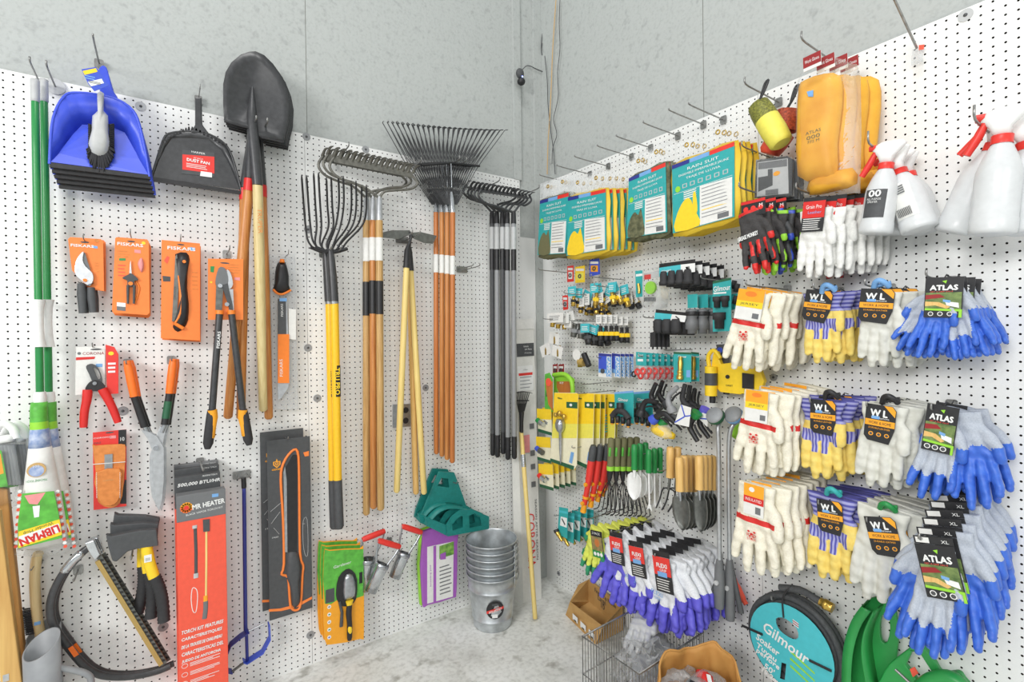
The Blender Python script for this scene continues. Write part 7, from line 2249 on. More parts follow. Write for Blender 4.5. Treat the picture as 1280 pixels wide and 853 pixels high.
def pistol(label, px, py, off, head, bodyk, ang, flip=1):
 t = R_('hose_nozzle', label, 'nozzle', px, py + 5, off, 'pistol grip nozzles')
 M = Matrix.Rotation(ang, 4, 'Y') @ Matrix.Scale(.8, 4)
 f = flip
 MB().tube(smooth_pts([(.06 * f, 0, -.07), (.045 * f, 0, -.03), (.03 * f, 0, .0), (.0, 0, .012), (-.03 * f, 0, .01)], 3), [.012, .0125, .013, .0135, .014, .0145, .015, .0155, .016, .0165, .017, .0175, .018], bodyk, 10, M=M).build('grip', t)
 MB().tube([(-.028 * f, 0, .01), (-.04 * f, 0, .009), (-.062 * f, 0, .008)], [.02, .026, .028], head, 14, M=M).build('head', t)
 MB().tube(smooth_pts([(.0, 0, -.01), (.018 * f, 0, -.035), (.03 * f, 0, -.075)], 3), .005, 'black', 6, flat=1.6, M=M).build('trigger', t)
 return t
for k, (lb, px, py, off, hk, bk, an, fl) in enumerate((
  ('black pistol nozzle lying left in the nozzle pile above the yellow sprayer', 806, 503, .2, 'black', 'black', -1.2, 1),
  ('grey pistol nozzle arching over the nozzle pile', 838, 497, .18, 'grey', 'grey', -1.9, 1),
  ('black pistol nozzle with handle raised at the left of the pile', 818, 495, .16, 'black', 'black', -2.3, 1),
  ('black pistol nozzle with handle raised in the middle of the pile', 828, 492, .1, 'charcoal', 'black', -2.4, 1),
  ('black pistol nozzle with ribbed handle, right of the pile', 858, 498, .16, 'black', 'blackrubber', -2.5, 1),
  ('black pistol nozzle with ribbed handle, far right of the pile', 866, 499, .12, 'black', 'blackrubber', -2.6, 1),
  ('black pistol nozzle with ribbed handle, lowest at the right', 872, 503, .08, 'charcoal', 'blackrubber', -2.6, 1),
  ('black pistol nozzle with blue head facing the room', 826, 516, .22, 'blue', 'black', -.6, 1),
  ('black pistol nozzle with green head beside the blue one', 838, 520, .19, 'kelly', 'charcoal', -.6, 1),
  ('black pistol nozzle with green head, under the white card', 866, 524, .19, 'kelly', 'black', -1.0, -1),
  ('black pistol nozzle with violet head at the right of the white card', 878, 520, .15, 'violet', 'black', -1.1, -1))):
 pistol(lb, px, py, off, hk, bk, an, fl)
for k, (lb, q, off) in enumerate((('white card with blue creases hanging in front of the nozzle pile', [(851, 506), (864, 510), (861, 534), (843, 530)], .25), ('white card with blue edge behind the green nozzle', [(864, 511), (886, 519), (884, 534), (872, 522)], .17))):
 a, b, c, d = q
 m_ = ((a[0] + c[0]) / 2, (a[1] + c[1]) / 2)
 t = carded('folded_card', lb, 'card', 'white cards in the nozzle pile', q, off, 'paper', [('', 'face', [(a[0], a[1]), (a[0] + 1.6, a[1] + .6), (m_[0] + 1, m_[1] + 1), (m_[0] - .6, m_[1] + 1)], 'blue'), ('', 'face', [(m_[0], m_[1]), (b[0] - .5, (b[1] + c[1]) / 2 - 3), (b[0] - .5, (b[1] + c[1]) / 2 - 1.5), (m_[0], m_[1] + 1.5)], 'blue'), ('', 'face', [(m_[0] - .5, m_[1] + .3), (m_[0], m_[1] + 2), (d[0] + 1, d[1] - 1), (d[0] + .5, d[1] - 2.6)], 'blue')])
t = R_('hose_nozzle', 'yellow twist sprayer in a clear pack below the nozzle pile', 'nozzle', 829, 540, .2)
M = Matrix.Rotation(-1.35, 4, 'Y')
MB().lathe([(.001, .05), (.022, .05), (.026, .03), (.026, -.02), (.018, -.03), (.012, -.055), (.001, -.055)], 'yellow', 16, M).build('barrel', t)
MB().puff(t.xz([(816, 533), (842, 530), (845, 546), (820, 550)]), -.026, .012, 'film', 3).build('blister', t)
t = R_('water_timer', 'yellow and black hose manifold behind the cream gloves', 'hose manifold', 910, 468, .07)
MB().prism(sm2(t.xz([(893, 443), (899, 440), (903, 455), (925, 452), (952, 462), (952, 490), (902, 490), (892, 470)]), 2), -.012, .01, 'yellow').build('mount_plate', t, bevel=.003)
for (x, y0_, y1_, key) in ((895, 458, 494, 'yellow'), (897, 495, 503, 'black')):
 a, b = t(x - 1, y0_), t(x - 1, y1_)
 MB().tube([a + Vector((0, -.03, 0)), b + Vector((0, -.03, 0))], .024 if key == 'yellow' else .012, key, 14).build('filter_body' if key == 'yellow' else 'outlet', t)
a, b = t(894, 466), t(894, 481)
MB().tube([a + Vector((0, -.03, 0)), b + Vector((0, -.03, 0))], .025, 'charcoal', 14).build('grip_sleeve', t)
MB().tube(smooth_pts([t(890, 458) + Vector((0, -.02, 0)), t(889, 445) + Vector((0, -.02, 0)), t(896, 438) + Vector((0, -.02, 0)), t(904, 448) + Vector((0, -.02, 0))], 3), .009, 'yellow', 8).build('carry_loop', t)
MB().prism(t.xz([(931, 466), (945, 468), (945, 486), (931, 485)]), -.02, -.01, 'black').build('keypad', t)
MB().prism(circ(t(912, 471).x, t(912, 471).z, .008, 12), -.017, -.011, 'black').build('knob', t)
for x in (908, 930, 944):
 a, b = t(x, 489), t(x, 493)
 MB().tube([a, b], .012, 'black', 10).build('outlet', t)
mb = MB()
word(mb, 'ORBIT', t(914, 482).x, t(914, 482).z, .007, 'black', -.0135, w=.03)
mb.build('lettering', t)
t = R_('hang_card', 'dark card with round badge above the yellow hose manifold', 'card', 899, 444, .05)
MB().prism(t.xz([(895, 431), (912, 430), (912, 455), (900, 456)]), 0, .001, 'charcoal').build('card', t)
p = t(900, 438)
MB().prism(circ(p.x, p.z, .012, 14), -.002, 0, 'blue').build('badge', t)
for k, (lb, hx, hy, key, off, bx) in enumerate((('long grey watering wand with pale green shower head, left one', 896, 522, 'deepgreen', .17, 898.5), ('long grey watering wand with blue shower head, right one', 919, 521, 'skyblue', .13, 911))):
 t = R_('watering_wand', lb, 'watering wand', hx, hy, off, 'watering wands')
 M = Matrix.Rotation(-.9, 4, 'X') @ Matrix.Rotation(0, 4, 'Y')
 MB().lathe([(.001, .026), (.031, .026), (.034, .02), (.034, .004), (.030, -.002)], 'plasticgrey', 22, Matrix.Rotation(1.0, 4, 'X')).build('shower_head', t)
 MB().lathe([(.0342, .019), (.0352, .016), (.0352, .006), (.0342, .003)], key, 22, Matrix.Rotation(1.0, 4, 'X')).build('head_ring', t)
 MB().lathe([(.030, .0), (.02, -.018), (.010, -.03)], 'midgrey', 18, Matrix.Rotation(1.0, 4, 'X')).build('head_cone', t)
 a = Vector((0, .02, -.02))
 pts = smooth_pts([a, t(hx + (bx - hx) * .6, hy + 14), t(bx, hy + 40), t(bx + .5, 640), t(bx + 1, 705)], 4)
 MB().tube(pts, .0085, 'satin', 10).build('tube', t)
 g0, g1 = t(bx + 1, 700), t(bx + .5 + k, 775 if k else 760)
 MB().tube([g0, g0.lerp(g1, .2), g0.lerp(g1, .55), g0.lerp(g1, .9), g1], [.012, .018, .02, .019, .017], 'midgrey', 12).build('grip', t)
 MB().prism(circ(g0.lerp(g1, .45).x, g0.lerp(g1, .45).z, .009, 12), -.024, -.018, 'lightgrey').build('flow_button', t)
 MB().tube([g0.lerp(g1, .15) + Vector((.012, 0, 0)), g0.lerp(g1, .8) + Vector((.045 if k else -.03, 0, 0))], [.008, .013], 'charcoal', 8, flat=.7).build('lever', t)
t = R_('orange_grip_tool', 'orange gripped nozzle lever showing behind the right watering wand', 'nozzle', 922, 738, .06)
MB().tube(smooth_pts([t(917, 722), t(922, 735), t(928, 748), t(933, 756)], 3), [.01] * 3 + [.014] * 4 + [.01] * 3, 'coral', 10).build('grip', t)
t = R_('lime_pack', 'small lime tagged pack behind the watering wand heads', 'pack', 923, 535, .05)  # just a small lime pack, not a bag for gardening
MB().puff(sm2(t.xz([(913, 540), (925, 527), (930, 534), (920, 550)]), 2), 0, .015, 'lime').build('pack', t)
def hand_tool(name, label, cat, group, top, grip, bot, off, hk, gk, r, build, capk=None):
 t = R_(name, label, cat, top[0], top[1], off, group)
 a, g, b = t(*top), t(*grip), t(*bot)
 d = (g - a).normalized()
 if capk:
  m_ = a.lerp(g, .42)
  MB().tube([a, a.lerp(m_, .3), m_], [r * .7, r * 1.05, r], capk, 12).build('grip_cap', t)
  MB().tube([m_, m_.lerp(g, .5), g], [r, r, r * .95], hk, 12).build('handle', t)
 else:
  MB().tube([a - d * .004, a, a.lerp(g, .3), a.lerp(g, .7), g], [r * .6, r * .9, r, r * .92, r], hk, 12).build('handle', t)
 build(t, a, g, b, d)
 return t
def b_weeder(t, a, g, b, d):
 e = g.lerp(b, .75)
 MB().tube([g, g.lerp(e, .5), e], [.016, .014, .013], 'brightred', 12).build('sheath', t)
 for u in (.15, .95):
  c = g.lerp(e, u)
  MB().prism(circ(c.x, c.z, .010, 12), -.022, -.012, 'amber').build('button', t)
 c = g.lerp(e, .7)
 MB().tube([c + d * .006, c - d * .006], .0165, 'amber', 12).build('band', t)
 MB().tube([e, b], [.012, .016], 'amber', 10).build('tip', t)
for k, (lb, dx, off) in enumerate((('orange red garden knife with grey cap, front of four', 0, .25), ('orange red garden knife with grey cap, second of four', 9, .21), ('orange red garden knife with grey cap, third of four', 18, .17), ('orange red garden knife with grey cap, rear of four', 24, .13))):
 hand_tool('garden_knife', lb, 'garden knife', 'orange red garden knives', (742 + dx * .95, 557 - k * .5), (736 + dx * .95, 601), (729 + dx * 1.0, 640 - k * 7), off, 'brightred', None, .0185, b_weeder, 'charcoal')
def b_cult(n=5, key='black', spread=.06):
 def f(t, a, g, b, d):
  MB().tube([g, g.lerp(b, .12), g.lerp(b, .28)], [.015, .014, .009], 'black', 10).build('socket', t)
  s = g.lerp(b, .25)
  for i in range(n):
   u = i / (n - 1) * 2 - 1
   e = b + Vector((u * spread, 0, abs(u) * .01))
   MB().tube(smooth_pts([s, s.lerp(e, .5) + Vector((u * .012, 0, 0)), e, e + Vector((u * .004, -.03, -.006))], 3), .0024, key, 5).build('tine', t)
 return f
for k in range(5):
 t = hand_tool('hand_rake', 'olive handled hand rake with lime band, ' + ('front', 'second', 'third', 'fourth', 'rear')[k] + ' of five', 'hand rake', 'olive handled hand rakes', (764 + k * 8, 549 - k * .3), (763 + k * 7.5, 586), (758 + k * 11, 640 + k * .5), .24 - k * .035, 'olive', None, .0165, b_cult(5, 'black', .05))
 g_ = t(763 + k * 7.5, 586)
 MB().tube([g_ + Vector((0, 0, .012)), g_ - Vector((0, 0, .008))], .0178, 'lime', 12).build('band', t)
 a = t(764 + k * 8, 551)
 MB().tube([a + Vector((.004, -.012, -.03)), a + Vector((.002, -.014, -.07))], .006, 'leafgreen', 8).build('grip_inlay', t)
def b_trowel(key, wd, blend=.0):
 def f(t, a, g, b, d):
  MB().tube([g, g.lerp(b, .12), g.lerp(b, .25)], [.008, .007, .006], 'steel' if key != 'white' else 'white', 8).build('shank', t)
  L = (b - g).length
  z0 = g.lerp(b, .12)
  V, Fs = [], []
  prof = ((0, .45), (.12, .9), (.35, 1), (.6, .95), (.8, .72), (.93, .35), (1, .03))
  n = 8
  for u, w_ in prof:
   c = z0.lerp(b, u)
   for j in range(n + 1):
    q = j / n * 2 - 1
    V.append((c.x + q * wd * w_, .012 * (1 - q * q) + .0, c.z))
  for i in range(len(prof) - 1):
   for j in range(n):
    Fs.append((i * (n + 1) + j, i * (n + 1) + j + 1, (i + 1) * (n + 1) + j + 1, (i + 1) * (n + 1) + j))
  o = MB().add(V, Fs, key, True).build('blade', t)
  o.modifiers.new('thickness', 'SOLIDIFY').thickness = .002
 return f
for k in range(3):
 hand_tool('hand_trowel', 'green handled trowel with white blade, ' + ('front', 'middle', 'rear')[k] + ' of three', 'trowel', 'green handled trowels', (793 + k * 7, 557 - k * 1.2), (793 + k * 7, 587), (792 + k * 8, 626 - k * 3), .22 - k * .05, 'kelly', None, .0145, b_trowel('white', .042))
def b_weed(t, a, g, b, d):
 MB().tube([g, b], .0045, 'white', 8).build('shaft', t)
 MB().prism([(b.x - .014, b.z - .02), (b.x, b.z - .008), (b.x + .014, b.z - .02), (b.x + .006, b.z + .008), (b.x - .006, b.z + .008)], -.002, .002, 'white').build('forked_tip', t)
for k in range(3):
 hand_tool('dandelion_weeder', 'green handled weeder with thin white shaft, ' + ('front', 'middle', 'rear')[k] + ' of three', 'weeder', 'green handled weeders', (811 + k * 7, 563 - k * 1), (811 + k * 7, 591), (812 + k * 6.5, 633 - k * 2), .19 - k * .05, 'kelly', None, .0135, b_weed)
def b_forkc(t, a, g, b, d):
 MB().tube([g, g.lerp(b, .4)], .006, 'darksteel', 8).build('shank', t)
 s = g.lerp(b, .35)
 for u in (-1, 0, 1):
  MB().tube(smooth_pts([s, s + Vector((u * .03, 0, -.01)), Vector((b.x + u * .034, 0, b.z + .03)), Vector((b.x + u * .03, -.03, b.z))], 3), .0032, 'black', 6).build('tine', t)
for k in range(2):
 hand_tool('hand_cultivator', 'wooden handled three prong cultivator, ' + ('left' if k == 0 else 'right') + ' of the pair', 'cultivator', 'wooden handled cultivators', (838 + k * 9, 560), (837.5 + k * 8, 597), (833 + k * 9, 636), .2 - k * .05, 'ashgold', None, .0165, b_forkc)
for k in range(4):
 hand_tool('hand_trowel', 'wooden handled trowel with wide dark blade, ' + ('front', 'second', 'third', 'rear')[k] + ' of four', 'trowel', 'wide wooden handled trowels', (849 + k * 6, 573 - (k > 0) * 2), (850 + k * 5.5, 614), (853 + k * 5, 664 - k), .24 - k * .045, 'ashgold', None, .017, b_trowel('darksteel', .043))
for k in range(4):
 hand_tool('hand_trowel', 'wooden handled transplanting trowel with narrow dark blade, ' + ('front', 'second', 'third', 'rear')[k] + ' of four', 'trowel', 'narrow wooden handled trowels', (874 + k * 5.5, 571), (874.5 + k * 5.2, 612), (876 + k * 4, 666 - k * 2), .2 - k * .035, 'ashgold', None, .0165, b_trowel('darksteel', .034))
for lb, px, py, ln in (('hook of the orange red garden knives', 763, 552, .27), ('hook of the olive hand rakes', 800, 549, .27), ('hook of the green handled tools', 830, 562, .22), ('hook of the wide wooden handled trowels', 870, 578, .26), ('hook of the yellow carded sprinklers', 770, 488, .27), ('hook of the upper coupling sets', 866, 335, .22), ('hook of the lower coupling sets', 840, 398, .2), ('hook of the blue and white packs', 785, 446, .22), ('hook of the red ring packs', 838, 444, .22), ('hook of the tall teal connector card', 912, 352, .2), ('long hook over the small red washer card', 722, 342, .28), ('long hook over the small navy card', 782, 350, .24), ('hook of the top fitting row', 790, 361, .26), ('hook of the second fitting row', 755, 370, .28), ('hook of the white labelled fittings', 728, 400, .28), ('hook of the grey shutoff valves', 758, 402, .26), ('empty hook between the sprinklers and blue packs', 762, 478, .2), ('hook of the brass twist nozzle cards', 866, 437, .2)):
 hook('R', px, py, ln, lb, .008, .0022, back=False, group='hooks of the small goods')
for k in range(5):
 x = 699 + k * 8
 y = 634 + (0, 6, 4, 0, 2)[k]
 q = [(x, y), (x + 11, y + 2), (x + 10, y + 40), (x - 2, y + 34)]
 t = carded('nozzle_card', 'teal card with brass nozzle low by the corner, ' + ('front', 'second', 'third', 'fourth', 'rear')[k] + ' of five', 'card', 'low teal nozzle cards', q, .25 - k * .045, 'teal', [('', 'face', [(x + 2, y + 12), (x + 10, y + 14), (x + 9.5, y + 26), (x + 1, y + 23)], 'white'), ('', 'face', [(x + 4, y + 14), (x + 8, y + 22), (x + 7, y + 23), (x + 3, y + 15)], 'black', -.001), ('', 'face', [(x, y + 4), (x + 11, y + 6), (x + 11, y + 9), (x, y + 7)], 'cyan')])
 a, b = t(x - 1, y + 30), t(x + 6, y + 42)
 MB().tube([a + Vector((0, -.012, 0)), a.lerp(b, .35) + Vector((0, -.012, 0)), a.lerp(b, .4) + Vector((0, -.012, 0)), b + Vector((0, -.012, 0))], [.012, .012, .010, .008], 'brass', 10).build('nozzle', t)
 MB().tube([a + Vector((-.006, -.012, .008)), a + Vector((.003, -.012, -.004))], .0145, 'black', 10).build('grip', t)
hook('R', 742, 632, .28, 'long hook of the low teal nozzle cards', .006, .0025, back=False)
hook('R', 786, 634, .3, 'long hook of the lime and green gloves', .006, .0025, back=False)
t = R_('work_gloves', 'lime gloves with green fingertips and photo card, frontmost by the corner', C, 748, 662, .27, 'lime and green gloves')
s = pair(t, ('limeglove', 'limeglove'), (746, 660), (740, 720), 0, back=(.02, -.25))
M, w_, h_ = frame(t, (742, 661), (756, 664), (738, 690))
header(t, M, w_, h_, -.022 * s, 'lime')
dup(t, ords('lime gloves with green fingertips by the corner', 4), (.03, .06, .006), .004, .05)
for row, (lf, lo, g, a, b, hd, n, off) in enumerate((
  ('violet dipped white gloves, frontmost of the hook nearest the corner', 'violet dipped gloves of the hook nearest the corner', 'violet gloves nearest the corner', (775, 672), (764, 748), ((767, 668), (783, 672), (759, 694)), 4, .27),
  ('violet dipped white gloves, frontmost of the middle hook', 'violet dipped gloves of the middle hook', 'violet gloves of the middle hook', (797, 686), (784, 760), ((791, 680), (809, 684), (786, 712)), 5, .27),
  ('violet dipped white gloves with red card, frontmost above the wire basket', 'violet dipped gloves above the wire basket', 'violet gloves above the wire basket', (830, 698), (823, 784), ((821, 692), (842, 697), (813, 728)), 6, .27))):
 t = R_('work_gloves', lf, C, a[0], a[1], off, g)
 s = pair(t, ('flexipalm' if row == 0 else 'flexi', 'flexi'), a, b, 0, back=(.045, -.25), extra=(('flexipalm', .03, 0, -.12, False, .03),), wide=1.2)
 M, w_, h_ = frame(t, *hd)
 mb = MB()
 p = t(a[0] - 4, a[1] + (b[1] - a[1]) * .48)
 if row:
  word(mb, 'FLEXI', p.x, p.z, .016, 'skyblue', -.0205 * s, w=.055, rot=-.05)
  word(mb, 'GRIP', p.x + .004, p.z - .02, .01, 'skyblue', -.0205 * s, w=.035, rot=-.05)
  mb.build('printed_emblem', t)
 mb = MB().prism(rect(-w_ / 2, w_ / 2, 0, .022), 0, .0012, 'black', M=Matrix.Translation((0, -.02 * s, 0)) @ M)
 mb.build('size_tag', t)
 dup(t, ords(lo, n), (.001, .2 / (n - 1), .001), .004, .06)
 header(t, M, w_, h_, -.0225 * s, 'flexi')
 hook('R', a[0] + 44, a[1] - 24, .3, ('hook of the violet gloves nearest the corner', 'hook of the middle violet gloves', 'hook of the violet gloves above the basket')[row], .008, .003, back=False)
t = R_('soaker_hose', 'coiled dark grey soaker hose round a teal card with white lettering', 'hose', 990, 808, .12)
c0 = t(990, 808)
rad = (t(930, 790) - t(1046, 815)).length / 2
mb = MB()
for ring in range(3):
 for lay in range(2):
  r = rad - .012 - ring * .021
  mb.tube([(r * math.cos(2 * PI * k / 40), .012 + lay * .024 + .006 * ring, r * 1.06 * math.sin(2 * PI * k / 40)) for k in range(40)], .0115, 'hosegrey', 10, closed=True)
mb.build('hose_coil', t)
rc = rad * .86
disc = [(x, z) for x, z in circ(0, 0, rc, 40, rz=rc * 1.04)]
hole = t.xz([(973, 772), (980, 770), (990, 775), (999, 784), (1001, 795), (994, 797), (982, 790), (975, 782)])
hole2 = t.xz([(980, 826), (986, 828), (984, 848), (978, 846)])
c = MB().prism(disc, -.018, -.0165, 'cyan', holes=[sm2(hole, 2), hole2]).build('printed_card', t)
mb = MB()
an = -.3
for s_, px, py, h_, w_ in (('Gilmour', 985, 801, .038, .16), ('Soaker', 963, 804, .024, .085), ('Tuyau', 961, 814, .024, .075), ('perfore', 963, 822, .024, .085), ("50'", 965, 834, .022, .035), ('15,2m', 966, 843, .02, .06)):
 p = t(px, py)
 word(mb, s_, p.x, p.z, h_, 'white', -.0188, w=w_, rot=an, bold=.0008)
for i in range(3):
 p = t(1004, 822 + i * 9)
 M2 = Matrix.Translation((p.x, 0, p.z)) @ Matrix.Rotation(-an, 4, 'Y')
 lines(mb, -.035, .05, -.008, .012, 2, 'lime', -.0188, .4) if False else mb.face([(p.x - .035, p.z + .014), (p.x + .045, p.z - .022), (p.x + .045, p.z - .028), (p.x - .035, p.z + .006)], -.0188, 'lime')
p = t(997, 776)
for i in range(5):
 mb.face([(p.x - .008, p.z + .008 - i * .004), (p.x + .012, p.z + .002 - i * .004), (p.x + .012, p.z - .0005 - i * .004), (p.x - .008, p.z + .0055 - i * .004)], -.0188, 'brightred' if i % 2 else 'white')
mb.build('lettering', c)
for a, b in (((931, 780), (957, 791)), ((1015, 823), (1043, 836))):
 MB().tube([t(*a) + Vector((0, -.02, 0)), t(*b) + Vector((0, -.022, 0))], .005, 'black', 6, flat=.5).build('strap', t)
MB().tube(smooth_pts([t(983, 770) + Vector((0, -.02, 0)), t(982, 745) + Vector((0, -.02, 0)), t(990, 733) + Vector((0, -.005, 0)), t(985, 734) + Vector((0, .03, 0))], 3), .003, 'black', 6).build('tie', t)
a, b = t(1005, 742), t(1030, 757)
MB().tube(smooth_pts([t(975, 735), t(1000, 738), t(1018, 748), t(1026, 753)], 3), .0125, 'hosegrey', 10).build('hose_end', t)
q0, q1 = t(1025, 752), t(1041, 761)
d = (q1 - q0)
MB().tube([q0, q0 + d * .3, q0 + d * .32, q0 + d * .6, q0 + d * .62, q1], [.014, .014, .018, .018, .0165, .0165], 'brass', 14).build('coupling', t)
hook('R', 988, 737, .14, 'hook carrying the coiled soaker hose', .01, .004)
t = R_('hose_hanger', 'green plastic hose hanger with wide saddle, standing upright at the lower right', 'hose hanger', 1090, 800, .1)
ol = sm2(t.xz([(1078, 756), (1088, 751), (1104, 752), (1112, 760), (1118, 790), (1116, 830), (1112, 875), (1062, 875), (1059, 840), (1060, 805), (1068, 775)]), 2)
hl = sm2(t.xz([(1097, 775), (1105, 773), (1108, 790), (1104, 808), (1097, 806), (1095, 790)]), 2)
MB().prism(ol, .03, .045, 'sprucegreen', holes=[hl]).build('back_plate', t, bevel=.003)
arc = [t(1084, 752), t(1073, 768), t(1065, 790), t(1061, 815), t(1060, 850), t(1062, 880)]
pts = smooth_pts(arc, 4)
V, Fs = [], []
for p in pts:
 V += [p + Vector((0, .035, 0)), p + Vector((.004, -.05, 0)), p + Vector((.03, -.055, 0))]
for i in range(len(pts) - 1):
 for j in range(2):
  Fs.append((3 * i + j, 3 * i + j + 1, 3 * i + 4 + j, 3 * i + 3 + j))
o = MB().add(V, Fs, 'sprucegreen', True).build('saddle', t)
o.modifiers.new('thickness', 'SOLIDIFY').thickness = .004
inner = smooth_pts([t(1100, 760), t(1089, 785), t(1086, 810), t(1090, 840), t(1096, 870)], 4)
V, Fs = [], []
for p in inner:
 V += [p + Vector((0, .03, 0)), p + Vector((.0, -.05, 0))]
for i in range(len(inner) - 1):
 Fs.append((2 * i, 2 * i + 1, 2 * i + 3, 2 * i + 2))
o = MB().add(V, Fs, 'sprucegreen', True).build('inner_wall', t)
o.modifiers.new('thickness', 'SOLIDIFY').thickness = .004
t = R_('hose_hanger', 'green plastic hose hanger lying sideways below the blue dipped gloves', 'hose hanger', 1150, 840, .1)
MB().prism(sm2(t.xz([(1100, 850), (1112, 830), (1135, 812), (1143, 800), (1152, 806), (1170, 830), (1178, 842), (1196, 840), (1206, 850), (1215, 880), (1090, 880)]), 2), 0, .02, 'sprucegreen', holes=[t.xz([(1140, 815), (1150, 818), (1164, 840), (1160, 852), (1150, 856), (1132, 832)])]).build('back_plate', t, bevel=.004)
MB().tube(smooth_pts([t(1155, 856) + Vector((0, -.03, 0)), t(1170, 845) + Vector((0, -.03, 0)), t(1190, 842) + Vector((0, -.03, 0)), t(1206, 852) + Vector((0, -.03, 0)), t(1212, 875) + Vector((0, -.03, 0))], 4), .02, 'sprucegreen', 12).build('rolled_edge', t)
MB().prism(t.xz([(1138, 836), (1144, 833), (1149, 841), (1142, 846)]), -.006, -.0045, 'coral').build('price_sticker', t)
MB().tube([t(1122, 834) + Vector((0, -.02, 0)), t(1146, 856) + Vector((0, -.02, 0))], .004, 'hookzinc', 6).build('hanger_rod', t)
def world(name, label, cat, loc, group=None, rz=0):
 o = bpy.data.objects.new(name, None)
 o.empty_display_size = .05
 COL.objects.link(o)
 o.location = loc
 o.rotation_euler = (0, 0, rz)
 tag(o, label, cat, group)
 return o
BC = Vector((-.535, -.215, 0))
def pail(label, z, tilt, front):
 o = world('metal_pail', label, 'pail', BC + Vector((0, 0, z)), 'galvanised pails')
 H, r0, r1 = .27, .098, .132
 th = .0015
 prof = [(.001, .006), (r0 - .006, .006), (r0 - .002, 0), (r0, .002), (r0 + .002, .006)]
 for u in (.1, .18, .19, .2, .21, .5, .74, .75, .76, .77):
  prof.append((r0 + (r1 - r0) * u + (.0035 if u in (.19, .2, .75, .76) else 0), H * u))
 prof += [(r1, H), (r1 + .004, H + .001), (r1 + .0045, H + .005), (r1 + .001, H + .007), (r1 - .002, H + .003), (r1 - .003, H)]
 prof += [(r0 + (r1 - r0) * .5 - .002, H * .5), (r0, .008), (.001, .0075)]
 MB().lathe(prof, 'galv', 40).build('body', o)
 for s_ in (-1, 1):
  M = Matrix.Rotation(.55 if s_ > 0 else .55 + PI, 4, 'Z')
  MB().prism(rrect(-.014, .014, -.012, .02, .006), 0, .003, 'galv', M=M @ Matrix.Translation((0, -(r1 + .004), H - .03))).build('ear', o)
 a = Matrix.Rotation(.55, 4, 'Z')
 pts = [a @ Vector(((r1 + .008) * math.sin(q), -(r1 + .008) * math.cos(q), H - .022 - .004 * math.sin(q) + (.03 if front else 0) * math.sin(q))) for q in [PI * k / 20 for k in range(21)]]
 MB().tube(pts, .0024, 'steel', 6).build('bail', o)
 if front:
  th0 = math.atan2(CAM.y - BC.y, CAM.x - BC.x) + .12
  def P3(u, v, e):
   z = H * .47 + v
   r = r0 + (r1 - r0) * z / H + e
   q = th0 + u / r
   return (r * math.cos(q), r * math.sin(q), z)
  def patch(mb, pts, e, key):
   mb.add([P3(u, v, e) for u, v in pts], [tuple(range(len(pts)))], key)
  mb = MB()
  patch(mb, circ(0, 0, .046, 24, rz=.048), .003, 'black')
  st = mb.build('sticker', o)
  mb = MB()
  patch(mb, [(-.044, -.006), (-.02, .004), (.02, .012), (.044, .016), (.044, .002), (.02, -.002), (-.02, -.012), (-.044, -.02)], .0036, 'brightred')
  patch(mb, rect(-.016, .012, -.042, -.022), .0036, 'white')
  patch(mb, circ(0, .03, .018, 12, rz=.008), .0036, 'charcoal')
  vs, fs, x0, x1, y0, y1 = glyphs('BEHRENS')
  k = .064 / (x1 - x0)
  mb.add([P3((v[0] - (x0 + x1) / 2) * k, (v[1] - (y0 + y1) / 2) * k * 1.1 - .002 + (v[0] - (x0 + x1) / 2) * k * .3, .0042) for v in vs], fs, 'white')
  mb.build('lettering', st)
 return o
for k in range(6):
 pail(('lowest galvanised pail of the nested stack, with the oval sticker', 'galvanised pail nested second from the bottom', 'galvanised pail nested third from the bottom', 'galvanised pail nested fourth from the bottom', 'galvanised pail nested fifth from the bottom', 'topmost galvanised pail of the nested stack, its open mouth showing')[k], k * .034, 0, k == 0)
o = world('rake_carton', 'tall white rake carton leaning upright in the corner', 'carton', (0, 0, 0))
bl, br = Q('F', 654.4, 755), Q('F', 677, 748.5)
tl, tr = Q('L', 643.5, 412, .045), Q('L', 667, 411, .045)
dep = Vector((-.02, .055, 0))
V = [bl, br, tr, tl, bl + dep, br + dep, tr + Vector((-.012, .036, 0)), tl + Vector((-.012, .036, 0))]
MB().add(V, [(0, 1, 2, 3), (4, 0, 3, 7), (1, 5, 6, 2), (5, 4, 7, 6), (3, 2, 6, 7), (0, 4, 5, 1)], 'boxwhite').build('carton', o)
ex = (br - bl).normalized()
up = ((tl + tr) / 2 - (bl + br) / 2)
LEN = up.length
up.normalize()
nr = ex.cross(up).normalized()
if nr.dot(CAM - bl) < 0:
 nr = -nr
W0 = (br - bl).length
def on_carton(u, v, e=.0015):
 b_ = bl.lerp(br, u)
 t_ = tl.lerp(tr, u)
 return b_.lerp(t_, v) + nr * e
def cpatch(mb, us, vs, key, e=.0015):
 mb.add([on_carton(us[0], vs[0], e), on_carton(us[1], vs[0], e), on_carton(us[1], vs[1], e), on_carton(us[0], vs[1], e)], [(0, 1, 2, 3)], key)
def cword(mb, s_, u, v, h_, w_, key, vert=False, e=.002):
 vs, fs, x0, x1, y0, y1 = glyphs(s_)
 out = []
 for a in vs:
  x = (a[0] - (x0 + x1) / 2) / (x1 - x0) * w_
  z = (a[1] - (y0 + y1) / 2) / (y1 - y0) * h_
  if vert:
   x, z = z, -x
  out.append(on_carton(u, v, e) + ex * x + up * z)
 mb.add(out, fs, key)
mb = MB()
cpatch(mb, (.06, .98), (.895, .945), 'charcoal')
cword(mb, 'Aluminum', .45, .934, .012, .06, 'white')
cword(mb, 'Landscape Rake', .52, .922, .011, .085, 'white')
cword(mb, 'ALUMINIUM RATEAU', .5, .908, .006, .085, 'white')
cpatch(mb, (.08, .9), (.765, .86), 'white')
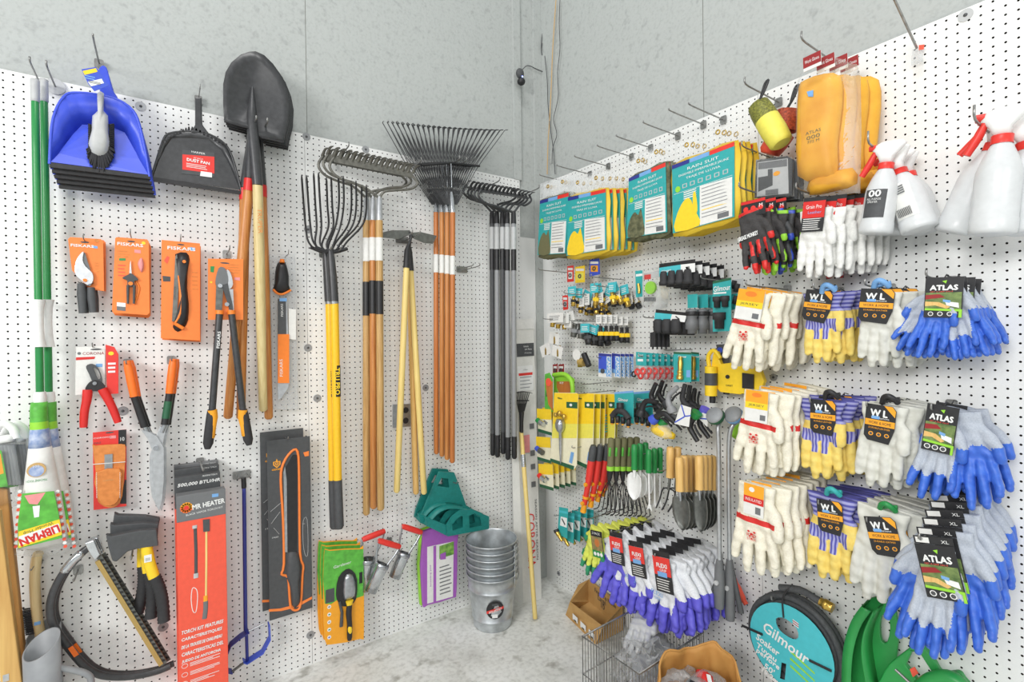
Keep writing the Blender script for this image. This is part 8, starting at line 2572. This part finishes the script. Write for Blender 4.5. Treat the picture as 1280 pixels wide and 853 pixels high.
cword(mb, 'CORONA', .4, .845, .006, .05, 'midgrey')
cpatch(mb, (.12, .86), (.823, .833), 'brightred', .002)
for i in range(4):
 cpatch(mb, (.18, .8 - .1 * (i % 2)), (.815 - i * .013, .818 - i * .013), 'grey', .002)
for v in (.62, .52, .47, .405):
 cpatch(mb, (.62, .86), (v, v + .02), 'midgrey')
cpatch(mb, (.25, .6), (.535, .6), 'pink')
cword(mb, 'CORONA', .52, .215, .05, .30, 'red', True)
cword(mb, 'SEASON AFTER SEASON', .83, .25, .012, .34, 'charcoal', True)
mb.build('lettering', o)
mb = MB()
mb.add([tl + Vector((.0, -.004, .0)), tr + Vector((0, -.004, 0)), tr + Vector((0, -.004, .06)), tl + Vector((0, -.004, .06))], [(0, 1, 2, 3)], 'paper')
mb.build('header_flap', o)
o = world('shrub_rake', 'small black shrub rake with pale handle leaning against the corner carton', 'rake', (0, 0, 0))
a, b = Q('F', 669, 776), Q('L', 651.5, 540, .13)
d = (b - a).normalized()
a = a + Vector((0, 0, .012))
fe0, fe1 = a.lerp(b, .80), a.lerp(b, .87)
MB().tube([a - d * .004, a, a.lerp(b, .5), fe0], [.008, .0125, .0125, .0125], 'paleyellow', 12).build('handle', o)
MB().tube([fe0, fe1], .0138, 'chrome', 12).build('ferrule', o)
MB().tube([fe1, b], .0125, 'paleyellow', 12).build('handle_top', o)
e = Q('L', 652, 515, .13)
sx = Vector((1, 0, 0))
MB().tube([b - d * .01, b.lerp(e, .5), e], [.012, .012, .016], 'black', 10).build('socket', o)
for i in range(11):
 u = i / 10 * 2 - 1
 p0_ = e + sx * u * .018
 p1_ = Q('L', 652.5 + u * 9.5, 489 + abs(u) * 1.5, .13)
 MB().tube([p0_, p0_.lerp(p1_, .6), p1_, p1_ + Vector((0, -.025, -.004))], .003, 'black', 5, flat=.5).build('tine', o)
MB().add([e + sx * -.018, e + sx * .018, Q('L', 657, 505, .128), Q('L', 648, 505, .128)], [(0, 1, 2, 3)], 'black').build('fan_plate', o).modifiers.new('thickness', 'SOLIDIFY').thickness = .004
mb = MB().tube([Q('L', 653, 503, .127), Q('L', 644.5, 501, .127), Q('L', 661, 501, .127)][1:], .004, 'black', 6)
mb.build('cross_bar', o)
o = world('display_box', 'open brown cardboard box with handwriting, tipped against the wall by the basket', 'box', (0, 0, 0))
FBL, FBR = Q('F', 707, 769), Q('F', 744, 806)
BBR, BTR, BTL = Q('R', 778, 788, .05), Q('R', 777.5, 757.5, .04), Q('R', 736, 724.5, .03)
BBL = BTL + (BBR - BTR)
BCH = Q('R', 723, 731, .09)
FTL, FTR = Q('R', 712.4, 752.5, .19), Q('R', 753, 783, .22)
def panel(pts, key, name):
 p = MB().add(pts, [tuple(range(len(pts)))], key).build(name, o)
 p.modifiers.new('thickness', 'SOLIDIFY').thickness = .003
 return p
panel([FBL, FBR, FTR, FTL], 'kraft', 'front_panel')
panel([BBL, BBR, BTR, BTL], 'kraft', 'back_panel')
panel([FBL, FTL, BCH, BTL, BBL], 'kraft', 'side_panel')
panel([FBR, FTR, BTR, BBR], 'kraft', 'side_panel')
panel([FBL, BBL, BBR, FBR], 'kraft', 'bottom_panel')
mb = MB()
fx = (FBR - FBL).normalized()
fz = (FTL - FBL)
fz = (fz - fx * fz.dot(fx)).normalized()
fn = fx.cross(fz)
if fn.dot(CAM - FBL) < 0:
 fn = -fn
wl_ = (FBR - FBL).length
for i in range(3):
 c = FBL + fx * wl_ * (.28 + .27 * i) + fz * .02 + fn * .004
 mb.add([c, c + fx * .05, c + fx * .05 + fz * .03, c + fz * .03], [(0, 1, 2, 3)], 'white')
 mb.add([c + fx * .015 + fn * .0005, c + fx * .04 + fn * .0005, c + fx * .035 + fz * .008 + fn * .0005, c + fx * .012 + fz * .006 + fn * .0005], [(0, 1, 2, 3)], 'black')
bx_ = (BTR - BTL).normalized()
bz_ = (BTL - BBL).normalized()
bn = bx_.cross(bz_)
if bn.dot(CAM - BTL) < 0:
 bn = -bn
for s_, u, z_, w_ in (('Finger Tip Nitrile', .52, -.03, .16), ('Large', .42, -.055, .06), ('10', .45, -.078, .025)):
 vs, fs, x0, x1, y0, y1 = glyphs(s_)
 c = BTL.lerp(BTR, u) + bz_ * z_ + bn * .004
 k = w_ / (x1 - x0)
 mb.add([c + bx_ * (a_[0] - (x0 + x1) / 2) * k + bz_ * (a_[1] - (y0 + y1) / 2) * k * 1.3 for a_ in vs], fs, 'charcoal')
mb.build('lettering', o)
o = world('wire_basket', 'grey wire basket on the floor holding bagged gloves below the violet gloves', 'basket', (-.375, -1.08, 0), None, .03)
BW, BD, BH = .20, .14, .30
mb = MB()
for z in (.004, .15, BH):
 mb2 = MB().tube([(-BW, -BD, z), (BW, -BD, z), (BW, BD, z), (-BW, BD, z)], .004 if z > .2 else .0028, 'hookzinc', 8, closed=True)
 mb2.build('rim_wire' if z > .2 else 'hoop_wire', o)
for (n, f_) in ((26, lambda u: (-BW + 2 * BW * u, -BD)), (26, lambda u: (-BW + 2 * BW * u, BD))):
 mb = MB()
 for i in range(n + 1):
  x, y = f_(i / n)
  mb.tube([(x, y, .004), (x, y, BH)], .0017, 'hookzinc', 6)
 mb.build('side_grille', o)
for (n, f_) in ((18, lambda u: (-BW, -BD + 2 * BD * u)), (18, lambda u: (BW, -BD + 2 * BD * u))):
 mb = MB()
 for i in range(n + 1):
  x, y = f_(i / n)
  mb.tube([(x, y, .004), (x, y, BH)], .0017, 'hookzinc', 6)
 mb.build('end_grille', o)
mb = MB()
for i in range(20):
 x = -BW + 2 * BW * i / 19
 mb.tube([(x, -BD, .004), (x, BD, .004)], .0017, 'hookzinc', 6)
mb.build('base_grille', o)
def crumple(name, parent, c, r, key, seed, amp=.18, n=28, m_=16):
 rr = random.Random(seed)
 ph = [(rr.uniform(2, 7), rr.uniform(2, 6), rr.uniform(0, 6)) for _ in range(6)]
 V = []
 for i in range(m_ + 1):
  th_ = PI * i / m_
  for j in range(n):
   q = 2 * PI * j / n
   k = 1 + amp * sum(math.sin(a_ * q + p_) * math.sin(b_ * th_ + p_) for a_, b_, p_ in ((round(a), b, p) for a, b, p in ph)) / 2
   V.append((c[0] + r[0] * k * math.sin(th_) * math.cos(q), c[1] + r[1] * k * math.sin(th_) * math.sin(q), c[2] - r[2] * k * math.cos(th_)))
 Fs = [(i * n + j, i * n + (j + 1) % n, (i + 1) * n + (j + 1) % n, (i + 1) * n + j) for i in range(m_) for j in range(n)]
 return MB().add(V, Fs, key, True).build(name, parent)
for k in range(5):
 g_ = world('work_gloves', ('grey dipped gloves lying on top in the wire basket', 'grey dipped gloves in the wire basket, under the top pair', 'grey dipped gloves in the wire basket, towards the wall', 'grey dipped gloves in the wire basket, near the room side', 'grey dipped gloves deep in the wire basket')[k], 'gloves', (-.375 + (.02, -.06, .1, -.12, .03)[k], -1.08 + (.05, -.02, .06, -.04, -.06)[k], .22 - .028 * k), 'basket gloves')
 if k == 0:
  g_.location = (-.29, -1.0, .285)
 for s_ in (0, 1):
  q = bpy.data.objects.new('glove', GM['white' if k == 0 else 'leather'][s_].copy())
  q.data.materials.clear()
  q.data.materials.append(MATS['lightgrey' if k % 2 == 0 else 'grey'])
  q.data.polygons.foreach_set('material_index', [0] * len(q.data.polygons))
  COL.objects.link(q)
  q.parent = g_
  q.location = (.09 - .02 * s_, .03, .02 * s_)
  q.rotation_euler = (1.2 - .15 * k, (-1) ** k * .25, 1.9 + .5 * k)
  q.scale = (.95, .95, .95)
b_ = world('plastic_bag', 'crumpled clear bag lying over the gloves in the wire basket', 'bag', (-.42, -1.1, .2))
crumple('film', b_, (.0, -.01, .03), (.1, .075, .05), 'film', 4, .35)
o = world('paper_sack', 'open crumpled brown paper sack in front of the wire basket at the bottom edge', 'sack', (-.455, -1.39, 0))
SX, SY = o.location.x, o.location.y
n, m_ = 72, 18
V = []
rr = random.Random(9)
for i in range(m_ + 1):
 u = i / m_
 for j in range(n):
  q = 2 * PI * j / n
  k = 1 + .05 * math.sin(3 * q + 4 * u) + .05 * math.sin(7 * q + 2) * u + .035 * math.sin(11 * q + 9 * u) + .022 * math.sin(17 * q - 11 * u)
  z = .285 * u + (.065 * math.sin(q + .5) + .018 * math.sin(2 * q + 1) + .02 * math.sin(5 * q)) * u
  r = (.19 + .015 * math.sin(u * 5)) * k
  V.append((r * 1.05 * math.cos(q), r * .74 * math.sin(q), z))
Fs = [(i * n + j, i * n + (j + 1) % n, (i + 1) * n + (j + 1) % n, (i + 1) * n + j) for i in range(m_) for j in range(n)]
Fs.append(tuple(range(n))[::-1])
s_ = MB().add(V, Fs, 'kraftbag', True).build('sack', o)
s_.modifiers.new('thickness', 'SOLIDIFY').thickness = .003
rim = [Vector(V[m_ * n + j]) for j in range(n)]
MB().tube(rim, .004, 'kraftbag', 8, closed=True).build('rolled_rim', o)
b_ = world('plastic_bag', 'crumpled clear plastic bag stuffed in the brown paper sack', 'bag', (SX - .01, SY + .03, .235))
crumple('film', b_, (0, 0, 0), (.15, .1, .07), 'filmbag', 12, .35)
for k, (lb, dx, dy, key) in enumerate((('small blue pack inside the brown paper sack', -.06, .0, 'skyblue'), ('small black pack inside the brown paper sack', -.01, -.03, 'black'), ('small red pack inside the brown paper sack', .06, -.02, 'red'))):
 g_ = world('glove_pack', lb, 'pack', (SX - .01 + dx, SY + .03 + dy, .285), 'packs in the sack')
 MB().puff(sm2([(-.04, -.025), (.04, -.02), (.045, .02), (-.035, .03)], 2), 0, .02, key, 3, .012, Matrix.Rotation(-.9, 4, 'X') @ Matrix.Rotation(k * 1.1, 4, 'Y')).build('pack', g_)
 MB().prism(rect(-.02, .02, -.008, .008), -.023, -.0215, 'white', M=Matrix.Rotation(-.9, 4, 'X') @ Matrix.Rotation(k * 1.1, 4, 'Y')).build('label', g_)
t = hung('security_camera', 'small black round security camera with blue light above the corner rakes', 'camera', 651, 97, .05)
c0, c1 = t(650, 92), t(651.5, 102)
MB().tube([t(650.5, 96, 0) - Vector((0, .0, 0)), Vector((0, .0, 0))], .008, 'black', 8).build('mount', t)
MB().ell(c0, (.026, .02, .03), 'charcoal', 18).build('body', t)
MB().ell(c1, (.024, .024, .022), 'black', 18).build('base', t)
m = mat('led', (120, 140, 255), .3, **{'Emission Color': (.35, .45, 1, 1), 'Emission Strength': 3.0})
MB().ell(t(650, 98) + Vector((0, -.024, 0)), (.005, .004, .005), 'led', 8).build('status_light', t)
for lb, w_, pts, key, r in (('black cord looping from the camera down the corner', 'L', [(653, 87), (660, 82), (672, 87), (682, 90), (688, 84), (683, 74), (677, 66), (678, 42), (681, 40), (680, 44), (677, 60)], 'charcoal', .0025), ('thin black wire hanging down the corner on the right wall', 'R', [(700, 0), (699, 30), (700, 60), (697, 90), (698, 118), (695, 135), (692, 150), (696, 168), (691, 185), (690, 205)], 'charcoal', .0022), ('pale cable running down the corner beside the black wire', 'R', [(695, 0), (691, 60), (689, 110), (687, 150), (685, 180), (684, 218)], 'tan', .003), ('black wire falling from the cord loop to the rain suits', 'R', [(681, 70), (684, 100), (685, 130), (688, 160), (692, 190), (694, 218)], 'charcoal', .0025)):
 t = T('cable', lb, 'cable', w_, pts[0][0], pts[0][1], .012)
 MB().tube(smooth_pts([t(a, b) for a, b in pts], 4), r, key, 6).build('wire', t)
